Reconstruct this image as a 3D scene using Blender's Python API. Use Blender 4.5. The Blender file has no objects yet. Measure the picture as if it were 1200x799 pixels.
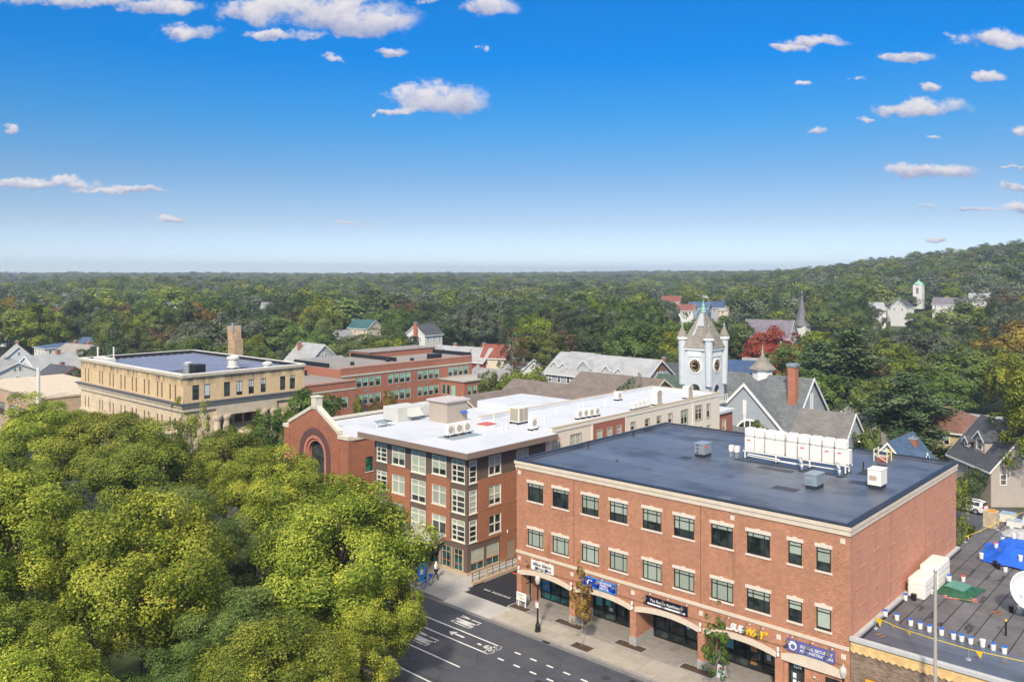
import bpy, math, random
import numpy as np
from mathutils import Vector, Matrix
random.seed(7)
SC = bpy.context.scene
COL = SC.collection
R = math.radians

# ---------------------------------------------------------------- camera
# City frame: x runs along the shop front (to the right), y runs back from the street, z up; metres.
cam_d = bpy.data.cameras.new('camera')
cam = bpy.data.objects.new('camera', cam_d)
COL.objects.link(cam)
SC.camera = cam
CAM_U, CAM_V, CAM_Z = 48.945, -54.566, 29.0
YAW = math.atan2(.67198, .74057)
cam.location = (CAM_U, CAM_V, CAM_Z)
cam.rotation_euler = (math.pi/2, 0, YAW)
cam_d.sensor_width = 36
cam_d.lens = 29.4
cam_d.shift_y = -.0646
cam_d.clip_start = .5
cam_d.clip_end = 12000

def city(X, Y):
    """survey metres (right of / ahead of the drone's take-off heading) -> city x, y"""
    return (CAM_U + X*.74057 - Y*.67198, CAM_V + X*.67198 + Y*.74057)

# ---------------------------------------------------------------- sky, sun, exposure
SUN_EL, SUN_AZ = R(38), R(150)
SKY_STRENGTH = .1
SUN_STRENGTH = 2.6
EXPOSURE = .9
world = bpy.data.worlds.new('World')
SC.world = world
world.use_nodes = True

def build_world():
    nt = world.node_tree
    N, L = nt.nodes, nt.links
    bg = N['Background']
    bg.inputs[1].default_value = SKY_STRENGTH

    def math_(op, a, b=None, c=None, clamp=False):
        n = N.new('ShaderNodeMath'); n.operation = op; n.use_clamp = clamp
        for i, v in enumerate((a, b, c)):
            if v is None: continue
            if isinstance(v, (int, float)): n.inputs[i].default_value = v
            else: L.new(v, n.inputs[i])
        return n.outputs[0]

    def ramp(v, lo, hi):
        n = N.new('ShaderNodeMapRange'); n.interpolation_type = 'SMOOTHSTEP'
        L.new(v, n.inputs[0]); n.inputs[1].default_value = lo; n.inputs[2].default_value = hi
        return n.outputs[0]

    def mix(f, a, b, blend='MIX'):
        n = N.new('ShaderNodeMix'); n.data_type = 'RGBA'; n.blend_type = blend
        for s, v in ((n.inputs[0], f), (n.inputs[6], a), (n.inputs[7], b)):
            if isinstance(v, (int, float)): s.default_value = v
            elif isinstance(v, tuple): s.default_value = v
            else: L.new(v, s)
        return n.outputs[2]

    sky = N.new('ShaderNodeTexSky'); sky.sky_type = 'NISHITA'; sky.sun_disc = False
    sky.sun_elevation = SUN_EL; sky.sun_rotation = SUN_AZ
    sky.air_density = .6; sky.ozone_density = 6; sky.dust_density = .2
    geo = N.new('ShaderNodeTexCoord')
    sep = N.new('ShaderNodeSeparateXYZ'); L.new(geo.outputs['Generated'], sep.inputs[0])
    zz = sep.outputs[2]
    # deep polarised blue towards the zenith, pale at the horizon: the same all round
    gr = N.new('ShaderNodeValToRGB'); L.new(zz, gr.inputs[0])
    e = gr.color_ramp.elements
    e[0].position = 0; e[0].color = (1.0, .88, .82, 1)
    e[1].position = .5; e[1].color = (0, .62, 1.0, 1)
    for p, c in ((.02, (.97, .83, .76, 1)), (.06, (.80, .64, .55, 1)), (.114, (.54, .61, .575, 1)), (.173, (.23, .65, .72, 1)), (.247, (.0, .64, .93, 1)), (.302, (.0, .67, 1.0, 1))):
        k = e.new(p); k.color = c
    gain = N.new('ShaderNodeMapRange'); L.new(zz, gain.inputs[0])
    gain.inputs[1].default_value = 0; gain.inputs[2].default_value = .3
    gain.inputs[3].default_value = 1; gain.inputs[4].default_value = 1
    g3 = N.new('ShaderNodeCombineXYZ')
    for i in range(3): L.new(gain.outputs[0], g3.inputs[i])
    col = mix(1.0, sky.outputs[0], gr.outputs[0], 'MULTIPLY')
    col = mix(1.0, col, g3.outputs[0], 'MULTIPLY')

    # cumulus: each cloud has its own bearing and height in the sky
    rot = N.new('ShaderNodeVectorRotate'); rot.rotation_type = 'Z_AXIS'
    L.new(geo.outputs['Generated'], rot.inputs[0]); rot.inputs['Angle'].default_value = -YAW
    s2 = N.new('ShaderNodeSeparateXYZ'); L.new(rot.outputs[0], s2.inputs[0])
    fwd = math_('MAXIMUM', s2.outputs[1], .02)
    gx = math_('DIVIDE', s2.outputs[0], fwd)
    gy = math_('DIVIDE', s2.outputs[2], fwd)
    cv = N.new('ShaderNodeCombineXYZ'); L.new(gx, cv.inputs[0]); L.new(gy, cv.inputs[1])
    nz = N.new('ShaderNodeTexNoise'); nz.inputs['Scale'].default_value = 21; nz.inputs['Detail'].default_value = 9
    nz.inputs['Roughness'].default_value = .66
    mp = N.new('ShaderNodeMapping'); mp.inputs['Scale'].default_value = (1, 1.35, 1)
    L.new(cv.outputs[0], mp.inputs[0]); L.new(mp.outputs[0], nz.inputs['Vector'])
    nc = N.new('ShaderNodeSeparateColor'); L.new(nz.outputs['Color'], nc.inputs[0])
    wx = math_('MULTIPLY_ADD', math_('SUBTRACT', nc.outputs[0], .5), .058, gx)
    wy = math_('MULTIPLY_ADD', math_('SUBTRACT', nc.outputs[1], .5), .034, gy)
    CL = [(-.60,.328,.05,.016),(-.51,.325,.06,.015),(-.42,.318,.055,.014),(-.30,.312,.06,.022),(-.215,.308,.095,.036),(-.165,.298,.055,.022),(-.27,.284,.05,.010),
          (-.385,.287,.04,.013),(-.22,.258,.020,.005),(-.145,.265,.022,.008),(-.10,.325,.014,.007),(-.026,.317,.036,.016),(-.035,.268,.008,.006),
          (-.085,.204,.062,.026),(-.135,.194,.028,.006),(-.168,.190,.007,.004),(-.597,.171,.010,.007),
          (-.56,.108,.075,.008),(-.47,.101,.07,.006),(-.41,.064,.022,.006),(-.19,.060,.028,.0025),
          (.365,.278,.040,.008),(.335,.271,.025,.006),(.585,.279,.062,.014),(.48,.257,.028,.009),(.406,.237,.016,.006),(.355,.226,.008,.004),(.505,.224,.010,.007),
          (.575,.236,.018,.010),(.498,.196,.056,.014),(.364,.176,.014,.006),(.425,.185,.010,.004),(.607,.172,.012,.008),(.502,.161,.012,.003),
          (.503,.121,.056,.012),(.60,.128,.018,.003),(.605,.103,.024,.007),(.495,.0795,.020,.004),(.555,.0795,.040,.005),(.605,.080,.026,.008),(.512,.041,.011,.005)]
    A = SW = SB = None
    for cx, cy, w, h in CL:
        fx = math_('MULTIPLY', math_('SUBTRACT', wx, cx), 1/w)
        fy = math_('MULTIPLY', math_('SUBTRACT', wy, cy), 1/h)
        fb = math_('MULTIPLY', math_('MINIMUM', fy, 0.0), .9)
        fy2 = math_('ADD', fy, fb)
        r2 = math_('MULTIPLY_ADD', fx, fx, math_('MULTIPLY', fy2, fy2))
        a = math_('SUBTRACT', 1.25, r2)
        ap = math_('MAXIMUM', a, 0.0)
        sb = math_('MULTIPLY', ap, fy)
        A = a if A is None else math_('MAXIMUM', A, a)
        SW = ap if SW is None else math_('ADD', SW, ap)
        SB = sb if SB is None else math_('ADD', SB, sb)
    frontal = ramp(s2.outputs[1], .1, .3)
    fine = math_('MULTIPLY', math_('SUBTRACT', nz.outputs['Fac'], .5), 4.4)
    A2 = math_('ADD', A, fine)
    alpha = math_('MULTIPLY', ramp(A2, 0, 1.15), frontal)
    shade = math_('DIVIDE', SB, math_('MAXIMUM', SW, .001))
    shade = math_('MULTIPLY_ADD', math_('SUBTRACT', nc.outputs[2], .5), 1.5, shade)
    lit = ramp(shade, -.55, .6)
    K = 1/SKY_STRENGTH
    ccol = mix(lit, (.19*K, .22*K, .33*K, 1), (.46*K, .435*K, .445*K, 1))
    alpha = math_('MULTIPLY', alpha, .96)
    col = mix(alpha, col, ccol)
    # the broken cloud deck overhead that keeps this block out of hard sunlight
    dn = math_('ADD', math_('MAXIMUM', zz, 0.0), .25)
    dx = math_('DIVIDE', sep.outputs[0], dn); dy = math_('DIVIDE', sep.outputs[1], dn)
    dv = N.new('ShaderNodeCombineXYZ'); L.new(dx, dv.inputs[0]); L.new(dy, dv.inputs[1])
    n2 = N.new('ShaderNodeTexNoise'); n2.inputs['Scale'].default_value = 1.7; n2.inputs['Detail'].default_value = 4
    L.new(dv.outputs[0], n2.inputs['Vector'])
    deck = math_('MULTIPLY', ramp(n2.outputs['Fac'], .34, .56), ramp(zz, .40, .62))
    col = mix(deck, col, (.80*K, .77*K, .74*K, 1))
    L.new(col, bg.inputs[0])

build_world()

sun_d = bpy.data.lights.new('sun', 'SUN')
sun_d.energy = SUN_STRENGTH
sun_d.angle = R(5)
sun_d.color = (1, .88, .70)
sun = bpy.data.objects.new('sun', sun_d)
COL.objects.link(sun)
sdir = Vector((math.cos(SUN_EL)*math.sin(SUN_AZ), math.cos(SUN_EL)*math.cos(SUN_AZ), math.sin(SUN_EL)))
sun.rotation_euler = sdir.to_track_quat('Z', 'Y').to_euler()
sun.location = (40, -60, 90)
SC.view_settings.view_transform = 'Standard'
SC.view_settings.look = 'None'
SC.view_settings.exposure = EXPOSURE
SC.view_settings.gamma = 1
SC.render.engine = 'CYCLES'
SC.cycles.use_denoising = True
SC.cycles.max_bounces = 6
SC.cycles.diffuse_bounces = 3
SC.cycles.transparent_max_bounces = 6
SC.cycles.volume_bounces = 0
# ---------------------------------------------------------------- materials
MATS = {}
def mk(name, col, rough=.75, var=.12, scale=1.2, bump=0., bscale=None, metallic=0., spec=.4, rnd=0., detail=5, coat=0.):
    """plain surface: base colour broken up by two scales of noise, optional per-object variation and fine relief"""
    if name in MATS: return MATS[name]
    m = bpy.data.materials.new(name); m.use_nodes = True
    nt = m.node_tree; N, L = nt.nodes, nt.links
    b = N['Principled BSDF']
    b.inputs['Roughness'].default_value = rough; b.inputs['Metallic'].default_value = metallic
    b.inputs['Specular IOR Level'].default_value = spec
    if coat: b.inputs['Coat Weight'].default_value = coat; b.inputs['Coat Roughness'].default_value = .04
    g = N.new('ShaderNodeNewGeometry')
    n = N.new('ShaderNodeTexNoise'); n.inputs['Scale'].default_value = scale; n.inputs['Detail'].default_value = detail
    n.inputs['Roughness'].default_value = .65
    L.new(g.outputs['Position'], n.inputs['Vector'])
    mr = N.new('ShaderNodeMapRange'); L.new(n.outputs['Fac'], mr.inputs[0])
    mr.inputs[1].default_value = .25; mr.inputs[2].default_value = .75
    mr.inputs[3].default_value = 1-var; mr.inputs[4].default_value = 1+var
    v = mr.outputs[0]
    if rnd:
        oi = N.new('ShaderNodeObjectInfo')
        r2 = N.new('ShaderNodeMapRange'); L.new(oi.outputs['Random'], r2.inputs[0])
        r2.inputs[3].default_value = 1-rnd; r2.inputs[4].default_value = 1+rnd
        mm = N.new('ShaderNodeMath'); mm.operation = 'MULTIPLY'; L.new(v, mm.inputs[0]); L.new(r2.outputs[0], mm.inputs[1]); v = mm.outputs[0]
    sc = N.new('ShaderNodeVectorMath'); sc.operation = 'SCALE'; sc.inputs[0].default_value = col[:3]
    L.new(v, sc.inputs['Scale']); L.new(sc.outputs[0], b.inputs['Base Color'])
    if bump:
        n2 = N.new('ShaderNodeTexNoise'); n2.inputs['Scale'].default_value = bscale or scale*12; n2.inputs['Detail'].default_value = 3
        L.new(g.outputs['Position'], n2.inputs['Vector'])
        bp = N.new('ShaderNodeBump'); bp.inputs['Strength'].default_value = bump; bp.inputs['Distance'].default_value = .05
        L.new(n2.outputs['Fac'], bp.inputs['Height']); L.new(bp.outputs[0], b.inputs['Normal'])
    MATS[name] = m
    return m

def wall_coords(nt, obj=False):
    """metres along the wall / up the wall, whichever way the wall faces"""
    N, L = nt.nodes, nt.links
    if obj:
        t = N.new('ShaderNodeTexCoord'); P, Nn = t.outputs['Object'], t.outputs['Normal']
    else:
        t = N.new('ShaderNodeNewGeometry'); P, Nn = t.outputs['Position'], t.outputs['True Normal']
    sp = N.new('ShaderNodeSeparateXYZ'); L.new(P, sp.inputs[0])
    sn = N.new('ShaderNodeSeparateXYZ'); L.new(Nn, sn.inputs[0])
    ab = N.new('ShaderNodeMath'); ab.operation = 'ABSOLUTE'; L.new(sn.outputs[0], ab.inputs[0])
    gt = N.new('ShaderNodeMath'); gt.operation = 'GREATER_THAN'; L.new(ab.outputs[0], gt.inputs[0]); gt.inputs[1].default_value = .7
    mx = N.new('ShaderNodeMix'); L.new(gt.outputs[0], mx.inputs[0]); L.new(sp.outputs[0], mx.inputs[2]); L.new(sp.outputs[1], mx.inputs[3])
    cb = N.new('ShaderNodeCombineXYZ'); L.new(mx.outputs[0], cb.inputs[0]); L.new(sp.outputs[2], cb.inputs[1])
    return cb.outputs[0], P

def brick(name, c1, c2, mortar, bw=.215, bh=.075, msize=.009, rough=.85, stain=.14, stain_scale=.35, streak=None, obj=False, bump=.25):
    if name in MATS: return MATS[name]
    m = bpy.data.materials.new(name); m.use_nodes = True
    nt = m.node_tree; N, L = nt.nodes, nt.links
    b = N['Principled BSDF']; b.inputs['Roughness'].default_value = rough; b.inputs['Specular IOR Level'].default_value = .25
    vec, P = wall_coords(nt, obj)
    t = N.new('ShaderNodeTexBrick'); L.new(vec, t.inputs['Vector'])
    t.inputs['Color1'].default_value = (*c1, 1); t.inputs['Color2'].default_value = (*c2, 1); t.inputs['Mortar'].default_value = (*mortar, 1)
    t.inputs['Scale'].default_value = 1; t.inputs['Brick Width'].default_value = bw; t.inputs['Row Height'].default_value = bh
    t.inputs['Mortar Size'].default_value = msize; t.inputs['Mortar Smooth'].default_value = .1
    n = N.new('ShaderNodeTexNoise'); n.inputs['Scale'].default_value = stain_scale; n.inputs['Detail'].default_value = 6; n.inputs['Roughness'].default_value = .7
    L.new(P, n.inputs['Vector'])
    mr = N.new('ShaderNodeMapRange'); L.new(n.outputs['Fac'], mr.inputs[0]); mr.inputs[1].default_value = .25; mr.inputs[2].default_value = .75
    mr.inputs[3].default_value = 1-stain; mr.inputs[4].default_value = 1+stain
    # odd darker and paler bricks a few courses across
    nb = N.new('ShaderNodeTexNoise'); nb.inputs['Scale'].default_value = 3.1; nb.inputs['Detail'].default_value = 4; L.new(P, nb.inputs['Vector'])
    mb_ = N.new('ShaderNodeMapRange'); L.new(nb.outputs['Fac'], mb_.inputs[0]); mb_.inputs[1].default_value = .3; mb_.inputs[2].default_value = .7
    mb_.inputs[3].default_value = .9; mb_.inputs[4].default_value = 1.1
    mm = N.new('ShaderNodeMath'); mm.operation = 'MULTIPLY'; L.new(mr.outputs[0], mm.inputs[0]); L.new(mb_.outputs[0], mm.inputs[1])
    s = N.new('ShaderNodeVectorMath'); s.operation = 'SCALE'; L.new(t.outputs['Color'], s.inputs[0]); L.new(mm.outputs[0], s.inputs['Scale'])
    out = s.outputs[0]
    if streak:
        # grime that runs down from a ledge: dark near the given height, broken into vertical streaks
        z0, z1, amt = streak
        sp = N.new('ShaderNodeSeparateXYZ'); L.new(P, sp.inputs[0])
        zr = N.new('ShaderNodeMapRange'); L.new(sp.outputs[2], zr.inputs[0]); zr.inputs[1].default_value = z0; zr.inputs[2].default_value = z1
        sv = N.new('ShaderNodeMapping'); L.new(vec, sv.inputs[0]); sv.inputs['Scale'].default_value = (1.1, .12, 1)
        sn = N.new('ShaderNodeTexNoise'); L.new(sv.outputs[0], sn.inputs['Vector']); sn.inputs['Scale'].default_value = 1; sn.inputs['Detail'].default_value = 6
        sr = N.new('ShaderNodeMapRange'); L.new(sn.outputs['Fac'], sr.inputs[0]); sr.inputs[1].default_value = .38; sr.inputs[2].default_value = .68
        k = N.new('ShaderNodeMath'); k.operation = 'MULTIPLY'; L.new(zr.outputs[0], k.inputs[0]); L.new(sr.outputs[0], k.inputs[1])
        k2 = N.new('ShaderNodeMath'); k2.operation = 'MULTIPLY'; k2.use_clamp = True; L.new(k.outputs[0], k2.inputs[0]); k2.inputs[1].default_value = amt
        mx = N.new('ShaderNodeMix'); mx.data_type = 'RGBA'; L.new(k2.outputs[0], mx.inputs[0]); L.new(out, mx.inputs[6]); mx.inputs[7].default_value = (.10, .075, .055, 1)
        out = mx.outputs[2]
    L.new(out, b.inputs['Base Color'])
    if bump:
        bp = N.new('ShaderNodeBump'); bp.inputs['Strength'].default_value = bump; bp.inputs['Distance'].default_value = .01; bp.invert = True
        L.new(t.outputs['Fac'], bp.inputs['Height']); L.new(bp.outputs[0], b.inputs['Normal'])
    MATS[name] = m
    return m

def siding(name, col, pitch=.13, rough=.7, var=.06, obj=True):
    """clapboards: fine horizontal relief"""
    if name in MATS: return MATS[name]
    m = mk(name, col, rough, var, .8)
    nt = m.node_tree; N, L = nt.nodes, nt.links
    t = N.new('ShaderNodeTexCoord')
    sp = N.new('ShaderNodeSeparateXYZ'); L.new(t.outputs['Object'], sp.inputs[0])
    d = N.new('ShaderNodeMath'); d.operation = 'DIVIDE'; L.new(sp.outputs[2], d.inputs[0]); d.inputs[1].default_value = pitch
    f = N.new('ShaderNodeMath'); f.operation = 'FRACT'; L.new(d.outputs[0], f.inputs[0])
    bp = N.new('ShaderNodeBump'); bp.inputs['Strength'].default_value = .8; bp.inputs['Distance'].default_value = .02; bp.invert = True
    L.new(f.outputs[0], bp.inputs['Height']); L.new(bp.outputs[0], N['Principled BSDF'].inputs['Normal'])
    return m

def shingle(name, col, rough=.9, var=.16):
    """roof shingles: courses with offset tabs of slightly different tone"""
    if name in MATS: return MATS[name]
    m = bpy.data.materials.new(name); m.use_nodes = True
    nt = m.node_tree; N, L = nt.nodes, nt.links
    b = N['Principled BSDF']; b.inputs['Roughness'].default_value = rough; b.inputs['Specular IOR Level'].default_value = .2
    t = N.new('ShaderNodeTexCoord')
    sp = N.new('ShaderNodeSeparateXYZ'); L.new(t.outputs['Object'], sp.inputs[0])
    ad = N.new('ShaderNodeMath'); ad.operation = 'ADD'; L.new(sp.outputs[0], ad.inputs[0]); L.new(sp.outputs[1], ad.inputs[1])
    cb = N.new('ShaderNodeCombineXYZ'); L.new(ad.outputs[0], cb.inputs[0]); L.new(sp.outputs[2], cb.inputs[1])
    br = N.new('ShaderNodeTexBrick'); L.new(cb.outputs[0], br.inputs['Vector'])
    lo = tuple(c*(1-var) for c in col); hi = tuple(min(1, c*(1+var)) for c in col)
    br.inputs['Color1'].default_value = (*lo, 1); br.inputs['Color2'].default_value = (*hi, 1); br.inputs['Mortar'].default_value = (*[c*.7 for c in col], 1)
    br.inputs['Scale'].default_value = 1; br.inputs['Brick Width'].default_value = .5; br.inputs['Row Height'].default_value = .16; br.inputs['Mortar Size'].default_value = .012
    n = N.new('ShaderNodeTexNoise'); n.inputs['Scale'].default_value = .5; n.inputs['Detail'].default_value = 6; L.new(t.outputs['Object'], n.inputs['Vector'])
    mr = N.new('ShaderNodeMapRange'); L.new(n.outputs['Fac'], mr.inputs[0]); mr.inputs[1].default_value = .3; mr.inputs[2].default_value = .7; mr.inputs[3].default_value = .86; mr.inputs[4].default_value = 1.14
    s = N.new('ShaderNodeVectorMath'); s.operation = 'SCALE'; L.new(br.outputs['Color'], s.inputs[0]); L.new(mr.outputs[0], s.inputs['Scale'])
    L.new(s.outputs[0], b.inputs['Base Color'])
    bp = N.new('ShaderNodeBump'); bp.inputs['Strength'].default_value = .4; bp.inputs['Distance'].default_value = .02; bp.invert = True
    L.new(br.outputs['Fac'], bp.inputs['Height']); L.new(bp.outputs[0], b.inputs['Normal'])
    MATS[name] = m
    return m

def glass(name, col=(.012, .018, .02), rough=.04):
    if name in MATS: return MATS[name]
    m = bpy.data.materials.new(name); m.use_nodes = True
    nt = m.node_tree; N, L = nt.nodes, nt.links
    b = N['Principled BSDF']; b.inputs['Roughness'].default_value = rough; b.inputs['Specular IOR Level'].default_value = .6
    g = N.new('ShaderNodeNewGeometry')
    n = N.new('ShaderNodeTexNoise'); n.inputs['Scale'].default_value = 1.1; n.inputs['Detail'].default_value = 2; L.new(g.outputs['Position'], n.inputs['Vector'])
    cr = N.new('ShaderNodeValToRGB'); L.new(n.outputs['Fac'], cr.inputs[0])
    cr.color_ramp.elements[0].position = .4; cr.color_ramp.elements[0].color = (*[c*.5 for c in col], 1)
    cr.color_ramp.elements[1].position = .65; cr.color_ramp.elements[1].color = (*[c*2.2 for c in col], 1)
    L.new(cr.outputs[0], b.inputs['Base Color'])
    # panes are never quite flat
    n2 = N.new('ShaderNodeTexNoise'); n2.inputs['Scale'].default_value = .9; L.new(g.outputs['Position'], n2.inputs['Vector'])
    bp = N.new('ShaderNodeBump'); bp.inputs['Strength'].default_value = .06; bp.inputs['Distance'].default_value = .2
    L.new(n2.outputs['Fac'], bp.inputs['Height']); L.new(bp.outputs[0], b.inputs['Normal'])
    MATS[name] = m
    return m

def overlay(m, col, scale, lo, hi, amt, stretch=(1,1,1), detail=6):
    """stains and chalk marks with a shape of their own, over a plain material"""
    nt = m.node_tree; N, L = nt.nodes, nt.links; b = N['Principled BSDF']; src = b.inputs['Base Color'].links[0].from_socket
    g = N.new('ShaderNodeNewGeometry'); mp = N.new('ShaderNodeMapping'); L.new(g.outputs['Position'], mp.inputs[0]); mp.inputs['Scale'].default_value = stretch
    n = N.new('ShaderNodeTexNoise'); n.inputs['Scale'].default_value = scale; n.inputs['Detail'].default_value = detail; n.inputs['Roughness'].default_value = .6; L.new(mp.outputs[0], n.inputs['Vector'])
    r = N.new('ShaderNodeMapRange'); r.interpolation_type = 'SMOOTHSTEP'; L.new(n.outputs['Fac'], r.inputs[0]); r.inputs[1].default_value = lo; r.inputs[2].default_value = hi; r.inputs[4].default_value = amt
    x = N.new('ShaderNodeMix'); x.data_type = 'RGBA'; L.new(r.outputs[0], x.inputs[0]); L.new(src, x.inputs[6]); x.inputs[7].default_value = (*col, 1); L.new(x.outputs[2], b.inputs['Base Color'])
    return m
def cracks(m, col, scale, width, amt):
    nt = m.node_tree; N, L = nt.nodes, nt.links; b = N['Principled BSDF']; src = b.inputs['Base Color'].links[0].from_socket
    g = N.new('ShaderNodeNewGeometry'); d = N.new('ShaderNodeTexNoise'); d.inputs['Scale'].default_value = .9; d.inputs['Detail'].default_value = 5; L.new(g.outputs['Position'], d.inputs['Vector'])
    a = N.new('ShaderNodeVectorMath'); a.operation = 'ADD'; L.new(g.outputs['Position'], a.inputs[0]); L.new(d.outputs['Color'], a.inputs[1])
    v = N.new('ShaderNodeTexVoronoi'); v.feature = 'DISTANCE_TO_EDGE'; v.inputs['Scale'].default_value = scale; L.new(a.outputs[0], v.inputs['Vector'])
    r = N.new('ShaderNodeMapRange'); L.new(v.outputs['Distance'], r.inputs[0]); r.inputs[1].default_value = 0; r.inputs[2].default_value = width; r.inputs[3].default_value = amt; r.inputs[4].default_value = 0
    x = N.new('ShaderNodeMix'); x.data_type = 'RGBA'; L.new(r.outputs[0], x.inputs[0]); L.new(src, x.inputs[6]); x.inputs[7].default_value = (*col, 1); L.new(x.outputs[2], b.inputs['Base Color'])
    return m
BRICK = brick('red_brick', (.47, .168, .080), (.30, .088, .040), (.56, .40, .28), bw=.235, bh=.083, msize=.011, stain=.17)
BRICK_SIDE = brick('painted_brick', (.56, .265, .175), (.53, .24, .158), (.56, .28, .19), msize=.006, stain=.07, stain_scale=.8, bump=.1)
overlay(BRICK, (.16, .065, .035), .9, .56, .74, .45, (1, 1, .12)); overlay(BRICK, (.50, .28, .18), .45, .60, .75, .3)
overlay(BRICK_SIDE, (.34, .15, .10), .7, .56, .74, .4, (1, 1, .14)); overlay(BRICK_SIDE, (.62, .36, .26), .5, .58, .72, .4)
BRICK_ORANGE = brick('orange_brick', (.37, .145, .070), (.31, .112, .053), (.36, .19, .12), stain=.08)
BRICK_OLD = brick('old_brick', (.36, .115, .06), (.28, .082, .046), (.38, .21, .14), stain=.22, stain_scale=.5)
BRICK_SCHOOL = brick('school_brick', (.38, .14, .088), (.33, .118, .073), (.40, .20, .14), stain=.10)
BRICK_TAN = brick('tan_brick', (.68, .50, .28), (.63, .455, .25), (.63, .49, .32), stain=.10, streak=(13.2, 14.9, 1.5))
BRICK_TAN_LOW = brick('tan_limestone', (.68, .55, .38), (.64, .51, .35), (.56, .46, .33), bw=1.2, bh=.45, msize=.012, stain=.16, stain_scale=.8)
BRICK_FIELD = brick('field_brick', (.30, .21, .15), (.16, .105, .075), (.30, .25, .20), bw=.3, bh=.1, stain=.25, stain_scale=1.2)
STONE = mk('cast_stone', (.66, .565, .45), .8, .10, 1.5, .1)
STONE_TRIM = mk('cast_stone_trim', (.70, .62, .53), .8, .10, 1.8, .1)
GRANITE = mk('grey_granite', (.36, .35, .34), .8, .12, 6)
DARKFRAME = mk('dark_bronze_frame', (.018, .022, .022), .45, .1, 3)
GLASS = glass('window_glass', (.026, .034, .034))
GLASS_TEAL = glass('teal_glass', (.006, .05, .055))
GLASS_GREEN = glass('green_glass', (.01, .10, .075))
BLIND = mk('window_blind', (.36, .42, .35), .35, .10, 2.5, coat=.6, rnd=.18)
BLIND_TEAL = mk('teal_blind', (.25, .46, .38), .35, .10, 2.5, coat=.6, rnd=.15)
MEMBRANE = mk('black_membrane', (.088, .108, .148), .42, .22, .35, .12, 3, spec=.6, rnd=.14)
overlay(MEMBRANE, (.17, .15, .135), .55, .58, .72, .6, (.7, 1.6, 1))
overlay(MEMBRANE, (.040, .046, .060), .22, .52, .62, .7)
MEMBRANE_PATCH = mk('membrane_patch', (.026, .028, .034), .5, .2, .8, spec=.5)
MEMBRANE_OLD = mk('weathered_membrane', (.125, .12, .125), .75, .34, .8, .3, 5, rnd=.16)
WHITE_ROOF = mk('white_membrane', (.57, .59, .63), .6, .05, .25, .05, 2)
BLACKCAP = mk('black_metal', (.015, .016, .018), .4, .1, 2)
overlay(WHITE_ROOF, (.42, .44, .47), .22, .50, .70, .45)
BROWN = mk('brown_panel', (.135, .098, .078), .7, .07, 1.2)
BROWN_FASCIA = mk('brown_fascia', (.24, .175, .14), .6, .07, 1.2)
CREAM = mk('cream_stucco', (.76, .69, .575), .85, .05, .5, .05)
CREAM_TRIM = mk('cream_trim', (.74, .70, .60), .6, .05, 2)
overlay(CREAM, (.55, .47, .37), .5, .60, .78, .35, (1, 1, .12))
TERRA = mk('terracotta_panel', (.36, .13, .085), .8, .08, 1)
TAN_TRIM = mk('tan_trim', (.48, .38, .27), .7, .08, 1.5)
WHITE = mk('white_paint', (.80, .80, .78), .55, .04, 2)
WHITE_DIRTY = mk('aged_white_paint', (.66, .65, .60), .6, .14, 2.5)
GREY_METAL = mk('grey_metal', (.42, .45, .47), .4, .12, 2, metallic=.5)
GALV = mk('galvanised_metal', (.55, .58, .60), .35, .10, 3, metallic=.7)
DUCT = mk('duct_blue_grey', (.30, .36, .40), .45, .12, 2, metallic=.3)
UNIT_WHITE = mk('unit_white', (.80, .775, .72), .5, .05, 1.2, rnd=.03)
UNIT_GREY = mk('unit_grey', (.52, .53, .50), .5, .1, 2)
ASPHALT = mk('asphalt', (.074, .080, .100), .85, .22, .5, .3, 30, spec=.3, detail=8)
overlay(ASPHALT, (.105, .102, .10), .25, .48, .66, .55, (.12, 1.3, 1)); overlay(ASPHALT, (.035, .036, .040), .30, .56, .66, .6, (.10, 1.6, 1)); overlay(ASPHALT, (.03, .03, .032), 1.3, .70, .75, .6)
cracks(ASPHALT, (.028, .028, .03), .16, .006, .75)
ASPHALT_NEW = mk('fresh_asphalt', (.026, .028, .036), .8, .14, .8, .25, 30, spec=.3)
CONCRETE = mk('concrete', (.40, .365, .31), .85, .12, .8, .12, 12, rnd=.07)
overlay(CONCRETE, (.22, .20, .17), 1.1, .60, .72, .5)
CONCRETE_PALE = mk('pale_concrete', (.42, .41, .39), .85, .10, .8, .1, 12, rnd=.05)
overlay(CONCRETE_PALE, (.24, .235, .22), .8, .58, .70, .5)
PAVER = mk('unit_paving', (.30, .275, .25), .85, .16, 2.2, .15, 10, rnd=.05)
overlay(PAVER, (.15, .135, .12), .7, .55, .70, .6)
KERB = mk('granite_kerb', (.33, .31, .29), .8, .12, 3, rnd=.08)
MULCH = mk('bark_mulch', (.075, .045, .030), .95, .4, 6, .8, 14)
PAINT = mk('road_paint', (.72, .72, .70), .7, .16, 5)
BLACK = mk('black_paint', (.012, .012, .013), .4, .1, 3)
YELLOW = mk('yellow_plastic', (.80, .56, .02), .5, .05, 3)
RED = mk('red_plastic', (.62, .06, .04), .5, .08, 3)
BLUE = mk('blue_plastic', (.02, .13, .55), .5, .08, 3)
TIMBER = mk('weathered_timber', (.50, .36, .20), .8, .2, 4)
GRASS = mk('grass_ground', (.06, .085, .028), .95, .35, .15, .3, 3)
COPPER = mk('copper_patina', (.24, .45, .36), .6, .12, 3)
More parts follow.
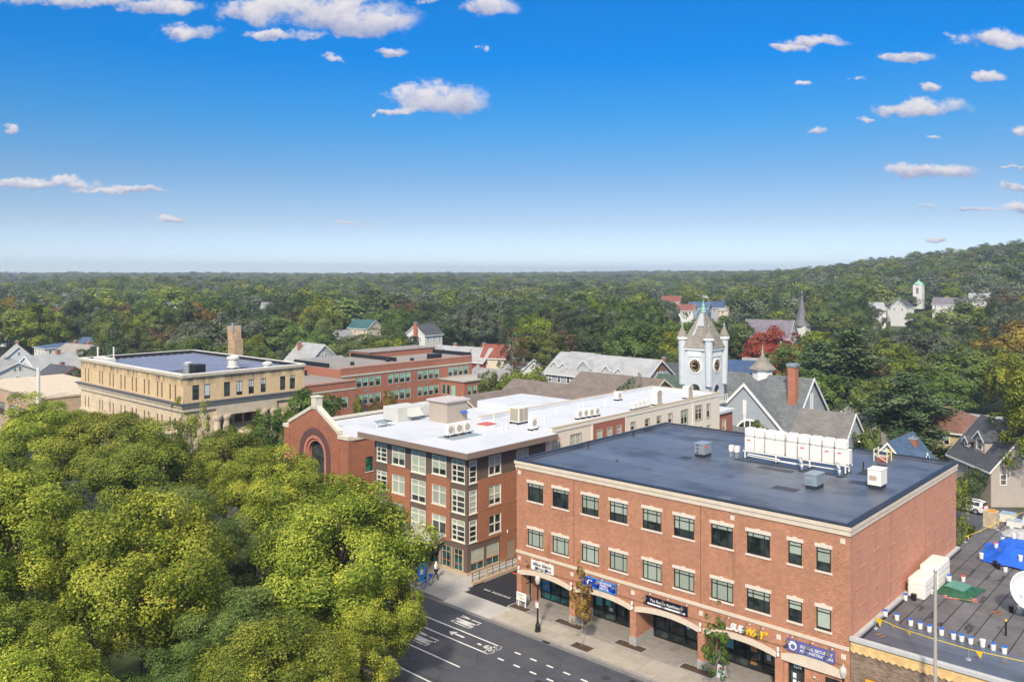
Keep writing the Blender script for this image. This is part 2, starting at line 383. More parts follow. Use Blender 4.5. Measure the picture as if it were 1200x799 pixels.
# ---------------------------------------------------------------- mesh helpers
class MB:
    def __init__(s): s.v = []; s.f = []; s.m = []
    def add(s, pts, faces, m=0):
        o = len(s.v); s.v += [tuple(p) for p in pts]
        for f in faces: s.f.append([i+o for i in f]); s.m.append(m)
        return s
    def box(s, x0, x1, y0, y1, z0, z1, m=0):
        p = [(x0,y0,z0),(x1,y0,z0),(x1,y1,z0),(x0,y1,z0),(x0,y0,z1),(x1,y0,z1),(x1,y1,z1),(x0,y1,z1)]
        return s.add(p, [(0,3,2,1),(4,5,6,7),(0,1,5,4),(1,2,6,5),(2,3,7,6),(3,0,4,7)], m)
    def quad(s, a, b, c, d, m=0): return s.add([a,b,c,d], [(0,1,2,3)], m)
    def poly(s, pts, m=0): return s.add(pts, [tuple(range(len(pts)))], m)
    def prism(s, a, d, m=0):
        """polygon a (list of 3D points, anticlockwise seen from the front) extruded by vector d"""
        n = len(a); b = [(p[0]+d[0], p[1]+d[1], p[2]+d[2]) for p in a]
        fs = [tuple(range(n)), tuple(range(2*n-1, n-1, -1))]
        fs += [(i, i+n, (i+1) % n+n, (i+1) % n) for i in range(n)]
        return s.add(list(a)+b, fs, m)
    def tube(s, p0, p1, r0, r1=None, n=6, m=0, cap=True):
        r1 = r0 if r1 is None else r1
        p0 = Vector(p0); p1 = Vector(p1); d = (p1-p0)
        q = d.to_track_quat('Z', 'Y') if d.length > 1e-6 else Matrix.Identity(3).to_quaternion()
        pts = []
        for P, r in ((p0, r0), (p1, r1)):
            for i in range(n):
                a = 2*math.pi*i/n; pts.append(P + q @ Vector((r*math.cos(a), r*math.sin(a), 0)))
        fs = [(i, (i+1) % n, n+(i+1) % n, n+i) for i in range(n)]
        if cap: fs += [tuple(range(n-1, -1, -1)), tuple(range(n, 2*n))]
        return s.add(pts, fs, m)
    def path(s, pts, r, n=6, m=0):
        for i in range(len(pts)-1):
            ra = r[i] if isinstance(r, (list, tuple)) else r; rb = r[i+1] if isinstance(r, (list, tuple)) else r
            s.tube(pts[i], pts[i+1], ra, rb, n, m)
        return s
    def lathe(s, prof, c=(0,0,0), n=12, m=0):
        pts = []
        for r, z in prof:
            for i in range(n):
                a = 2*math.pi*i/n; pts.append((c[0]+r*math.cos(a), c[1]+r*math.sin(a), c[2]+z))
        fs = []
        for k in range(len(prof)-1):
            fs += [(k*n+i, k*n+(i+1) % n, (k+1)*n+(i+1) % n, (k+1)*n+i) for i in range(n)]
        fs += [tuple(range(n-1, -1, -1)), tuple(range((len(prof)-1)*n, len(prof)*n))]
        return s.add(pts, fs, m)
    def mesh(s, name, mats):
        me = bpy.data.meshes.new(name); me.from_pydata(s.v, [], s.f)
        for k in (mats if isinstance(mats, (list, tuple)) else [mats]): me.materials.append(k)
        if any(s.m): me.polygons.foreach_set('material_index', s.m)
        me.update()
        return me
    def build(s, name, mats, parent=None, smooth=False, local=False, bevel=0):
        """one mesh object; vertices are in city coordinates unless local (then relative to the parent / origin)"""
        off = Vector((0,0,0))
        if not local and parent is not None:
            off = wloc(parent)
            s.v = [(p[0]-off.x, p[1]-off.y, p[2]-off.z) for p in s.v]
        o = link(name, s.mesh(name, mats), parent)
        if smooth:
            o.data.polygons.foreach_set('use_smooth', [True]*len(o.data.polygons))
        if bevel:
            b = o.modifiers.new('bevel', 'BEVEL'); b.width = bevel; b.segments = 2; b.limit_method = 'ANGLE'
        return o
    def thing(s, name, mats, label, cat, group=None, loc=None, **k):
        """top-level object that is one mesh; origin at its base centre"""
        if loc is None:
            a = np.array(s.v); lo, hi = a.min(0), a.max(0); loc = ((lo[0]+hi[0])/2, (lo[1]+hi[1])/2, lo[2])
        s.v = [(p[0]-loc[0], p[1]-loc[1], p[2]-loc[2]) for p in s.v]
        o = s.build(name, mats, None, local=True, **k); o.location = loc
        return tag(o, label, cat, group)

def wloc(o):
    v = Vector((0,0,0))
    while o is not None: v = v + o.location; o = o.parent
    return v
def link(name, data, parent=None):
    o = bpy.data.objects.new(name, data); COL.objects.link(o)
    if parent is not None: o.parent = parent
    return o
def tag(o, label=None, cat=None, group=None, kind=None):
    if label: o['label'] = label
    if cat: o['category'] = cat
    if group: o['group'] = group
    if kind: o['kind'] = kind
    return o
def root(name, loc, label, cat, group=None, rz=0):
    o = link(name, None); o.location = loc; o.rotation_euler = (0, 0, rz); o.empty_display_size = .5
    return tag(o, label, cat, group)
def kids(o): return list(o.children)
def copy_tree(o, parent=None):
    c = o.copy(); COL.objects.link(c)
    if parent is not None: c.parent = parent
    for ch in kids(o): copy_tree(ch, c)
    return c
def structure(mb, name, mats, **k):
    return tag(mb.build(name, mats, None, local=True, **k), kind='structure')
def part(o, label=None):
    if label: o['label'] = label
    return o

FACE_V, FACE_U, FACE_BACK, FACE_LEFT = 0., math.pi/2, math.pi, -math.pi/2

def wall_grid(mb, ax, pos, a0, a1, z0, z1, holes=(), depth=.15, m=0, inward=1):
    """flat wall at ax = pos with rectangular openings and their reveals. ax 'y': runs along x; ax 'x': runs along y.
    depth goes towards +inward along the wall's axis"""
    P = (lambda a, z, d=0: (a, pos+d*inward, z)) if ax == 'y' else (lambda a, z, d=0: (pos+d*inward, a, z))
    A = sorted({a0, a1, *[h[0] for h in holes], *[h[1] for h in holes]}); Z = sorted({z0, z1, *[h[2] for h in holes], *[h[3] for h in holes]})
    A = [a for a in A if a0-1e-6 <= a <= a1+1e-6]; Z = [z for z in Z if z0-1e-6 <= z <= z1+1e-6]
    for i in range(len(A)-1):
        for j in range(len(Z)-1):
            ca, cz = (A[i]+A[i+1])/2, (Z[j]+Z[j+1])/2
            if any(h[0] < ca < h[1] and h[2] < cz < h[3] for h in holes): continue
            mb.quad(P(A[i],Z[j]), P(A[i+1],Z[j]), P(A[i+1],Z[j+1]), P(A[i],Z[j+1]), m)
    for h in holes:
        c = [(h[0],h[2]),(h[1],h[2]),(h[1],h[3]),(h[0],h[3])]
        for k in range(4):
            p, q = c[k], c[(k+1) % 4]
            mb.quad(P(*p), P(*q), P(*q, depth), P(*p, depth), m)
    return mb

# windows: meshes are made once per size and style, objects share them. Local frame: x along the wall, -y out of the wall, z up from the sill
WCACHE = {}
def cached(key, fn):
    if key not in WCACHE: WCACHE[key] = fn()
    return WCACHE[key]
def frame_mesh(w, h, cols, rows, t, ti, d, mat, y0=0.):
    """outer frame plus mullions at the given fractions; rows may also be ((frac, c0, c1), ...)"""
    def f():
        b = MB()
        for x0, x1, z0, z1 in ((-w/2,-w/2+t,0,h),(w/2-t,w/2,0,h),(-w/2+t,w/2-t,0,t),(-w/2+t,w/2-t,h-t,h)): b.box(x0,x1,y0-d,y0,z0,z1)
        for c in cols: b.box(-w/2+w*c-ti/2, -w/2+w*c+ti/2, y0-d*.8, y0-.002, t, h-t)
        for r in rows: b.box(-w/2+t, w/2-t, y0-d*.7, y0-.004, h*r-ti/2, h*r+ti/2)
        return b.mesh('frame', mat)
    return cached(('f',w,h,tuple(cols),tuple(rows),t,ti,d,mat.name,y0), f)
def pane_mesh(w, h, mat, y=0., name='window'):
    def f():
        b = MB(); b.box(-w/2, w/2, y, y+.03, 0, h); return b.mesh(name, mat)
    return cached(('p',w,h,mat.name,y,name), f)
def window(parent, x, y, z, rz, w, h, cols=(), rows=(), t=.06, ti=.045, d=.06, fmat=None, gmat=None, blind=0., bmat=None, sill=None, lintel=None,
           sill_h=.1, lintel_h=.22, ext=.1, out=.08, key=False, recess=0., name='window', local=False, surround=None):
    """glass at (x,y,z) = outer face of the wall, middle of the sill; pushed in by recess"""
    w = round(w, 2); h = round(h, 2)
    gmat = gmat or GLASS; fmat = fmat or WHITE; bmat = bmat or BLIND
    o = link(name, pane_mesh(w, h, gmat, 0., name), parent)
    off = Vector((0,0,0)) if (local or parent is None) else wloc(parent)
    ins = Vector((-math.sin(rz)*recess, math.cos(rz)*recess, 0))
    o.location = Vector((x, y, z))-off+ins; o.rotation_euler = (0, 0, rz)
    link('frame', frame_mesh(w, h, cols, rows, t, ti, d, fmat), o)
    if blind > 0:
        bh = round(h*blind, 2)
        b = link('blind', pane_mesh(round(w-2*t+.02, 3), bh, bmat, -.016, 'blind'), o); b.location = (0, 0, h-bh)
    def ledge(nm, z0, z1, mat, pr, kk=False):
        def f():
            b = MB(); b.box(-w/2-ext, w/2+ext, -recess-pr, -recess+.04, z0, z1)
            if kk: b.box(-.13, .13, -recess-pr-.03, -recess+.03, z0+.002, z1+.07)
            return b.mesh(nm, mat)
        return link(nm, cached((nm,w,z0,z1,mat.name,pr,ext,recess,kk), f), o)
    if sill: ledge('sill', -sill_h, -.003, sill, out)
    if lintel: ledge('lintel', h+.003, h+lintel_h, lintel, out*.7, key)
    if surround:
        def f():
            b = MB(); e = .12
            for x0,x1,z0,z1 in ((-w/2-e,-w/2,-e,h+e),(w/2,w/2+e,-e,h+e),(-w/2,w/2,h,h+e),(-w/2,w/2,-e,0)): b.box(x0,x1,-recess-.05,-recess+.02,z0,z1)
            return b.mesh('surround', surround)
        link('surround', cached(('s',w,h,surround.name,recess), f), o)
    return o

def text_mesh(txt, size, mat, depth=.012, align='CENTER', bold=0.012, spacing=1.0, shear=0.):
    c = bpy.data.curves.new('lettering', 'FONT'); c.body = txt; c.size = size; c.extrude = depth; c.align_x = align; c.align_y = 'CENTER'
    c.offset = bold*size; c.space_character = spacing; c.shear = shear; c.resolution_u = 3
    o = bpy.data.objects.new('lettering', c); COL.objects.link(o)
    dg = bpy.context.evaluated_depsgraph_get(); dg.update()
    me = bpy.data.meshes.new_from_object(o.evaluated_get(dg)); me.name = 'lettering'
    bpy.data.objects.remove(o)
    me.materials.clear(); me.materials.append(mat)
    return me
def text(txt, size, mat, parent, x, z, y=-.03, name='lettering', **k):
    """lettering on a panel facing -y; local to the parent"""
    o = link(name, text_mesh(txt, size, mat, **k), parent); o.location = (x, y, z); o.rotation_euler = (math.pi/2, 0, 0)
    return o
# ---------------------------------------------------------------- ground, street, pavements
def terrain_h(X, Y):
    s = lambda t: (lambda q: q*q*(3-2*q))(np.clip(t, 0, 1))
    h = 40*s((X-105)/430)*s((Y-230)/450)*(1-.85*s((Y-720)/500))
    h = h + 4.5*s((Y-420)/900) + 7*s((Y-1200)/1100)*(1+.12*np.sin(X*.004+1)) + 2*s((Y-2300)/900)
    h = h + s((Y-300)/150)*(2.6*np.sin(X*.019+.7)*np.sin(Y*.013+X*.004)+2.2*np.sin(X*.0078-Y*.0061+2))
    return h

def build_ground():
    ys = np.concatenate([np.array([-90,-40,0,40,80]), np.arange(120, 520, 20), np.arange(520, 1400, 55), np.arange(1400, 4200, 160), [6000., 9000.]])
    rows = []
    NX = 56
    v = []; f = []
    for Y in ys:
        half = max(170, abs(Y)*1.25+120)
        for i in range(NX):
            X = -half + 2*half*i/(NX-1)
            z = float(terrain_h(X, Y)) if Y > 0 else 0
            x, y = city(X, Y); v.append((x, y, z-.02))
    for j in range(len(ys)-1):
        for i in range(NX-1):
            a = j*NX+i; f.append((a, a+1, a+NX+1, a+NX))
    b = MB(); b.add(v, f)
    o = structure(b, 'ground', GRASS, smooth=True)
build_ground()

def sheet(name, x0, x1, y0, y1, z, mat, th=.02):
    b = MB(); b.box(x0, x1, y0, y1, z-th, z); return structure(b, name, mat)
def road_plane():
    b = MB(); b.box(-160, 90, -16.4, -3.62, -.016, .004); return structure(b, 'road', ASPHALT)
road_plane()
sheet('road', -10, 26, 54, 62, .004, ASPHALT)
sheet('car_park', -7.0, -.12, -1.0, 40, .018, ASPHALT_NEW)
sheet('car_park', 1, 34, 44, 64, .008, ASPHALT)

def slabs(name, x0, x1, y0, y1, z, mat, px, py, gap=.012, th=.13):
    """a pavement of separate slabs, each its own object under the pavement"""
    base = MB(); base.box(x0, x1, y0, y1, z-th-.02, z-.02)
    p = structure(base, name, GRANITE); 
    nx = max(1, round((x1-x0)/px)); ny = max(1, round((y1-y0)/py))
    w = (x1-x0)/nx; d = (y1-y0)/ny
    sb = MB(); sb.box(-w/2+gap, w/2-gap, -d/2+gap, d/2-gap, -.06, 0); me = sb.mesh('paving_slab', mat)
    for i in range(nx):
        for j in range(ny):
            o = link('paving_slab', me, p); o.location = (x0+(i+.5)*w, y0+(j+.5)*d, z+random.uniform(-.003, .003))
    return p
KZ = .13
def kerb_line(y, x0, x1, side):
    p = None; n = int((x1-x0)/1.83); L_ = (x1-x0)/n
    kb = MB(); kb.box(-L_/2+.006, L_/2-.006, -.075, .075, -.15, 0); me = kb.mesh('kerb_stone', KERB)
    base = MB(); base.box(x0, x1, y-.06, y+.06, -.2, KZ-.03)
    p = structure(base, 'kerb', KERB)
    for i in range(n):
        o = link('kerb_stone', me, p); o.location = (x0+(i+.5)*L_, y, KZ+random.uniform(-.004, .004))
kerb_line(-3.55, .3, 40, 1)
kerb_line(-3.55, -60, -5.6, 1)
kerb_line(-16.47, -60, 30, -1)
# dropped kerb and driveway apron
apron = MB(); apron.add([(-5.6,-3.63,.02),(.3,-3.63,.02),(.3,-2.9,.115),(-5.6,-2.9,.115),(.3,-1.0,.115),(-5.6,-1.0,.115),(-5.6,-3.63,-.1),(.3,-3.63,-.1)],
                        [(0,1,2,3),(3,2,4,5),(6,7,1,0)])
structure(apron, 'driveway', CONCRETE_PALE)
slabs('pavement', .3, 40, -3.47, -.86, KZ, CONCRETE, 1.6, 1.3)
slabs('pavement', -60, -5.6, -3.47, -.2, KZ, CONCRETE_PALE, 1.9, 1.6)
slabs('pavement', -24, -6.0, -.2, 2.0, KZ-.004, CONCRETE_PALE, 2.2, 1.1)
slabs('forecourt', .0, 29.0, -.86, 4.2, KZ-.006, PAVER, .9, .72, gap=.006)
sheet('pavement', -60, 30, -22, -16.54, .128, mk('brick_paving', (.13, .085, .08), .9, .25, 3, .2, 10), .15)
gut = MB(); gut.box(-60, 40, -4.05, -3.63, -.02, .009); structure(gut, 'gutter', mk('gutter_concrete', (.19, .185, .18), .85, .25, 1.5))

# road markings: flat paint, 4 mm proud
def paint(fn, parent=None):
    b = MB(); fn(b); return b
def marking(polys, label):
    b = MB()
    for p in polys: b.poly([(x, y, .0085) for x, y in p])
    o = b.build('road_marking', PAINT, None, local=True); o['kind'] = 'structure'
    return o
def rect(x0, x1, y0, y1): return [(x0,y0),(x1,y0),(x1,y1),(x0,y1)]
for y, x0, x1 in ((-6.85,-40,4.6),(-8.39,-40,4.54),(-11.34,-40,4.5),(-14.33,-40,40)):
    marking([rect(x0, x1, y-.07, y+.07)], 'lane line')
for k in range(10):
    for y, o in ((-6.78, 5.86), (-8.38, 5.59)):
        marking([rect(o+k*1.6, o+k*1.6+.62, y-.085, y+.085)], 'dash')
def stroke(pts, w, out):
    for (x0,y0),(x1,y1) in zip(pts, pts[1:]):
        dx, dy = x1-x0, y1-y0; l = math.hypot(dx, dy) or 1; nx, ny = -dy/l*w/2, dx/l*w/2; ex, ey = dx/l*w/2, dy/l*w/2
        out.append([(x0-ex+nx,y0-ey+ny),(x0-ex-nx,y0-ey-ny),(x1+ex-nx,y1+ey-ny),(x1+ex+nx,y1+ey+ny)])
# ONLY, tall letters read by traffic heading towards -x: letter "up" is -x, letter "right" is +y
def only_word(xb, xt, y0, y1):
    H_, W_ = xb-xt, y1-y0; cw = W_/4
    G = {'O': [[(.2,0),(.75,0),(.9,.15),(.9,.85),(.75,1),(.2,1),(.05,.85),(.05,.15),(.2,0)]], 'N': [[(.08,0),(.08,1)],[(.08,1),(.85,0)],[(.85,0),(.85,1)]],
         'L': [[(.1,1),(.1,0),(.85,0)]], 'Y': [[(.05,1),(.45,.5),(.85,1)],[(.45,.5),(.45,0)]]}
    out = []
    for i, ch in enumerate('ONLY'):
        for s in G[ch]:
            stroke([(xb-b_*H_, y0+(i+a*.86)*cw) for a, b_ in s], .11, out)
    marking(out, 'ONLY')
only_word(.25, -2.0, -6.1, -4.5)
only_word(0, -2.25, -10.65, -9.1)
marking([rect(-.0, 1.13, -7.68, -7.48), [(.05,-7.95),(.05,-7.2),(-.62,-7.58)]], 'arrow')
def bike():
    out = []
    for cy in (-8.0, -7.2):
        for k in range(12):
            a0, a1 = k*math.pi/6, (k+1)*math.pi/6
            stroke([(4.35+.36*math.cos(a0), cy+.36*math.sin(a0)),(4.35+.36*math.cos(a1), cy+.36*math.sin(a1))], .09, out)
    stroke([(4.35,-8.0),(3.75,-7.75),(3.75,-7.4),(4.35,-7.2)], .09, out); stroke([(4.35,-8.0),(4.3,-7.55),(3.75,-7.4)], .09, out); stroke([(4.3,-7.55),(3.7,-7.7)], .09, out)
    stroke([(3.6,-7.35),(3.35,-7.65),(3.7,-7.8)], .14, out); stroke([(3.35,-7.65),(3.75,-7.55)], .14, out); stroke([(3.0,-7.62),(2.8,-7.62)], .2, out)
    marking(out, 'bicycle symbol')
bike()
# NO PARKING on the driveway
o = link('road_marking', text_mesh('NO PARKING', .42, PAINT, depth=.002, spacing=1.35), None); o.location = (-3.2, .86, .022); o['kind'] = 'structure'

for u, v in ((-2.5,-9.9),(8.6,-12.6),(13.5,-5.4)):
    k = MB(); k.lathe([(.36,0),(.36,.012),(.30,.014)], (u,v,.0), 18); structure(k, 'manhole_cover', mk('cast_iron', (.05,.048,.045), .6, .2, 8))
k = MB(); k.box(6.2,6.9,-4.0,-3.66,.0,.014); structure(k, 'drain_grate', BLACKCAP)
for x0,x1,y0,y1 in ((-9,-4.6,-14.0,-11.7),(10,13.2,-10.4,-8.9),(15,16.1,-7.9,-4.4)):
    k = MB(); k.box(x0,x1,y0,y1,.0,.0065); structure(k, 'road_patch', ASPHALT_NEW)
# ---------------------------------------------------------------- three-storey brick block with shops
ML, MD, MH = 28.83, 24.6, 12.84
main = root('commercial_building', (ML/2, MD/2, 0), 'three-storey red brick block with stone cornice, black roof and arched shopfronts', 'building')
W3 = [(1.28,3.0),(4.05,5.76),(7.16,8.84),(9.94,11.62),(13.04,14.72),(15.81,17.52),(18.91,20.63),(21.7,23.41)]
W1 = [(24.72,25.67),(26.65,27.62)]
ROWS = [(9.5,11.04),(5.63,7.07)]
BAYS = [0.0, 6.15, 12.15, 18.1, 24.05, 28.83]
holes = [(a,b,z0,z1) for a,b in W3+W1 for z0,z1 in ROWS]
b = MB()
wall_grid(b, 'y', 0., 0., ML, 4.98, 12.3, holes, .14)
# wall above the arches, cut to the segmental curve (extrados)
def arc_z(u, a, c, ends, rise):
    t = (u-(a+c)/2)/((c-a)/2); return ends + rise*(1-t*t)
b2 = b
NSEG = 14
arches = []
for i in range(5):
    a, c = BAYS[i]+(.3 if i else .35), BAYS[i+1]-(.3 if i < 4 else .42)
    arches.append((a, c))
for i, (a, c) in enumerate(arches):
    us = [a+(c-a)*k/NSEG for k in range(NSEG+1)]
    for u0, u1 in zip(us, us[1:]):
        b.quad((u0,0,arc_z(u0,a,c,3.24,.36)), (u1,0,arc_z(u1,a,c,3.24,.36)), (u1,0,4.74), (u0,0,4.74))
edges = [0.]+[e for a, c in arches for e in (a, c)]+[ML]
for k in range(0, len(edges), 2):
    b.quad((edges[k],0,3.1), (edges[k+1],0,3.1), (edges[k+1],0,4.74), (edges[k],0,4.74))
# bay 5 is bricked in behind the arch, with two doorways
wall_grid(b, 'y', .16, 24.2, 28.5, .12, 3.3, [(24.62,25.78,.12,2.75),(27.15,28.2,.12,2.55)], .3)
front = b.build('wall', BRICK, main)
b = MB()
b.box(0, .0, 0, 0, 0, 0)
b = MB(); wall_grid(b, 'x', ML, 0.002, MD, 0, 12.3, [], .1, 0, -1)
side = b.build('wall', BRICK_SIDE, main)
b = MB(); wall_grid(b, 'x', 0., 0.002, MD, 0, 12.3, [(.62,1.36,.3,2.7)], .2, 0, 1); wall_grid(b, 'y', MD, 0, ML, 0, 12.3, [], .1, 0, -1)
b.build('wall', BRICK, main)
# shallow brick ledges left by the demolished neighbour, in staggered rows
rr = random.Random(3)
lb = {}
for col in range(8):
    for row in range(5):
        v0 = 1.0+col*2.95+(row % 2)*.5+rr.uniform(-.2,.2); z = 5.9+1.25*row+(.45 if col % 2 else 0)
        if z > 11.6 or v0 > 22.8: continue
        l = 1.5
        k = MB(); k.box(0, .035, -l/2, l/2, -.03, .03)
        o = link('brick_ledge', cached('ledge', lambda: k.mesh('brick_ledge', BRICK_SIDE)), main); o.location = Vector((ML, v0+l/2, z))-wloc(main)
for v in (.45, 7.9, 15.9):
    k = MB(); k.box(ML, ML+.012, v-.02, v+.02, 5.4, 12.3); k.build('control_joint', mk('joint_sealant', (.30,.13,.09), .9), main)
for u in (6.33, 18.05):
    k = MB(); k.box(u-.018, u+.018, -.006, .01, 4.98, 12.2); k.build('control_joint', mk('dark_joint', (.10,.045,.03), .9), main)
# cornice in two courses, all round; copings
b = MB()
for z0, z1, e in ((12.16,12.5,.10),(12.5,12.8,.17)):
    b.box(-e, ML+e, -e, .3, z0, z1); b.box(ML-.3, ML+e, .3, MD, z0, z1); b.box(-e, .3, .3, MD, z0, z1); b.box(.3, ML-.3, MD-.3, MD+e*.3, z0, z1)
b.build('cornice', STONE, main)
b = MB()
for x0,x1,y0,y1 in ((-.2,ML+.2,-.2,.28),(ML-.28,ML+.2,.28,MD+.1),(-.2,.28,.28,MD+.1),(.28,ML-.28,MD-.28,MD+.1)): b.box(x0,x1,y0,y1,12.8,12.86)
b.build('coping', BLACKCAP, main)
b = MB(); b.box(-.05, ML-.01, -.07, .02, 4.74, 4.98); b.build('band_course', STONE, main)
b = MB(); b.box(.2, ML-.2, .2, MD-.2, 12.3, 12.52); b.build('roof', MEMBRANE_PATCH, main)
n = 12; wv = (MD-.5)/n
for i in range(n):
    for j, (u0, u1) in enumerate(((.24, 10+rr.uniform(-3,3)), (0, 0))):
        if j: u0, u1 = ue, ML-.24
        else: ue = u1
        k = MB(); k.box(u0+.012, u1-.012, .25+i*wv+.012, .25+(i+1)*wv-.012, 12.5, 12.585+rr.uniform(-.008,.008)); k.build('membrane_sheet', MEMBRANE, main)
b = MB()
for x0,x1,y0,y1 in ((.28,ML-.28,.28,.42),(ML-.42,ML-.28,.42,MD-.42),(.28,.42,.42,MD-.42),(.42,ML-.42,MD-.42,MD-.28)): b.prism([(x0,y0,12.6),(x1,y0,12.6),(x1,y1,12.6),(x0,y1,12.6)], (0,0,.2))
b.build('upstand', MEMBRANE, main)
for u0,u1,v0,v1 in ((9.6,10.5,11.0,12.0),(20.4,22.3,6.6,7.6),(24.2,26.3,12.2,13.3),(13.6,23.4,13.7,14.3),(26.8,29.,0,0),(23.6,24.5,15.6,20.6),(16.5,19.5,12.2,13.1)):
    if v1 > v0:
        k = MB(); k.box(u0, u1, v0, v1, 12.58, 12.606); k.build('pad_shadow_patch', MEMBRANE_PATCH, main)  # walkway pads; those left of the vent boxes paint the boxes' shadow
# windows
blinds = {0:[.22,.22,.66,.58,.6,.62,.24,.24],1:[1,1,1,1,1,1,1,.42]}
for r, (z0, z1) in enumerate(ROWS):
    for i, (a, c) in enumerate(W3):
        window(main, (a+c)/2, 0, z0, 0, c-a, z1-z0, (.26,.74), (.78,), .07, .06, .07, DARKFRAME, GLASS, blinds[r][i], BLIND, STONE_TRIM, STONE_TRIM, .13, .24, .1, .08, True, .1)
    for i, (a, c) in enumerate(W1):
        window(main, (a+c)/2, 0, z0, 0, c-a, z1-z0, (), (.8,), .07, .06, .07, DARKFRAME, GLASS, [[.55,.62],[.42,.9]][r][i], BLIND, STONE_TRIM, STONE_TRIM, .13, .24, .1, .08, True, .1)
# small square stones
def plaque(u, z):
    def f():
        k = MB(); k.box(-.16,.16,-.035,.03,-.16,.16); return k.mesh('stone_inset', STONE_TRIM)
    o = link('stone_inset', cached('plaque', f), main); o.location = Vector((u,0,z))-wloc(main)
for u in (.32, 6.15, 12.15, 18.1, 24.05, 28.45): plaque(u, 4.28)
for u in (.32, 28.4, 20.6): plaque(u, 11.75)
# arches of cast stone
for i, (a, c) in enumerate(arches):
    k = MB(); us = [a-.12+(c-a+.24)*q/NSEG for q in range(NSEG+1)]
    top = [(u, arc_z(u,a-.12,c+.12,3.24,.37)) for u in us]
    lo = [(u, arc_z(u,a-.12,c+.12,2.84,.34 if i < 4 else -.02)) for u in us]
    for q in range(NSEG):
        p = [lo[q], lo[q+1], top[q+1], top[q]]
        k.prism([(x,-.05,z) for x, z in p], (0,.45,0))
    k.build('arch', STONE, main)
# piers with granite feet
for u, w in ((.0,.42),(6.15,.56),(12.15,.56),(18.1,.56),(24.05,.56),(28.6,.44)):
    x0 = max(0, u-w/2); x1 = min(ML, u+w/2)
    if u == 0: x0, x1 = 0.004, .5
    k = MB(); k.box(x0, x1, 0.002, 1.1, .12, 3.12); p = k.build('pier', BRICK, main)
    k = MB(); k.box(x0-.04, x1+.04, -.04, 1.14, .12, .82); k.build('pier_base', GRANITE, p)
# recessed shopfronts: soffit, back and return walls
b = MB(); b.box(.02, 24.3, .3, 2.72, 3.1, 3.2); b.build('soffit', mk('soffit', (.35,.30,.25)), main)
b = MB(); b.box(.006, .5, 1.4, 2.75, .12, 3.1); b.box(.006, .5, 1.1, 1.4, 2.7, 3.1); b.build('return_wall', BRICK, main)
for u in (6.15, 12.15, 18.1, 24.05):
    k = MB(); k.box(u-.2, u+.2, 1.1, 2.72, .12, 3.1); o = k.build('return_wall', BRICK, main)
    k = MB(); k.box(u-.22, u+.22, 1.14, 2.7, .12, .82); k.build('plinth', GRANITE, o)
k = MB(); k.box(.44,.48,.62,1.36,.3,2.7); o = k.build('side_window', GLASS_TEAL, main)
for z in (.3,1.9,2.64):
    k = MB(); k.box(.46,.53,.62,1.36,z,z+.06); k.build('glazing_bar', DARKFRAME, o)
k = MB(); k.box(.482,.488,.85,1.12,1.3,1.6); k.build('notice', WHITE, o)
POSTER = [mk('poster_blue', (.03,.22,.62), .4), mk('poster_teal', (.10,.42,.46), .4), mk('poster_white', (.62,.66,.66), .4), mk('poster_warm', (.45,.22,.07), .4), mk('poster_gold', (.75,.55,.05), .4)]
def shopfront(a, c, ndiv, door, gm, posters=(), v=2.7, z0=.13, h=2.5):
    w = c-a
    o = link('shopfront', pane_mesh(round(w,2), h, gm, .02, 'shopfront'), main)
    o.location = Vector(((a+c)/2, v, z0))-wloc(main)
    link('frame', frame_mesh(round(w,2), h, [k/ndiv for k in range(1, ndiv)], [.26,.82], .08, .07, .09, DARKFRAME), o)
    x = -w/2+w*(door+.5)/ndiv; dw = w/ndiv-.08
    k = MB()
    for x0,x1,q0,q1 in ((x-dw/2,x-dw/2+.1,.02,2.1),(x+dw/2-.1,x+dw/2,.02,2.1),(x-dw/2+.1,x+dw/2-.1,2.0,2.1),(x-dw/2+.1,x+dw/2-.1,.02,.26)): k.box(x0,x1,-.12,-.06,q0,q1)
    d = k.build('door', DARKFRAME, o, local=True)
    k = MB(); k.tube((x+dw/2-.16,-.2,.9),(x+dw/2-.16,-.2,1.3),.018); k.build('handle', GALV, d, local=True)
    for (fx, z, pw, ph, mi) in posters:
        k = MB(); k.box(-w/2+w*fx-pw/2, -w/2+w*fx+pw/2, -.006, .015, z, z+ph); k.build('poster', POSTER[mi], o, local=True)
    return o
sf = shopfront(.52, 5.95, 5, 3, GLASS_TEAL, [(.1,.72,.94,1.5,0),(.88,.9,.3,.5,2)])
for pts in (((-2.6,1.55),(-1.85,1.75)), ((-2.2,1.0),(-2.05,1.3)), ((-2.25,1.95),(-2.2,2.15))):
    k = MB(); k.tube((pts[0][0],-.012,pts[0][1]),(pts[1][0],-.012,pts[1][1]),.05,.07,6); k.build('poster_print', POSTER[4], sf, local=True)
shopfront(6.36, 11.94, 5, 2, GLASS, [(.1,1.0,.6,.9,1),(.27,1.2,.5,.7,1),(.32,.8,.4,.3,2)])
shopfront(12.36, 17.89, 4, 2, GLASS, [(.56,1.4,.3,.5,2)])
shopfront(18.31, 23.84, 5, 2, GLASS, [(.12,1.0,.6,.8,1),(.45,.35,.7,.45,3),(.45,1.3,.7,.5,3),(.66,1.5,.35,.3,2),(.68,1.0,.3,.4,2),(.86,.8,.8,1.2,1),(.9,.3,.6,.4,3)])
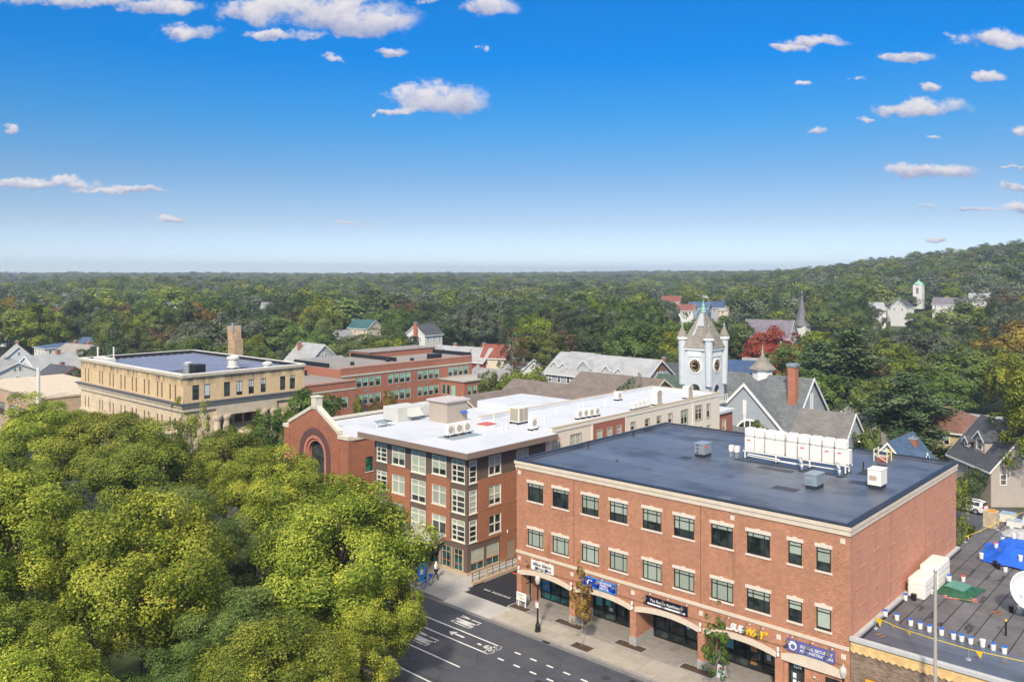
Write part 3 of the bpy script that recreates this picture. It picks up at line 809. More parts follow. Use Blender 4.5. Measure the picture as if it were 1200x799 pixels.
# bay 5 doors
o = link('entrance', pane_mesh(1.16, 2.63, GLASS, 0., 'entrance'), main); o.location = Vector((25.2,.4,.12))-wloc(main)
link('frame', frame_mesh(1.16, 2.63, (), (.8,), .1, .08, .08, DARKFRAME), o)
text('4238', .3, mk('house_number', (.55,.68,.60), .5), o, 0, 2.37, -.02)
for x, z in ((-.2,1.55),(-.2,1.1),(.15,1.05),(.15,.6)):
    k = MB(); k.box(x-.12,x+.12,-.02,-.008,z,z+.34); k.build('notice', WHITE, o, local=True)
o = link('entrance', pane_mesh(1.05, 2.43, mk('dark_shutter', (.03,.03,.033), .5), 0., 'entrance'), main); o.location = Vector((27.675,.36,.12))-wloc(main)
link('frame', frame_mesh(1.05, 2.43, (), (.3,.55,.8), .1, .05, .08, DARKFRAME), o)
for z in (2.25, 1.45):
    k = MB(); k.lathe([(.0,0),(.09,.02),(.1,.06),(.06,.1)], (26.5,.06,z), 10); k.build('alarm_bell', WHITE_DIRTY, main, smooth=True)
# wall lights between the bays
for u in (.36, 6.15, 12.15, 18.1, 24.05):
    k = MB(); k.lathe([(.07,0),(.085,.03),(.085,.24),(.06,.27)], (u,-.16,3.02), 10); k.lathe([(.07,0),(.085,.03),(.085,.24),(.06,.27)], (u,-.16,3.36), 10)
    o = k.build('wall_light', WHITE, main)
    k = MB(); k.box(u-.06,u+.06,-.12,-.0,3.28,3.37); k.build('bracket', BLACK, o)
# conduit run along the fronts
k = MB(); k.tube((.6,-.03,3.72),(28.5,-.03,3.72),.02,n=5); k.build('conduit', mk('conduit', (.12,.05,.035), .7), main)
# gooseneck sign lamps
def sign_lamp(u, z=4.66):
    def f():
        k = MB(); k.path([(0,-.02,0),(0,-.25,.16),(0,-.55,.2),(0,-.75,.05)], .018, 6)
        k.lathe([(.03,.0),(.06,-.02),(.17,-.14),(.175,-.17)], (0,-.75,.06), 12); return k.mesh('sign_lamp', mk('bronze_lamp', (.13,.11,.09), .5))
    o = link('sign_lamp', cached('signlamp', f), main); o.location = Vector((u,0,z-.1))-wloc(main)
    def g():
        k = MB(); k.lathe([(.05,-.04),(.06,0),(.03,.05)], (0,-.03,0), 8); return k.mesh('lamp_base', UNIT_WHITE)
    link('lamp_base', cached('slb', g), o)
for u in (1.75,2.75,3.8,7.6,9.2,10.8,13.7,15.3,16.9,20.3,21.9,22.9,25.0,26.4,27.7): sign_lamp(u)

# ------- shop signs: boards fixed to the brick, each a thing of its own
def board(name, u0, u1, z0, z1, mat, label, d=.1, rim=None):
    o = root(name, ((u0+u1)/2, -.0, z0), label, 'sign', 'shop signs over the arches')
    k = MB(); k.box(u0,u1,-d,-.003,z0,z1); k.build('panel', mat, o)
    if rim:
        w, h = u1-u0, z1-z0; k = MB()
        for x0,x1,a0,a1 in ((u0,u0+.06,z0,z1),(u1-.06,u1,z0,z1),(u0+.06,u1-.06,z0,z0+.06),(u0+.06,u1-.06,z1-.06,z1)): k.box(x0,x1,-d-.03,-d+.002,a0,a1)
        k.build('rim', rim, o)
    return o
INK = mk('sign_black', (.015,.015,.018), .5); SWHITE = mk('sign_white', (.82,.82,.82), .5)
LAMPY = -.106
s = board('shop_sign', 1.75, 4.2, 3.7, 4.5, SWHITE, 'white bank sign with a blue star and black lettering', .1)
text('East Boston', .36, INK, s, .16, .54, LAMPY, bold=.006); text('Savings Bank', .36, INK, s, .1, .2, LAMPY, bold=.006)
k = MB()
star = []
for i in range(10):
    a = math.pi/2+i*math.pi/5; q = .17 if i % 2 == 0 else .08; star.append((-.92+q*math.cos(a), -.11, .55+q*math.sin(a)))
k.prism(star, (0,.008,0)); k.build('logo', mk('logo_blue', (.03,.25,.75), .5), s, local=True)
s = board('shop_sign', 7.35, 10.65, 3.72, 4.52, mk('sign_blue', (.01,.05,.42), .4), 'deep blue dental sign with pale blue rim and white lettering', .1, mk('sign_rim_blue', (.06,.35,.80), .4))
for t_, z in (('ROSLINDALE', .6), ('FAMILY', .38), ('DENTAL', .16)): text(t_, .25, SWHITE, s, .45, z, LAMPY, bold=.01)
k = MB()
k.prism([(-1.25,-.11,.42),(-1.05,-.11,.6),(-.95,-.11,.58),(-1.12,-.11,.38),(-1.12,-.11,.16),(-1.22,-.11,.16)], (0,.008,0)); k.prism([(-.9,-.11,.62),(-.75,-.11,.56),(-.72,-.11,.46),(-.86,-.11,.52)], (0,.008,0)); k.build('logo', SWHITE, s, local=True)
s = board('shop_sign', 13.4, 17.0, 3.72, 4.42, mk('sign_navy', (.008,.01,.03), .4), 'black apothecary sign with white lettering over a white strip', .1)
text('The Rozzie Apothecary', .3, SWHITE, s, 0, .44, LAMPY, bold=.004)
k = MB(); k.box(-1.65,1.62,-.108,-.1,.1,.23); k.build('strip', SWHITE, s, local=True)
s = board('shop_sign', 24.62, 27.9, 3.62, 4.42, mk('sign_violet', (.12,.125,.34), .5), 'slate blue government office sign with round white emblem', .1)
text('SOCIAL SECURITY', .27, SWHITE, s, .42, .52, LAMPY, bold=.008); text('ADMINISTRATION', .27, SWHITE, s, .42, .23, LAMPY, bold=.008)
k = MB(); k.lathe([(.3,0),(.3,.008)], (0,0,0), 20); e = k.build('emblem', SWHITE, s, local=True); e.location = (-1.2,-.104,.42); e.rotation_euler = (math.pi/2,0,0)
k = MB(); k.lathe([(.17,0),(.17,.006)], (0,0,0), 14); e2 = k.build('emblem_centre', mk('sign_violet', (0,0,0)), e, local=True); e2.location = (.03,-.06,.007)
s = root('shop_sign', (21.6, -.05, 3.9), 'individual white and yellow letters with arrow ends spelling a sandwich shop name', 'sign', 'shop signs over the arches')
YEL = mk('sign_yellow', (.85,.56,.02), .45)
text('SUB', .66, SWHITE, s, -.62, .12, -.03, bold=.03, shear=.18, depth=.05, spacing=.92, name='letters'); text('WAY', .66, YEL, s, .68, .12, -.03, bold=.03, shear=.18, depth=.05, spacing=.92, name='letters')
k = MB(); k.prism([(1.3,-.08,.3),(1.55,-.08,.3),(1.55,-.08,.2),(1.72,-.08,.36),(1.55,-.08,.5),(1.55,-.08,.42),(1.3,-.08,.42)], (0,.05,0)); k.build('arrow', YEL, s, local=True)
k = MB(); k.prism([(-1.1,-.08,-.12),(-1.4,-.08,-.12),(-1.4,-.08,-.2),(-1.55,-.08,-.06),(-1.4,-.08,.06),(-1.4,-.08,-.02),(-1.1,-.08,-.02)], (0,.05,0)); k.build('arrow', SWHITE, s, local=True)

# ------- roof plant
RZ = 12.6
frm = root('pipe_rack', (18.6, 15.3, RZ), 'long white pipe rack carrying the row of wrapped heat pump units', 'rack')
k = MB()
for v in (14.9, 15.7): k.box(13.9, 23.3, v-.04, v+.04, RZ+.62, RZ+.72)
k.build('rail', UNIT_WHITE, frm)
for u in (14.1,17.0,20.0,23.0):
    for v in (14.9,15.7):
        k = MB(); k.box(u-.05,u+.05,v-.05,v+.05,RZ-.01,RZ+.62); l = k.build('leg', UNIT_WHITE, frm)
        k = MB(); k.box(u-.15,u+.15,v-.12,v+.12,RZ-.012,RZ+.05); k.build('foot', BLACK, l)
k = MB(); k.path([(14.5,14.6,RZ+.5),(17.4,14.6,RZ+.42),(17.4,14.6,RZ+.3),(19.4,14.6,RZ+.3)], .05); k.path([(19.6,14.5,RZ+.35),(22.6,14.5,RZ+.35),(22.6,14.5,RZ+.7)], .05); k.path([(14.5,14.5,RZ+.36),(19.5,14.5,RZ+.24)], .04); k.build('pipework', UNIT_WHITE, frm)
seps = [14.05,14.98,15.98,16.85,17.9,18.95,20.0,21.05,22.1]
REDTAG = mk('red_label', (.75,.10,.08), .5)
for i, u in enumerate(seps):
    w = .86 if i < 4 else .93
    where = ['first', 'second', 'third', 'fourth', 'fifth', 'sixth', 'seventh', 'eighth', 'last'][i]
    hp = root('heat_pump', (u+w/2, 15.3, RZ+.72), f'{where} white wrapped heat pump counting from the small white condensers' if i < 8 else 'white wrapped heat pump at the end of the rack nearest the square white vent', 'heat pump', 'heat pumps on the roof rack')
    k = MB(); k.box(u, u+w, 14.86, 15.74, RZ+.72, RZ+1.95); k.build('cabinet', UNIT_WHITE, hp, bevel=.06)
    k = MB(); k.box(u-.02, u+w+.02, 14.83, 15.66, RZ+1.953, RZ+2.75); k.build('hood', UNIT_WHITE, hp, bevel=.16)
    if i in (0,5,7,8):
        k = MB(); k.box(u+.25,u+.55,14.845,14.858,RZ+1.6,RZ+1.72); k.build('label', REDTAG, hp)
hp_extra = MB(); hp_extra.box(23.04,23.3,14.9,15.6,RZ+.8,RZ+2.0)
hp_extra.thing('electrical_box', UNIT_WHITE, 'slim white electrical box on the end of the wrapped heat pump row', 'box', bevel=.03)
def duct(u, v, lab):
    o = root('duct_elbow', (u, v, RZ), lab, 'duct', 'grey duct elbows under the pipe rack')
    k = MB(); k.path([(u,v,RZ),(u,v,RZ+.62),(u-.12,v+.1,RZ+.8),(u-.5,v+.5,RZ+.86),(u-.5,v+.9,RZ+.86)], .14, 10); k.build('pipe', GALV, o, smooth=True)
    k = MB(); k.lathe([(.24,0),(.24,.05),(.17,.12)], (u,v,RZ), 12); k.build('flashing', MEMBRANE_PATCH, o)
duct(19.9, 10.9+2.6, 'grey duct elbow left of the grey ventilator box under the rack'); duct(23.0, 13.6, 'grey duct elbow between the grey ventilator box and the square white vent')
# box ventilators
def roofbox(name, u0, u1, v0, v1, h, mat, label, louver=True, cat='roof vent', lm=None):
    o = root(name, ((u0+u1)/2, (v0+v1)/2, RZ), label, cat)
    k = MB(); k.box(u0+.06,u1-.06,v0+.06,v1-.06,RZ-.01,RZ+.28); k.build('curb', MEMBRANE_PATCH, o)
    k = MB(); k.box(u0,u1,v0,v1,RZ+.28,RZ+h-.05); k.build('body', mat, o, bevel=.02)
    k = MB(); k.box(u0-.04,u1+.04,v0-.04,v1+.04,RZ+h-.048,RZ+h); k.build('lid', mat, o, bevel=.015)
    if louver:
        for q in range(4):
            k = MB(); z = RZ+h*.5+q*.09; k.prism([(u0+.12,v0-.004,z),(u1-.3,v0-.004,z),(u1-.3,v0-.05,z-.045),(u0+.12,v0-.05,z-.045)], (0,0,.012)); k.build('louvre', lm or mat, o)
    return o
roofbox('roof_vent', 22.4, 23.35, 8.1, 9.7, 1.15, DUCT, 'blue-grey sheet metal ventilator box in front of the heat pump row')
roofbox('roof_vent', 25.95, 26.95, 11.5, 12.9, 1.5, UNIT_WHITE, 'square white louvred ventilator box near the stone coping', lm=mk('rusty_louvre', (.55,.40,.32), .6))
o = roofbox('roof_vent', 10.4, 11.4, 12.4, 13.8, 1.25, GALV, 'shiny galvanised exhaust fan box alone on the black roof', False)
k = MB(); k.box(11.401,11.42,12.5,12.9,RZ+.9,RZ+1.05); k.build('label', REDTAG, o)
for z in (.45,.75,1.05):
    k = MB(); k.lathe([(.10,0),(.10,.06)], (10.75,12.37,RZ+z), 8); k.build('fan_outlet', BLACK, o)
def ventpipe(u, v, h, lab, mat=BLACKCAP):
    o = root('vent_pipe', (u, v, RZ), lab, 'pipe', 'short vent pipes standing on the black roof')
    k = MB(); k.tube((u,v,RZ-.02),(u,v,RZ+h),.055,n=8); k.build('pipe', mat, o)
    k = MB(); k.lathe([(.16,0),(.14,.03),(.07,.12)], (u,v,RZ), 10); k.build('collar', MEMBRANE_PATCH, o)
ventpipe(.95, 9.1, .55, 'black vent pipe by the roof edge, nearer the street'); ventpipe(.95, 16.7, .6, 'black vent pipe by the roof edge, halfway back'); ventpipe(23.6, 17.3, .7, 'black vent pipe between wrapped heat pumps and railed hatch')
ventpipe(6.3, 6.2, .12, 'tiny white vent cap low on the open black roof', UNIT_WHITE)
# two white fans at the far end of the rack
for i, u in enumerate((12.75, 13.3)):
    hp = root('condenser', (u+.2, 14.6, RZ), ['small white condenser on a stand left of the wrapped heat pumps', 'small white condenser tucked against the first wrapped heat pump'][i], 'condenser', 'small condensers beside the rack')
    k = MB(); k.box(u,u+.36,14.4,14.8,RZ+.5,RZ+1.05); k.build('cabinet', UNIT_WHITE, hp, bevel=.03)
    for v in (14.42,14.72):
        k = MB(); k.box(u+.05,u+.31,v,v+.05,RZ,RZ+.5); k.build('leg', GALV, hp)
# railed roof hatch
o = root('roof_hatch', (23.6, 22.0, RZ), 'roof hatch with pink lid inside a white and yellow guard rail', 'roof hatch')
k = MB(); k.box(23.2,24.0,21.7,22.4,RZ,RZ+.32); k.build('curb', mk('hatch_red', (.45,.13,.09), .6), o)
k = MB(); k.box(23.15,24.05,21.65,22.45,RZ+.32,RZ+.42); k.build('lid', mk('hatch_pink', (.62,.36,.33), .6), o)
YELP = mk('rail_yellow', (.80,.66,.10), .5); IV = mk('rail_ivory', (.75,.72,.55), .5)
c = [(23.05,21.45),(24.15,21.45),(24.15,22.6),(23.05,22.6)]
for i, (u, v) in enumerate(c):
    k = MB(); k.box(u-.035,u+.035,v-.035,v+.035,RZ,RZ+1.1); k.build('post', YELP if i == 2 else IV, o)
for i, j in ((0,1),(3,0),(1,2)):
    for z in (.6,1.05):
        k = MB(); k.tube((*c[i],RZ+z),(*c[j],RZ+z),.025); k.build('rail', YELP if i == 1 else IV, o)
k = MB(); k.tube((*c[0],RZ+.62),(c[1][0],c[1][1],RZ+.08),.025); k.build('brace', IV, o)
# ---------------------------------------------------------------- four-storey brown and brick apartment block with the white roof
U0, U1, V0, V1, VW, WU = -22.3, -8.2, 2.0, 13.7, 51.6, -19.2
apt = root('apartment_building', ((U0+U1)/2, 20, 0), 'four-storey brown and brick apartment block with long cream wing and white roof', 'building')
TOPZ = 11.55
ZR = [(9.2,11.1),(6.25,8.15),(3.4,5.24)]
ZT = [(8.9,11.1),(5.95,8.15),(3.2,5.24)]
# front: (x range, brick?) bays
fh = []; fw = []
for ri in range(3):
    a, c = ZR[ri], ZT[ri]
    fw += [(-21.88,-20.2,*a,'strip'),(-19.35,-17.3,*a,'lb'),(-16.3,-14.12,*c,'lb3'),(-13.15,-11.1,*a,'lb'),(-10.3,-8.5,*c,'strip')]
gfront = [(-10.05,-8.85),(-11.75,-10.55),(-13.55,-12.2)]
fh = [w[:4] for w in fw]+[(a,c,.35,2.45) for a, c in gfront]+[(-16.9,-14.2,.15,2.5)]
b = MB(); wall_grid(b, 'y', V0, U0, U1, 0, TOPZ, fh, .16); b.build('wall', BROWN, apt)
rh = [(2.28,3.3,*z,'strip1') for z in ZT]+[(4.97,6.74,*z,'pair') for z in ZR]+[(9.06,10.92,*z,'pair') for z in ZR]
gside = [(2.5,4.3),(4.65,6.5)]
b = MB(); wall_grid(b, 'x', U1, V0, V1, 0, TOPZ, [w[:4] for w in rh]+[(a,c,.35,2.4) for a, c in gside]+[(7.6,8.7,.1,2.2)], .16, 0, -1); b.build('wall', BROWN, apt)
b = MB(); wall_grid(b, 'x', U0, V0, V1, 0, TOPZ, [], .1); wall_grid(b, 'y', V1, U0, U1, 0, TOPZ, []); b.build('wall', BROWN, apt)
# brick veneer, proud of the brown panels
def veneer(ax, pos, a0, a1, z0, z1, holes, inward):
    k = MB(); e = .07*(-inward)
    hs = [h for h in holes if h[0] >= a0-.01 and h[1] <= a1+.01 and h[2] >= z0-.01 and h[3] <= z1+.01]
    wall_grid(k, ax, pos+e, a0, a1, z0, z1, hs, .09, 0, inward)
    P = (lambda a, z, d: (a, pos+d, z)) if ax == 'y' else (lambda a, z, d: (pos+d, a, z))
    for p, q in (((a0,z0),(a1,z0)),((a1,z0),(a1,z1)),((a1,z1),(a0,z1)),((a0,z1),(a0,z0))): k.quad(P(*p,e),P(*q,e),P(*q,0),P(*p,0))
    k.build('brick_veneer', BRICK_ORANGE, apt)
veneer('y', V0, -20.05, -16.48, 2.95, 9.03, fh, 1)
veneer('y', V0, -13.95, -10.55, 2.95, 9.03, fh, 1)
veneer('x', U1, 3.5, V1, 2.95, 9.02, rh, -1)
veneer('x', U1, 6.7, V1, .02, 2.946, rh+[(7.6,8.7,.1,2.2)], -1)
for z in (6.02, 3.12):
    k = MB(); k.box(U1+.07,U1+.1,3.5,V1,z-.05,z+.03); k.build('brick_course', BRICK_ORANGE, apt)
# windows
def ap_win(x, y, z0, z1, rz, w, st, ri, i):
    h = z1-z0; bl = ((i*7+ri*3) % 5)/5
    kw = dict(t=.07, ti=.09, d=.1, fmat=CREAM_TRIM, gmat=GLASS, bmat=BLIND, recess=.06, sill=CREAM_TRIM, sill_h=.1, ext=.06, out=.1)
    if st == 'strip': window(apt, x, y, z0, rz, w, h, (.38,), (.25,.5,.75), blind=.27 if ri < 2 else .25, **kw)
    elif st == 'strip1': window(apt, x, y, z0, rz, w, h, (), (.25,.5,.75), blind=.3 if ri != 1 else 1, **kw)
    elif st == 'lb': window(apt, x, y, z0, rz, w, h, (.5,), (.66,), blind=[0,.66,1,.7,1,.4][(i+ri) % 6], **kw)
    elif st == 'lb3': window(apt, x, y, z0, rz, w, h, (.5,), (.3,.74), blind=[1,.7,.9][ri], **kw)
    else: window(apt, x, y, z0, rz, w, h, (.5,), (.5,), blind=[.6,.75,0][ri], **kw)
for i, (a, c, z0, z1, st) in enumerate(fw): ap_win((a+c)/2, V0, z0, z1, 0, c-a, st, i//5, i % 5)
for i, (a, c, z0, z1, st) in enumerate(rh): ap_win(U1, (a+c)/2, z0, z1, FACE_U, c-a, st, i % 3, i)
ORANGE_RAIL = mk('orange_rail', (.42,.13,.05), .5)
for a, c in gfront:
    o = window(apt, (a+c)/2, V0, .35, 0, c-a, 2.1, (.5,), (.72,), .06, .05, .06, TAN_TRIM, GLASS_TEAL, recess=.08)
    k = MB(); k.box(-(c-a)/2,(c-a)/2,-.04,-.02,.62,.7); k.build('rail', ORANGE_RAIL, o, local=True)
for a, c in gside:
    o = window(apt, U1, (a+c)/2, .35, FACE_U, c-a, 2.05, (.5,), (.6,), .05, .05, .06, TAN_TRIM, GLASS_TEAL, .64, BLIND, recess=.08)
    k = MB(); k.box(-(c-a)/2,(c-a)/2,-.05,-.02,.68,.77); k.build('rail', ORANGE_RAIL, o, local=True)
for a, c in ((-10.3,-10.2),(-8.75,-8.65),(-12.0,-11.9)):
    k = MB(); k.box(a,c,V0-.1,V0-.01,.1,2.5); k.build('pilaster', TAN_TRIM, apt)
o = window(apt, -15.55, V0, .15, 0, 2.7, 2.35, (.3,.7), (.85,), .07, .06, .07, mk('grey_frame', (.10,.10,.10), .5), GLASS_TEAL, recess=.1, name='entrance')
k = MB(); k.box(-.35,.3,-.6,-.55,.05,2.0); k.build('door', GLASS_TEAL, o, local=True)
k = MB(); k.box(U1-.1,U1+.03,7.6,8.7,.1,2.2); o = k.build('door', mk('service_door', (.30,.24,.19), .6), apt)
k = MB(); k.lathe([(.06,0),(.08,.1),(.05,.3)], (U1+.12,7.6,3.0), 8); k.build('wall_light', UNIT_WHITE, apt)
# stone plinth
k = MB(); k.box(U0,U1+.12,V0-.16,V0+.02,.05,.36); k.box(U1-.02,U1+.12,V0,7.5,.05,.355); k.build('plinth', TAN_TRIM, apt)
# eaves with deep fascia
ez0, ez1 = 11.55, 12.12
k = MB(); k.box(U0-1.6,U1+1.05,V0-1.05,V1+.9,ez0,ez1); k.build('fascia', BROWN_FASCIA, apt)
k = MB(); k.box(U0-1.56,U1+1.01,V0-1.01,V1+.86,ez1-.02,ez1+.04); k.build('roof', WHITE_ROOF, apt)
# long wing
wz = 12.3
k = MB()
wins = [(14.97,15.98,10.18,11.32,1),(17.95,19.8,10.18,11.33,2),(22.87,23.82,10.21,11.14,1),(24.84,25.75,10.19,11.15,1),(26.81,27.68,10.22,11.14,1),(29.64,30.51,10.23,11.2,1),(32.76,33.68,10.23,11.2,1),
        (35.43,36.31,10.23,11.2,1),(38.13,39.03,10.0,11.2,1),(41.25,42.87,9.42,11.23,2),(44.9,46.64,9.5,11.4,2),(47.97,48.87,9.45,11.32,1)]
low = [(a,c,z0-2.95,z1-2.95,n_) for a,c,z0,z1,n_ in wins]
wall_grid(k, 'x', U1+.02, V1+.01, VW, 0, wz, [w[:4] for w in wins+low], .12, 0, -1); k.build('wall', CREAM, apt)
k = MB(); wall_grid(k, 'y', VW, WU, U1+.02, 0, wz); wall_grid(k, 'x', WU, V1, VW, 0, wz); k.build('wall', CREAM, apt)
k = MB(); wall_grid(k, 'x', U1+.06, 22.1, 28.45, .1, 12.0, [w[:4] for w in wins+low], .06, 0, -1)
for v in (22.1, 28.45): k.quad((U1,v,.1),(U1+.06,v,.1),(U1+.06,v,12),(U1,v,12))
k.quad((U1,22.1,12),(U1,28.45,12),(U1+.06,28.45,12),(U1+.06,22.1,12)); k.build('brick_veneer', TERRA, apt)
k = MB()
for v in (21.95, 28.6, 44.3): k.box(U1,U1+.1,v-.1,v+.1,.1,12.0)
k.build('pilaster', CREAM, apt)
for i, (a,c,z0,z1,n_) in enumerate(wins+low):
    window(apt, U1+.02, (a+c)/2, z0, FACE_U, c-a, z1-z0, (.5,) if n_ == 2 else (), (.52,), .06, .06, .05, CREAM_TRIM, GLASS, [1,1,.9,1,1,.5,.2,.3,.6,.4,.3,.5][i % 12], BLIND, recess=.05, surround=TAN_TRIM)
k = MB(); k.box(U1-.25,U1+.1,V1+1.0,VW+.1,12.05,12.5); k.box(WU-.1,WU+.25,V1+1.0,VW+.1,12.05,12.497); k.box(WU+.25,U1-.25,VW-.25,VW+.098,12.05,12.494); k.build('parapet', CREAM, apt)
k = MB()
k.box(U1-.3,U1+.14,V1+1.0,VW+.14,12.505,12.54); k.box(WU-.14,WU+.3,V1+1.0,VW+.14,12.505,12.538); k.box(WU+.3,U1-.3,VW-.3,VW+.138,12.505,12.536); k.build('coping', TAN_TRIM, apt)
k = MB(); k.box(WU+.2,U1-.2,V1+.87,VW-.2,12.0,12.14); k.build('roof', WHITE_ROOF, apt)
k = MB(); k.box(WU+.25,WU+.5,V1+1.0,VW-.25,12.14,12.5); k.box(U1-.45,U1-.255,V1+1.0,VW-.25,12.14,12.5); k.box(WU+.5,U1-.45,VW-.45,VW-.255,12.14,12.498); k.build('upstand', WHITE_ROOF, apt)
# brick end block beyond the wing
k = MB(); wall_grid(k, 'x', U1-.4, VW+.1, 56.2, 0, 9.4, [(53.2,54.1,7.0,8.4)], .12, 0, -1); wall_grid(k, 'y', 56.2, -16, U1-.4, 0, 9.4); k.build('wall', TERRA, apt)
k = MB(); k.box(-16,U1-.1,VW+.1,56.6,9.4,9.75); k.build('roof', WHITE_ROOF, apt)
window(apt, U1-.4, 53.65, 7.0, FACE_U, .9, 1.4, (), (.5,), .06, .05, .05, CREAM_TRIM, GLASS, .8, recess=.05, surround=TAN_TRIM)
# entrance canopy
can = MB()
cx0, cx1 = -19.6, -11.3
can.prism([(cx0,-1.3,2.75),(cx1,-1.3,2.75),(cx1,V0-.02,2.75),(cx0,V0-.02,2.75)], (0,0,.5))
c_ = can.build('canopy', BROWN_FASCIA, apt)
k = MB(); k.add([(cx0-.05,-1.36,3.26),(cx1+.05,-1.36,3.26),(cx1+.05,V0-.03,3.55),(cx0-.05,V0-.03,3.55),(cx0-.05,-1.36,3.2),(cx1+.05,-1.36,3.2),(cx1+.05,V0-.03,3.2),(cx0-.05,V0-.03,3.2)],
                [(0,1,2,3),(4,7,6,5),(0,4,5,1),(1,5,6,2),(2,6,7,3),(3,7,4,0)]); k.build('canopy_roof', mk('canopy_metal', (.42,.40,.40), .5, .08, 1), c_)
o = link('lettering', text_mesh("ROSLINDALE NORTH", .3, mk('letters_grey', (.62,.60,.58), .4), depth=.03, bold=.02, spacing=1.3), c_); o.location = Vector((-16.0,-1.33,3.0))-wloc(c_); o.rotation_euler = (math.pi/2,0,0)
for u in (-14.6, -18.6):
    k = MB(); k.box(u-.1,u+.1,-.9,-.7,.12,2.75); k.build('column', CREAM_TRIM, apt)
# ramp guard wall and rail by the driveway
o = root('ramp_railing', (-6.3, 3.8, 0), 'black metal railing on a low kerb beside the driveway ramp', 'railing')
k = MB(); k.box(-6.5,-6.0,.6,7.4,-.05,.32); k.build('kerb_wall', TAN_TRIM, o)
k = MB(); k.box(-8.1,-6.5,.6,16,.0,.12); structure(k, 'ramp', CONCRETE_PALE)
for i in range(8):
    v = .75+i*.93; k = MB(); k.box(-6.27,-6.23,v-.02,v+.02,.3,1.25); k.build('post', BLACK, o)
for z in (.55,.9,1.22):
    k = MB(); k.tube((-6.25,.75,z),(-6.25,7.3,z),.022); k.build('rail', BLACK, o)
k = MB(); k.box(-6.24,-6.2,2.5,2.85,.35,1.2); k.thing('notice_board', mk('notice_tan', (.62,.48,.30), .5), 'narrow tan notice board fixed upright on the ramp railing', 'notice board')  # plain tan board colour
o = root('driveway_barrier', (-.05, 1.6, 0), 'red and white striped barrier arm sticking out from the brick corner', 'barrier')
k = MB(); k.tube((-.02,1.7,2.05),(-1.0,1.4,2.15),.05); k.build('arm', WHITE, o)
k = MB(); k.tube((-1.0,1.4,2.15),(-1.6,1.2,2.2),.055); k.build('tip', RED, o)

# ---- plant on the white roofs
WZ = 12.15
def outdoor_unit(u, v, z, rz, w, h, d, label, fans=1, group='outdoor units on the white roof', legs=True):
    o = root('outdoor_unit', (u, v, z), label, 'condenser', group, rz)
    b0 = .18 if legs else 0
    k = MB(); k.box(-w/2,w/2,-d/2,d/2,b0,b0+h); k.build('cabinet', UNIT_WHITE, o, local=True, bevel=.02)
    for i in range(fans):
        fx = 0 if fans == 1 else 0; fz = b0+h*(.5 if fans == 1 else (.28+.46*i))
        k = MB(); k.lathe([(min(w,h)*.36,0),(min(w,h)*.36,.02),(min(w,h)*.1,.03)], (0,0,0), 14); f = k.build('fan_grille', mk('fan_tan', (.42,.36,.29), .6), o, local=True); f.location = (0,-d/2,fz); f.rotation_euler = (math.pi/2,0,0)
    if legs:
        for x in (-w/2+.08, w/2-.08):
            k = MB(); k.box(x-.04,x+.04,-d/2-.1,d/2+.1,0,.18); k.build('foot', BLACK, o, local=True)
    k = MB(); k.box(w/2-.002,w/2+.012,-d/2+.05,d/2-.05,b0+.1,b0+h*.7); k.build('side_grille', UNIT_GREY, o, local=True)
    return o
k = MB(); k.box(-15.0,-12.6,4.4,8.6,WZ,WZ+.05); k.thing('walkway_mat', DUCT, 'grey mat under the row of three fan units on the white roof', 'mat')
for i, v in enumerate((5.4, 6.6, 7.8)):
    outdoor_unit(-14.2, v, WZ+.05, FACE_U, 1.0, 1.15, .4, ['fan unit of three on white roof, nearest the street', 'middle fan unit of the three on the white roof', 'fan unit of three on white roof, nearest the red skylight'][i])
outdoor_unit(-10.4, 14.2, WZ, FACE_U, 1.0, 1.3, .5, 'lone fan unit on the white roof just past the brown eave', 1)
o = root('cooling_unit', (-14.4, 16.4, WZ), 'tall white cooling unit with tan coil panels on the white roof', 'condenser')
k = MB(); k.box(-15.1,-13.7,15.6,17.2,WZ+.2,WZ+1.9); k.build('cabinet', UNIT_WHITE, o, bevel=.03)
for j, (v0, v1) in enumerate(((15.7,16.35),(16.45,17.1))):
    k = MB(); k.box(-13.7,-13.66,v0,v1,WZ+.35,WZ+1.75); k.build('coil_panel', mk('coil_tan', (.36,.32,.25), .7), o)
k = MB(); k.box(-15.0,-13.8,15.56,15.6,WZ+.35,WZ+1.75); k.build('coil_panel', mk('coil_tan', (0,0,0)), o)
for u in (-15.0,-13.9):
    k = MB(); k.box(u,u+.15,15.5,17.3,WZ,WZ+.2); k.build('foot', BLACK, o)
o = root('skylight', (-15.2, 12.0, WZ), 'low red-topped roof hatch on the white membrane', 'roof hatch')
k = MB(); k.box(-15.9,-14.6,11.2,12.7,WZ,WZ+.35); k.build('curb', UNIT_WHITE, o)
k = MB(); k.box(-15.95,-14.55,11.15,12.75,WZ+.35,WZ+.45); k.build('lid', mk('hatch_lid_red', (.50,.12,.09), .6), o)
o = root('stair_penthouse', (-21.4, 12.3, WZ), 'beige flat-roofed stair penthouse on the white roof', 'penthouse')
k = MB(); k.box(-23.1,-20.1,10.6,13.8,WZ,WZ+2.35); k.build('wall', mk('beige_panel', (.42,.355,.29), .7, .05), o)
k = MB(); k.box(-23.35,-19.85,10.35,14.05,WZ+2.35,WZ+2.55); k.build('roof', mk('penthouse_roof', (.50,.45,.44), .7, .12), o)
k = MB(); k.prism([(-20.08,12.6,WZ+1.1),(-19.6,12.6,WZ+.95),(-19.6,13.5,WZ+.95),(-20.08,13.5,WZ+1.1)], (0,0,.06)); k.build('door_hood', BLUE, o)
k = MB(); k.box(-20.11,-20.06,12.7,13.4,WZ,WZ+1.05); k.build('door', TAN_TRIM, o)
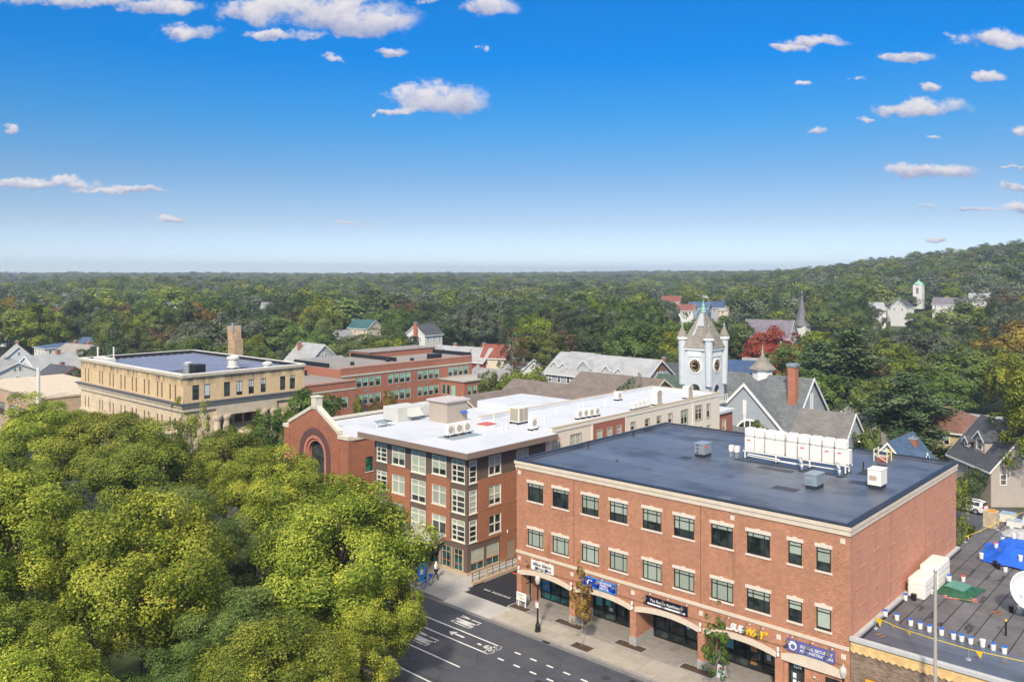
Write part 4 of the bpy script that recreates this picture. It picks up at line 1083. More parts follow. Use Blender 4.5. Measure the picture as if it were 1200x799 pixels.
for i, v in enumerate((23.0, 24.0, 25.0, 26.0)):
    outdoor_unit(-10.9+.1*i, v, WZ, FACE_U, .9, .9, .4, ['low fan unit of four on long white roof, nearest street', 'second fan unit of four above the red panel', 'third fan unit of four above the red panel', 'last fan unit of four above the red panel'][i], 1)
for i, v in enumerate((32.8, 33.8, 34.8, 35.8)):
    outdoor_unit(-9.9, v, WZ, FACE_LEFT, .8, .8, .4, ['first of four backs of fan units by the cream parapet', 'second of four backs of fan units by the cream parapet', 'third of four backs of fan units by the cream parapet', 'fourth back of fan unit by parapet, beside the big unit'][i], 1)
outdoor_unit(-9.9, 38.2, WZ, FACE_U, 1.5, 1.7, .8, 'big twin-fan unit on the white wing roof by parapet', 2)
outdoor_unit(-9.9, 46.0, WZ, FACE_U, 1.4, 1.5, .8, 'last twin-fan unit at the far end of the white wing', 2)
outdoor_unit(-16.0, 38.2, WZ, FACE_U, 1.0, 1.0, .6, 'lone unit in the middle of the long white wing roof', 1)
for i, (u, v, h) in enumerate(((-12.5,11.5,.8),(-13.0,12.7,.9),(-11.5,17.5,.9),(-15.5,13.4,1.2),(-16.8,20,.7),(-15.5,24.5,.7),(-13.6,26.4,.9),(-13.2,27.3,.7),(-15.6,30,.8),(-14.4,33,.8))):
    k = MB(); k.tube((u,v,WZ-.02),(u,v,WZ+h),.07,n=8); k.lathe([(.2,0),(.16,.05),(.08,.14)], (u,v,WZ), 10)
    k.thing('vent_pipe', UNIT_WHITE, 'thin white vent pipe poking through the white roof', 'pipe', 'white vent pipes on the white roof')

# ---------------------------------------------------------------- old brick fire station with arched gable
fs = root('fire_station', (-39.5, 18, 0), 'old brick hall with shouldered gable, big arch and white flat roof', 'building')
FV = 7.0; FU0, FU1 = -47.6, -33.6
FW = brick('gable_brick', (.37,.125,.065), (.28,.088,.048), (.34,.2,.14), stain=.2, stain_scale=.6)
def FSx(t): return FU0+(FU1-FU0)*t
cxA = -40.6; ar = 2.4; azc = 6.3
prof = [(FU0,9.0),(FU0+1.15,9.0),(FU0+1.15,9.55),(-41.1,12.05),(-40.1,12.05),(FU1-2.0,9.45),(FU1-2.0,8.95),(FU1,8.95)]
def gz(u):
    for (a, za), (c, zc) in zip(prof, prof[1:]):
        if a <= u <= c and c > a: return za+(zc-za)*(u-a)/(c-a)
    return 9
us = sorted({FU0,FU1,FU0+1.15-1e-4,FU0+1.15,-41.1,-40.1,FU1-2.0,FU1-2.0+1e-4,*[cxA+ar*math.cos(math.pi*k/16) for k in range(17)]})
k = MB()
for a, c in zip(us, us[1:]):
    def lo(u):
        d = ar*ar-(u-cxA)**2
        return azc+math.sqrt(max(0,d)) if cxA-ar-1e-6 <= (a+c)/2 <= cxA+ar else 0
    k.quad((a,FV,lo(a)),(c,FV,lo(c)),(c,FV,gz(c-1e-6)),(a,FV,gz(a+1e-6)))
    if lo((a+c)/2): k.quad((a,FV,lo(a)),(c,FV,lo(c)),(c,FV+.8,lo(c)),(a,FV+.8,lo(a)))
k.build('wall', FW, fs)
k = MB(); wall_grid(k, 'x', FU1, FV, 32, 0, 8.9, [(9.6,10.7,4.75,6.55)], .2, 0, -1); wall_grid(k, 'x', FU0, FV, 32, 0, 8.9); wall_grid(k, 'y', 32, FU0, FU1, 0, 8.9); k.build('wall', BRICK_OLD, fs)
window(fs, FU1, 10.15, 4.75, FACE_U, 1.1, 1.8, (), (.5,), .06, .05, .06, DARKFRAME, GLASS_GREEN, 0, recess=.1, sill=STONE_TRIM)
k = MB(); k.box(cxA-ar,cxA+ar,FV+.8,FV+.84,0,azc+ar); k.build('arch_glazing', GLASS, fs)
def ring(r0, r1, y0, y1, mat, nm):
    k = MB()
    for q in range(18):
        a0, a1 = math.pi*q/18, math.pi*(q+1)/18
        p = [(cxA+r*math.cos(t), y0, azc+r*math.sin(t)) for r, t in ((r0,a0),(r1,a0),(r1,a1),(r0,a1))]
        k.prism(p, (0,y1-y0,0))
    k.box(cxA-r1,cxA-r0,y0,y1,0,azc); k.box(cxA+r0,cxA+r1,y0,y1,0,azc); k.build(nm, mat, fs)
ring(2.5, 3.35, FV-.08, FV+.02, mk('purple_brick', (.12,.058,.055), .85, .15, 2), 'arch_ring')
ring(2.05, 2.45, FV-.02, FV+.5, mk('rose_brick', (.48,.20,.14), .85, .15, 2), 'arch_ring')
ring(1.7, 2.02, FV+.2, FV+.75, mk('rose_brick', (0,0,0)), 'arch_ring')
COPE = mk('limestone_coping', (.62,.57,.48), .85, .12, 2)
k = MB()
for (a, za), (c, zc) in zip(prof, prof[1:]):
    if c-a > .2:
        k.prism([(a-.05,FV-.14,za+.01),(c+.05,FV-.14,zc+.01),(c+.05,FV-.14,zc+.45),(a-.05,FV-.14,za+.45)], (0,.75,0))
k.build('coping', COPE, fs)
k = MB(); k.box(-41.1,-40.1,FV-.2,FV+.8,12.3,13.5); k.box(-41.2,-40.0,FV-.26,FV+.86,13.5,13.68); k.build('finial_block', COPE, fs)
for u in (FU0+1.15, FU1-2.0):
    k = MB(); k.box(u-.3,u+.3,FV-.1,FV+.02,0,8.9); k.build('pilaster', FW, fs)
k = MB(); k.box(FU0+.1,FU1-.1,FV+.4,31.9,8.4,8.75); k.build('roof', WHITE_ROOF, fs)
k = MB(); k.box(FU1-.35,FU1+.15,FV+.62,32.1,8.9,9.25); k.box(FU0-.1,FU0+.35,FV+.62,32.1,8.9,9.25); k.box(FU0+.35,FU1-.35,31.7,32.1,8.9,9.248); k.build('parapet', COPE, fs)
k = MB(); k.add([(FU0+.35,FV+.6,8.76),(FU1-.35,FV+.6,8.76),(-40.1,FV+.6,12.0),(-41.1,FV+.6,12.0)], [(0,1,2,3)]); k.build('gable_back', WHITE_ROOF, fs)
# link roof between the station and the apartment block, with the air handler on its platform
lk = root('link_building', (-28.5, 24, 0), 'low white-roofed link between the old brick hall and apartments', 'building')
k = MB(); k.box(FU1+.05, U0-.3, 15.5, 42, 0, 9.6); k.build('wall', CREAM, lk)
k = MB(); k.box(FU1+.05-3, WU-.2, 15.4, 42.1, 9.6, 9.75); k.build('roof', WHITE_ROOF, lk)
k = MB(); k.box(FU1-3.0, -22.5, 32.2, 42, 9.76, 10.7); k.build('parapet', WHITE_ROOF, lk)
pl = root('plant_platform', (-36.5, 19.5, 8.75), 'grey steel platform carrying the big air handlers on white roof', 'platform')
k = MB(); k.box(-39.3,-34.2,15.4,23.6,9.45,9.6); k.build('deck', DUCT, pl)
for u in (-39,-36.7,-34.5):
    for v in (15.7,19.5,23.3):
        k = MB(); k.box(u-.08,u+.08,v-.08,v+.08,8.74,9.45); k.build('leg', UNIT_WHITE, pl)
AHW = mk('air_handler', (.56,.56,.52), .5, .08)
o = root('air_handler', (-37.0, 18.6, 9.6), 'big pale grey air handler with sloped intake hood on platform', 'air handler')
k = MB(); k.box(-38.6,-35.6,16.4,20.4,9.75,11.55); k.build('cabinet', AHW, o, bevel=.03)
k = MB(); k.prism([(-35.59,18.0,11.4),(-34.7,18.0,10.3),(-35.59,18.0,10.3)], (0,2.2,0)); k.build('hood', AHW, o)
k = MB()
for v in (17.2,18.1,19.2): k.box(-35.6,-35.575,v-.02,v+.02,9.8,11.5)
k.build('seam', UNIT_GREY, o)
k = MB(); k.box(-38.2,-36,16.6,20.2,9.58,9.75); k.build('rail', BLACK, o)
o = root('air_handler', (-36.8, 22.2, 9.6), 'smaller boxy air handler right behind the big hooded one', 'air handler')
k = MB(); k.box(-37.8,-35.9,21.0,23.2,9.9,11.5); k.build('cabinet', AHW, o, bevel=.03)
k = MB(); k.box(-35.9,-35.86,21.3,22.8,10.2,11.3); k.build('grille', UNIT_GREY, o)
for u,v in ((-37.6,21.2),(-36.1,21.2),(-37.6,23),(-36.1,23)):
    k = MB(); k.box(u-.05,u+.05,v-.05,v+.05,9.6,9.9); k.build('leg', UNIT_WHITE, o)
o = root('safety_barrier', (-27.5, 30.5, 9.75), 'yellow and red barrier rail at the back of the white roof', 'barrier')
for z, m_ in ((.9, YELP), (.5, RED)):
    k = MB(); k.tube((-28.6,30.2,9.75+z),(-26.5,31.5,9.75+z),.07); k.build('rail', m_, o)
for q in range(3):
    k = MB(); k.tube((-28.6+q*1.05,30.2+q*.65,9.74),(-28.6+q*1.05,30.2+q*.65,10.75),.05); k.build('post', YELP, o)

# ---------------------------------------------------------------- tan classical hall with the solar roof
tan = root('town_hall', (-80, 10.6, 0), 'tan brick classical hall with solar panels covering its flat roof', 'building')
TA0, TA1, TB0, TB1 = -99.0, -63.0, .8, 20.5
vh = [(-97.2,-95.87),(-91.41,-90.29),(-87.44,-86.15),(-83.33,-81.89),(-79.27,-77.89),(-75.15,-73.68),(-70.88,-69.48),(-66.98,-65.36)]
pairs = []
for a, c in vh: pairs += [(a-.22,a+.26),(c-.26,c+.22)]
up = [(a,c,11.3,13.5) for a, c in pairs]; lw = [(a,c,7.1,8.85) for a, c in pairs]; lw2 = [(a,c,2.6,5.0) for a, c in pairs]
k = MB(); wall_grid(k, 'y', TB0, TA0, TA1, 11.15, 14.5, up, .2); k.build('wall', BRICK_TAN, tan)
k = MB(); wall_grid(k, 'y', TB0, TA0, TA1, 0, 11.15, lw+lw2, .2); k.build('wall', BRICK_TAN_LOW, tan)
uh = [(2.14,3.16),(3.89,4.83),(6.91,7.89),(8.88,9.88),(10.85,11.76),(12.85,13.73),(16.16,17.09),(17.85,18.81)]
ru = [(a,c,11.4,13.5) for a, c in uh]
k = MB(); wall_grid(k, 'x', TA1, TB0, TB1, 11.0, 14.5, ru, .2, 0, -1); k.build('wall', BRICK_TAN, tan)
k = MB(); wall_grid(k, 'x', TA1, TB0, TB1, 0, 11.0, [(6.3,14.6,.2,8.8)], 2.6, 0, -1); k.build('wall', BRICK_TAN_LOW, tan)
k = MB(); wall_grid(k, 'y', TB1, TA0, TA1, 0, 14.5); wall_grid(k, 'x', TA0, TB0, TB1, 0, 14.5); k.build('wall', BRICK_TAN, tan)
TFR = mk('hall_window_frame', (.25,.15,.10), .6)
for i, (a,c,z0,z1) in enumerate(up+lw+lw2):
    window(tan, (a+c)/2, TB0, z0, 0, c-a, z1-z0, (), (.5,), .05, .05, .06, TFR, GLASS, recess=.14, sill=STONE if z0 < 9 else None)
for i, (a,c,z0,z1) in enumerate(ru):
    window(tan, TA1, (a+c)/2, z0, FACE_U, c-a, z1-z0, (.5,) if i not in (1,6) else (), (.22,), .06, .06, .06, DARKFRAME, GLASS, [.0,.78,0,.78,.5,.4,0,.2][i], mk('pale_blind', (.55,.60,.60), .35, coat=.6), recess=.14)
TST = mk('hall_limestone', (.58,.49,.37), .85, .18, 1.2)
k = MB()
for z0,z1,e in ((14.5,14.72,.18),(14.72,15.0,.34)):
    k.box(TA0-e,TA1+e,TB0-e,TB0+.5,z0,z1); k.box(TA1-.5,TA1+e,TB0+.5,TB1,z0,z1); k.box(TA0-e,TA0+.5,TB0+.5,TB1,z0,z1); k.box(TA0+.5,TA1-.5,TB1-.5,TB1+e*.9,z0,z1)
k.build('cornice', TST, tan)
k = MB()
for x0,x1,y0,y1 in ((TA0-.38,TA1+.38,TB0-.38,TB0+.5),(TA1-.5,TA1+.38,TB0+.5,TB1),(TA0-.38,TA0+.5,TB0+.5,TB1),(TA0+.5,TA1-.5,TB1-.5,TB1+.3)): k.box(x0,x1,y0,y1,15.0,15.12)
k.build('coping', WHITE_DIRTY, tan)
k = MB()
k.box(TA0-.5,TA1+.5,TB0-.5,TB0+.02,10.55,10.95); k.box(TA1-.02,TA1+.5,TB0,TB1,10.55,10.95); k.box(TA0-.3,TA1+.3,TB0-.3,TB0+.02,9.9,10.55); k.box(TA1-.02,TA1+.3,TB0,TB1,9.9,10.55); k.build('entablature', TST, tan)
k = MB(); k.box(TA0-.75,TA1+.75,TB0-.75,TB0+.02,10.951,11.1); k.box(TA1-.02,TA1+.75,TB0,TB1,10.951,11.1); k.build('ledge_flashing', mk('lead_flashing', (.11,.115,.135), .6), tan)
k = MB(); k.box(TA1-.02,TA1+.3,5.6,15.4,8.8,9.9); k.box(TA0-.2,TA1+.2,TB0-.2,TB0+.02,6.3,6.75); k.build('band_course', TST, tan)
for v in (7.3, 13.3, 15.0, 5.9):
    k = MB(); k.lathe([(.75,0),(.75,.4),(.58,.45),(.6,3),(.5,8.0),(.62,8.2),(.72,8.5),(.72,8.78)], (TA1-.1,v,.02), 14); k.build('column', TST, tan)
k = MB(); k.box(TA1-2.65,TA1-2.55,6.3,14.6,.2,8.8); k.build('portico_wall', BRICK_TAN, tan)
for v in (8.9, 10.6, 12.2):
    window(tan, TA1-2.55, v, 7.0, FACE_U, 1.15, 1.5, (.5,), (.5,), .06, .05, .06, DARKFRAME, GLASS)
k = MB(); k.lathe([(2.6,0),(2.6,.3),(2.3,.9),(1.2,1.5),(.2,1.7)], (TA1-2.4,10.4,4.9), 22); k.build('bay_roof', TST, tan)
k = MB(); k.lathe([(2.75,0),(2.75,.3)], (TA1-2.4,10.4,4.75), 22); k.build('bay_cornice', mk('bay_slate', (.16,.19,.23), .6), tan)
k = MB(); k.lathe([(2.3,0),(2.3,4.7)], (TA1-2.4,10.4,.1), 22); k.build('bay', TST, tan)
o = window(tan, TA1+.0, 11.6, .6, FACE_U, 1.3, 2.8, (.5,), (.75,), .08, .06, .07, WHITE_DIRTY, GLASS, name='door')
k = MB(); k.box(TA0+.5,TA1-.5,TB0+.5,TB1-.5,14.2,14.45); k.build('roof', MEMBRANE_OLD, tan)
k = MB()
for x0,x1,y0,y1 in ((TA0+.5,TA1-.5,TB0+.5,TB0+.6),(TA1-.6,TA1-.5,TB0+.6,TB1-.6),(TA0+.5,TA0+.6,TB0+.6,TB1-.6),(TA0+.6,TA1-.6,TB1-.6,TB1-.5)): k.box(x0,x1,y0,y1,14.45,15.1)
k.build('upstand', MEMBRANE_PATCH, tan)
# solar panels, tilted in rows
SOLAR = mk('solar_cell', (.13,.145,.21), .3, .12, 1.5, spec=.7, rnd=.14)
SRIM = mk('solar_rim', (.55,.56,.58), .4)
k = MB(); k.add([(-.82,-.5,.08),(.82,-.5,.08),(.82,.5,.26),(-.82,.5,.26),(-.82,-.5,.04),(.82,-.5,.04),(.82,.5,.22),(-.82,.5,.22)], [(0,1,2,3),(4,7,6,5),(0,4,5,1),(1,5,6,2),(2,6,7,3),(3,7,4,0)])
e = .03
k.add([(-.82,.44,.255),(.82,.44,.255),(.82,.5,.27),(-.82,.5,.27)], [(0,1,2,3)], 1); k.add([(-.85,-.5,.085),(-.82,-.5,.085),(-.82,.5,.265),(-.85,.5,.265)], [(0,1,2,3)], 1)
pm = k.mesh('solar_panel', [SOLAR, SRIM])
for i in range(18):
    for j in range(13):
        u, v = TA0+2.8+i*1.72, TB0+2.6+j*1.28
        if (u > -70 and 8 < v < 15 and j in (6,7,8)) or (u > -73.5 and v < 6) or (u < -94 and j < 2): continue
        o = link('solar_panel', pm, tan); o.location = Vector((u,v,14.45))-wloc(tan)
def rooflet(nm, u0,u1,v0,v1,h,mat,lab,cat,z=14.45):
    k = MB(); k.box(u0,u1,v0,v1,z,z+h); return k.thing(nm, mat, lab, cat, bevel=.03)
rooflet('roof_fan', -67.2,-65.4,3.8,5.4,1.6, BLACKCAP, 'black box fan near the front corner of the solar roof', 'roof fan')
rooflet('air_handler', -97,-91,2.0,3.2,.9, WHITE_DIRTY, 'long white duct unit at far end of solar roof', 'air handler')
k = MB(); k.lathe([(.7,0),(.7,.9),(.5,1.1),(.75,1.2),(.75,1.6),(.3,1.8)], (-69.2,4.6,14.45), 14); k.thing('roof_fan', GALV, 'silver mushroom fan beside the black box on the solar roof', 'roof fan')
k = MB(); k.lathe([(1.0,0),(1.0,.2),(.75,.3),(.75,1.3),(.95,1.45),(.95,1.75),(.3,1.95)], (-71,12.8,14.45), 14); k.thing('roof_fan', WHITE_DIRTY, 'big white mushroom fan towards the back of solar roof', 'roof fan')
k = MB(); k.lathe([(.6,0),(.6,.7),(.75,.8),(.75,1.1),(.2,1.3)], (-65.0,15.2,14.45), 14); k.thing('roof_fan', WHITE_DIRTY, 'small white fan near the right edge of solar roof', 'roof fan')
for u, v in ((-98.2,3.2),(-96.2,5.0)):
    k = MB(); k.tube((u,v,14.4),(u,v,16.8),.14,n=8); k.thing('vent_pipe', WHITE_DIRTY, 'upright white flue at the far left end of solar roof', 'pipe', 'white flues on the tan hall')
ch = root('brick_chimney', (-91.5, 25.4, 0), 'tall weathered tan brick chimney rising behind the solar roof', 'chimney')
k = MB(); k.box(-93.0,-90.7,24.2,25.9,0,17.2); k.box(-93.2,-91.3,24.2,25.9,17.2,19.0); k.build('shaft', brick('chimney_tan', (.52,.36,.22),(.40,.28,.17),(.4,.3,.2), stain=.3, stain_scale=.7), ch)
k = MB()
for q in range(3): k.box(-93.2+q*.7,-92.75+q*.7,24.2,25.9,19.0,19.6)
k.build('crenel', mk('chimney_stone', (.50,.37,.25), .85, .2), ch)
k = MB(); k.tube((-91.4,24.2,18.6),(-91.4,24.2,20.2),.2,n=8); k.build('flue', GALV, ch)

# ---------------------------------------------------------------- two-storey brick school behind
sch = root('school', (-88, 50, 0), 'two-storey red brick school with rows of mint-framed windows', 'building')
SU = -81.4
MINT = mk('mint_frame', (.42,.56,.48), .5)
g = []
for a, c, n_ in ((41.6,43.2,1),(44.54,50.43,4),(52.3,58.19,4),(60.1,66.09,4),(68.8,74.8,4)):
    w = (c-a-.25*(n_-1))/n_
    for q in range(n_): g.append((a+q*(w+.25), a+q*(w+.25)+w))
rows = [(7.2,9.15),(3.85,5.85),(1.0,2.8)]
k = MB(); wall_grid(k, 'x', SU, 40.74, 75.96, 0, 11.0, [(a,c,z0,z1) for a,c in g for z0,z1 in rows], .15, 0, -1)
wall_grid(k, 'y', 40.74, -97, SU, 0, 11.0); wall_grid(k, 'y', 75.96, -100, SU, 0, 11.0); wall_grid(k, 'x', -100, 40, 75.96, 0, 11)
k.build('wall', BRICK_SCHOOL, sch)
for i, (a, c) in enumerate(g):
    for r, (z0, z1) in enumerate(rows):
        window(sch, SU, (a+c)/2, z0, FACE_U, c-a, z1-z0, (), (.5,), .09, .07, .06, MINT, GLASS, [.45,.55,.35,.4,.5][(i*3+r) % 5], BLIND_TEAL, recess=.08)
k = MB(); k.box(SU-.05,SU+.12,40.9,75.96,9.55,9.85); k.build('band_course', mk('school_stone', (.50,.53,.46), .8), sch)
for v in (47, 55, 63):
    k = MB(); k.box(SU-.01,SU+.05,v-.6,v+.6,6.35,6.6); k.build('vent_grille', mk('mint_dark', (.20,.28,.26), .6), sch)
k = MB(); k.box(-100,SU,40.74,75.96,11.0,11.1); k.build('roof', mk('gravel_roof', (.27,.245,.225), .95, .18, .6), sch)
k = MB(); k.box(SU-.45,SU+.06,40.74,75.96,11.1,11.35); k.build('coping', mk('school_coping', (.50,.26,.19), .8), sch)
for q in ((-97,-85.5,40.8,41.2,11.1,11.9),(-97,-90,38.8,39.2,9.4,10.4),(-100,-85.0,57.1,57.5,11.1,11.9),(-93.7,-81.5,75.5,75.9,11.1,11.9)):
    k = MB(); k.box(*q); k.build('upstand', BLACKCAP, sch)
k = MB(); k.box(-101,-94,57.5,76.5,11.1,12.3); k.build('penthouse', BRICK_SCHOOL, sch)
k = MB(); k.box(-101.2,-93.8,57.3,76.7,12.3,12.4); k.build('penthouse_roof', mk('gravel_roof', (0,0,0)), sch)
# stair wing towards the hall, nearer and lower
k = MB(); k.box(-96,-76.6,23.5,40.72,0,9.3); k.build('wall', BRICK_SCHOOL, sch)
k = MB(); k.box(-96,-76.55,23.4,40.7,9.3,9.4); k.build('roof', mk('gravel_roof', (0,0,0)), sch)
k = MB(); k.box(-76.95,-76.45,23.4,40.72,9.4,9.7); k.build('coping', mk('school_coping', (0,0,0)), sch)
k = MB(); k.box(-76.62,-76.5,23.5,40.72,7.9,8.15); k.build('band_course', mk('school_stone', (0,0,0)), sch)
for a in (33.4, 35.2, 37.6): window(sch, -76.6, a+.65, 4.6, FACE_U, 1.3, 2.0, (), (.5,), .09, .07, .06, MINT, GLASS, .5, BLIND_TEAL)
# flat annex on the right
k = MB(); wall_grid(k, 'y', 66.2, SU, -73.9, 0, 6.9, [(-80.6,-79.6,3.9,6.0),(-79.2,-78.2,3.9,6.0),(-77.7,-76.5,3.6,6.0)], .15); wall_grid(k, 'x', -73.9, 66.2, 76, 0, 6.9, [(67.2,68.3,4,6),(68.8,69.9,4,6),(70.4,71.5,4,6)], .15, 0, -1); k.build('wall', BRICK_SCHOOL, sch)
for a, c, bl in ((-80.6,-79.6,0),(-79.2,-78.2,0),(-77.7,-76.5,1)): window(sch, (a+c)/2, 66.2, 3.9 if bl == 0 else 3.6, 0, c-a, 2.1 if bl == 0 else 2.4, (), (), .07, .05, .06, MINT, GLASS, bl, BLIND_TEAL, recess=.08)
for v in (67.75, 69.35, 70.95): window(sch, -73.9, v, 4, FACE_U, 1.1, 2, (), (.5,), .08, .06, .06, MINT, GLASS, .5, BLIND_TEAL, recess=.08)
k = MB(); k.box(SU,-73.6,65.9,76,6.9,7.15); k.build('roof', mk('annex_roof', (.40,.37,.33), .9), sch)
o = root('roof_fan', (-83, 66, 11.1), 'black roof fan with blue guard on the brick school', 'roof fan')
k = MB(); k.box(-84,-82,65,67.5,11.1,12.2); k.build('cabinet', BLACKCAP, o)
k = MB(); k.lathe([(.45,0),(.45,.06)], (0,0,0), 12); f_ = k.build('guard', BLUE, o); f_.location = Vector((-81.97,65.6,11.7))-wloc(o); f_.rotation_euler = (0,math.pi/2,0)
for u, v in ((-86, 47), (-86, 56), (-83,60)):
    k = MB(); k.lathe([(.45,0),(.45,.5),(.25,.7)], (u,v,11.1), 10); k.thing('roof_vent', BLACKCAP, 'squat black vent on the gravel roof of the school', 'roof vent', 'vents on the school roof')
# ---------------------------------------------------------------- low building on the right, its roof under repair
LR = 5.4
RX1, RY1 = 47., 38.5
low = root('low_building', (37, 18, 0), 'low flat-roofed brown brick building with a torn-up grey roof', 'building')
k = MB(); wall_grid(k, 'y', 0.06, 28.86, RX1, 0, 4.75, [(29.75,31.1,0,3.35),(33.6,37,0,3.2)], .2); wall_grid(k, 'y', RY1, 28.86, RX1, 0, 5.3); wall_grid(k, 'x', 28.86, 24.7, RY1, 0, 5.3); wall_grid(k, 'x', RX1, .06, RY1, 0, 5.3); k.build('wall', BRICK_FIELD, low)
k = MB(); k.box(29.75,31.1,.2,.26,0,3.35); k.build('shop_window', mk('amber_panel', (.75,.42,.04), .5), low)
k = MB(); k.box(33.6,37,.2,.26,0,3.2); k.build('shop_window', GLASS, low)
# scalloped yellow shingle fascia, tile by tile
YT = mk('scallop_yellow', (.66,.45,.20), .8, .14, 3, rnd=.12)
tm = MB(); tm.prism([(-.2,-.04,.02),(0,-.055,-.12),(.2,-.04,.02),(.2,.0,.3),(-.2,.0,.3)], (0,.03,0)); tme = tm.mesh('fascia_tile', YT)
for r_ in range(3):
    for i in range(45):
        o = link('fascia_tile', tme, low); o.location = Vector((29.1+i*.4+(.2 if r_ % 2 else 0), .0-.012*(2-r_), 4.85+.2*r_))-wloc(low)
k = MB(); k.box(28.87,RX1,.03,.09,4.75,5.5); k.build('fascia_board', TIMBER, low)
k = MB(); k.box(28.87,RX1+.1,-.16,.22,5.5,5.72); k.build('edge_flashing', mk('pale_flashing', (.50,.50,.50), .5), low)
k = MB(); k.box(28.86,29.16,.22,24.6,5.36,5.62); k.build('wall_flashing', mk('pale_flashing', (0,0,0)), low)
k = MB(); k.box(29.17,29.3,.22,24.6,5.36,5.46); k.build('gutter', BLACKCAP, low)
k = MB(); k.box(28.87,RX1,.2,RY1-.05,5.1,5.36); k.build('roof', MEMBRANE_PATCH, low)
k = MB(); k.box(29.3,RX1,.22,2.5,5.37,5.395); k.build('membrane_sheet', MEMBRANE, low)
k = MB(); k.box(29.3,RX1,2.515,4.9,5.37,5.402); k.build('membrane_sheet', MEMBRANE, low)
rr = random.Random(11)
i = 0; u = 29.32
while u < RX1:
    w = rr.uniform(.95, 1.15); v = 4.93
    while v < RY1-.4:
        l = min(rr.uniform(4, 9), RY1-.2-v)
        if l < .5: break
        if not (v > 24 and u < 28.8):
            k = MB(); k.add([(u,v,5.38),(u+w-.07,v,5.38),(u+w-.07,v+l-.05,5.38),(u,v+l-.05,5.38),(u,v,5.40),(u+w-.07,v+rr.uniform(-.03,.03),5.41),(u+w-.07,v+l-.05,5.40),(u,v+l-.05,5.405+rr.uniform(0,.02))],
                            [(4,5,6,7),(0,1,5,4),(1,2,6,5),(2,3,7,6),(3,0,4,7)])
            k.build('membrane_sheet', MEMBRANE_OLD, low)
        v += l
    u += w
k = MB(); k.box(28.9,29.31,24.7,RY1-.2,5.37,5.41); k.build('membrane_sheet', MEMBRANE_OLD, low)
TORN = mk('torn_felt', (.05,.047,.05), .9, .3, 3)
for q in range(26):
    u0, v0 = rr.uniform(30, 38), rr.uniform(6, 32); l = rr.uniform(.4, 1.6)
    k = MB(); pts = []
    for j in range(6):
        pts.append((u0+rr.uniform(-.1,.1), v0+l*j/5, 5.42)); 
    for j in range(5):
        a, c = pts[j], pts[j+1]; w = rr.uniform(.03,.14)
        k.quad((a[0]-w,a[1],5.425),(a[0]+w,a[1],5.43),(c[0]+w,c[1],5.428),(c[0]-w,c[1],5.424))
    k.build('torn_strip', TORN, low)

def pail(u, v, lid, label, z=LR+.01, group='pails on the low roof', body=None, tilt=0):
    o = root('pail', (u, v, z), label, 'pail', group)
    k = MB(); k.lathe([(.135,0),(.16,.36),(.172,.36),(.172,.40)], (u,v,z), 14); k.build('bucket', body or WHITE, o, smooth=False)
    k = MB(); k.lathe([(.172,.402),(.177,.445),(.155,.455)], (u,v,z), 14); k.build('lid', lid, o)
    if tilt: o.rotation_euler = (tilt, 0, .4)
LB_ = 'white pail with blue lid in the row by the flag line'
rowp = [(29.21,5.6),(29.99,5.52),(30.98,5.2),(31.6,5.1),(32.2,5.0),(32.95,4.97),(33.69,4.86),(34.18,4.84),(34.71,4.83),(36.0,4.79),(36.63,4.71)]
nm = ['first','second','third','fourth','fifth','sixth','seventh','eighth','ninth','tenth','last']
for i, (u, v) in enumerate(rowp): pail(u, v, BLUE, f'{nm[i]} blue-lidded white pail from the brick wall in the row', group='row of pails by the flag line')
pail(35.39, 4.85, WHITE, 'white pail with white lid among the blue-lidded row', group='row of pails by the flag line')
pail(29.29, 9.6, BLUE, 'white pail with blue lid against the wrapped boxes')
pail(31.4, 16.5, RED, 'white pail with red lid alone on the grey roof')
pail(30.96, 14.4, BLUE, 'white pail with blue lid on the green sheet', LR+.52)
pail(30.3, 12.2, BLUE, 'white pail with blue lid beside the green sheet edge')
pail(31.9, 24.6, RED, 'white pail with red lid on the blue tarp', LR+.75)
pail(32.0, 26.4, BLUE, 'white pail with blue lid on the back of the blue tarp', LR+.9)
pail(32.8, 26.6, WHITE, 'white pail with white lid on top of the blue tarp', LR+1.2)
pail(31.25, 22.6, WHITE, 'white pail tucked in the left end of the blue tarp', LR+.2, body=WHITE)
pail(34.0, 22.9, WHITE, 'white pail on the front slope of the blue tarp', LR+.55)
pail(33.3, 21.1, BLACK, 'white pail with black lid at the foot of the blue tarp')
pail(32.75, 21.35, BLACK, 'black pail at the foot of the blue tarp', body=BLACK); pail(32.4, 21.9, BLACK, 'black pail by the left foot of the blue tarp', body=BLACK)
pail(35.95, 12.6, WHITE, 'white pail with white lid beside the satellite dish'); pail(35.5, 12.2, BLACK, 'black pail with black lid beside the satellite dish', body=BLACK)
pail(31.3, 33.2, WHITE, 'white pail with white lid on the grey sheet at the back')
k = MB(); k.lathe([(.18,0),(.2,.45),(.16,.47)], (29.75,10.0,LR), 12); k.thing('pail', BLACK, 'black pail in front of the wrapped boxes', 'pail', 'pails on the low roof')
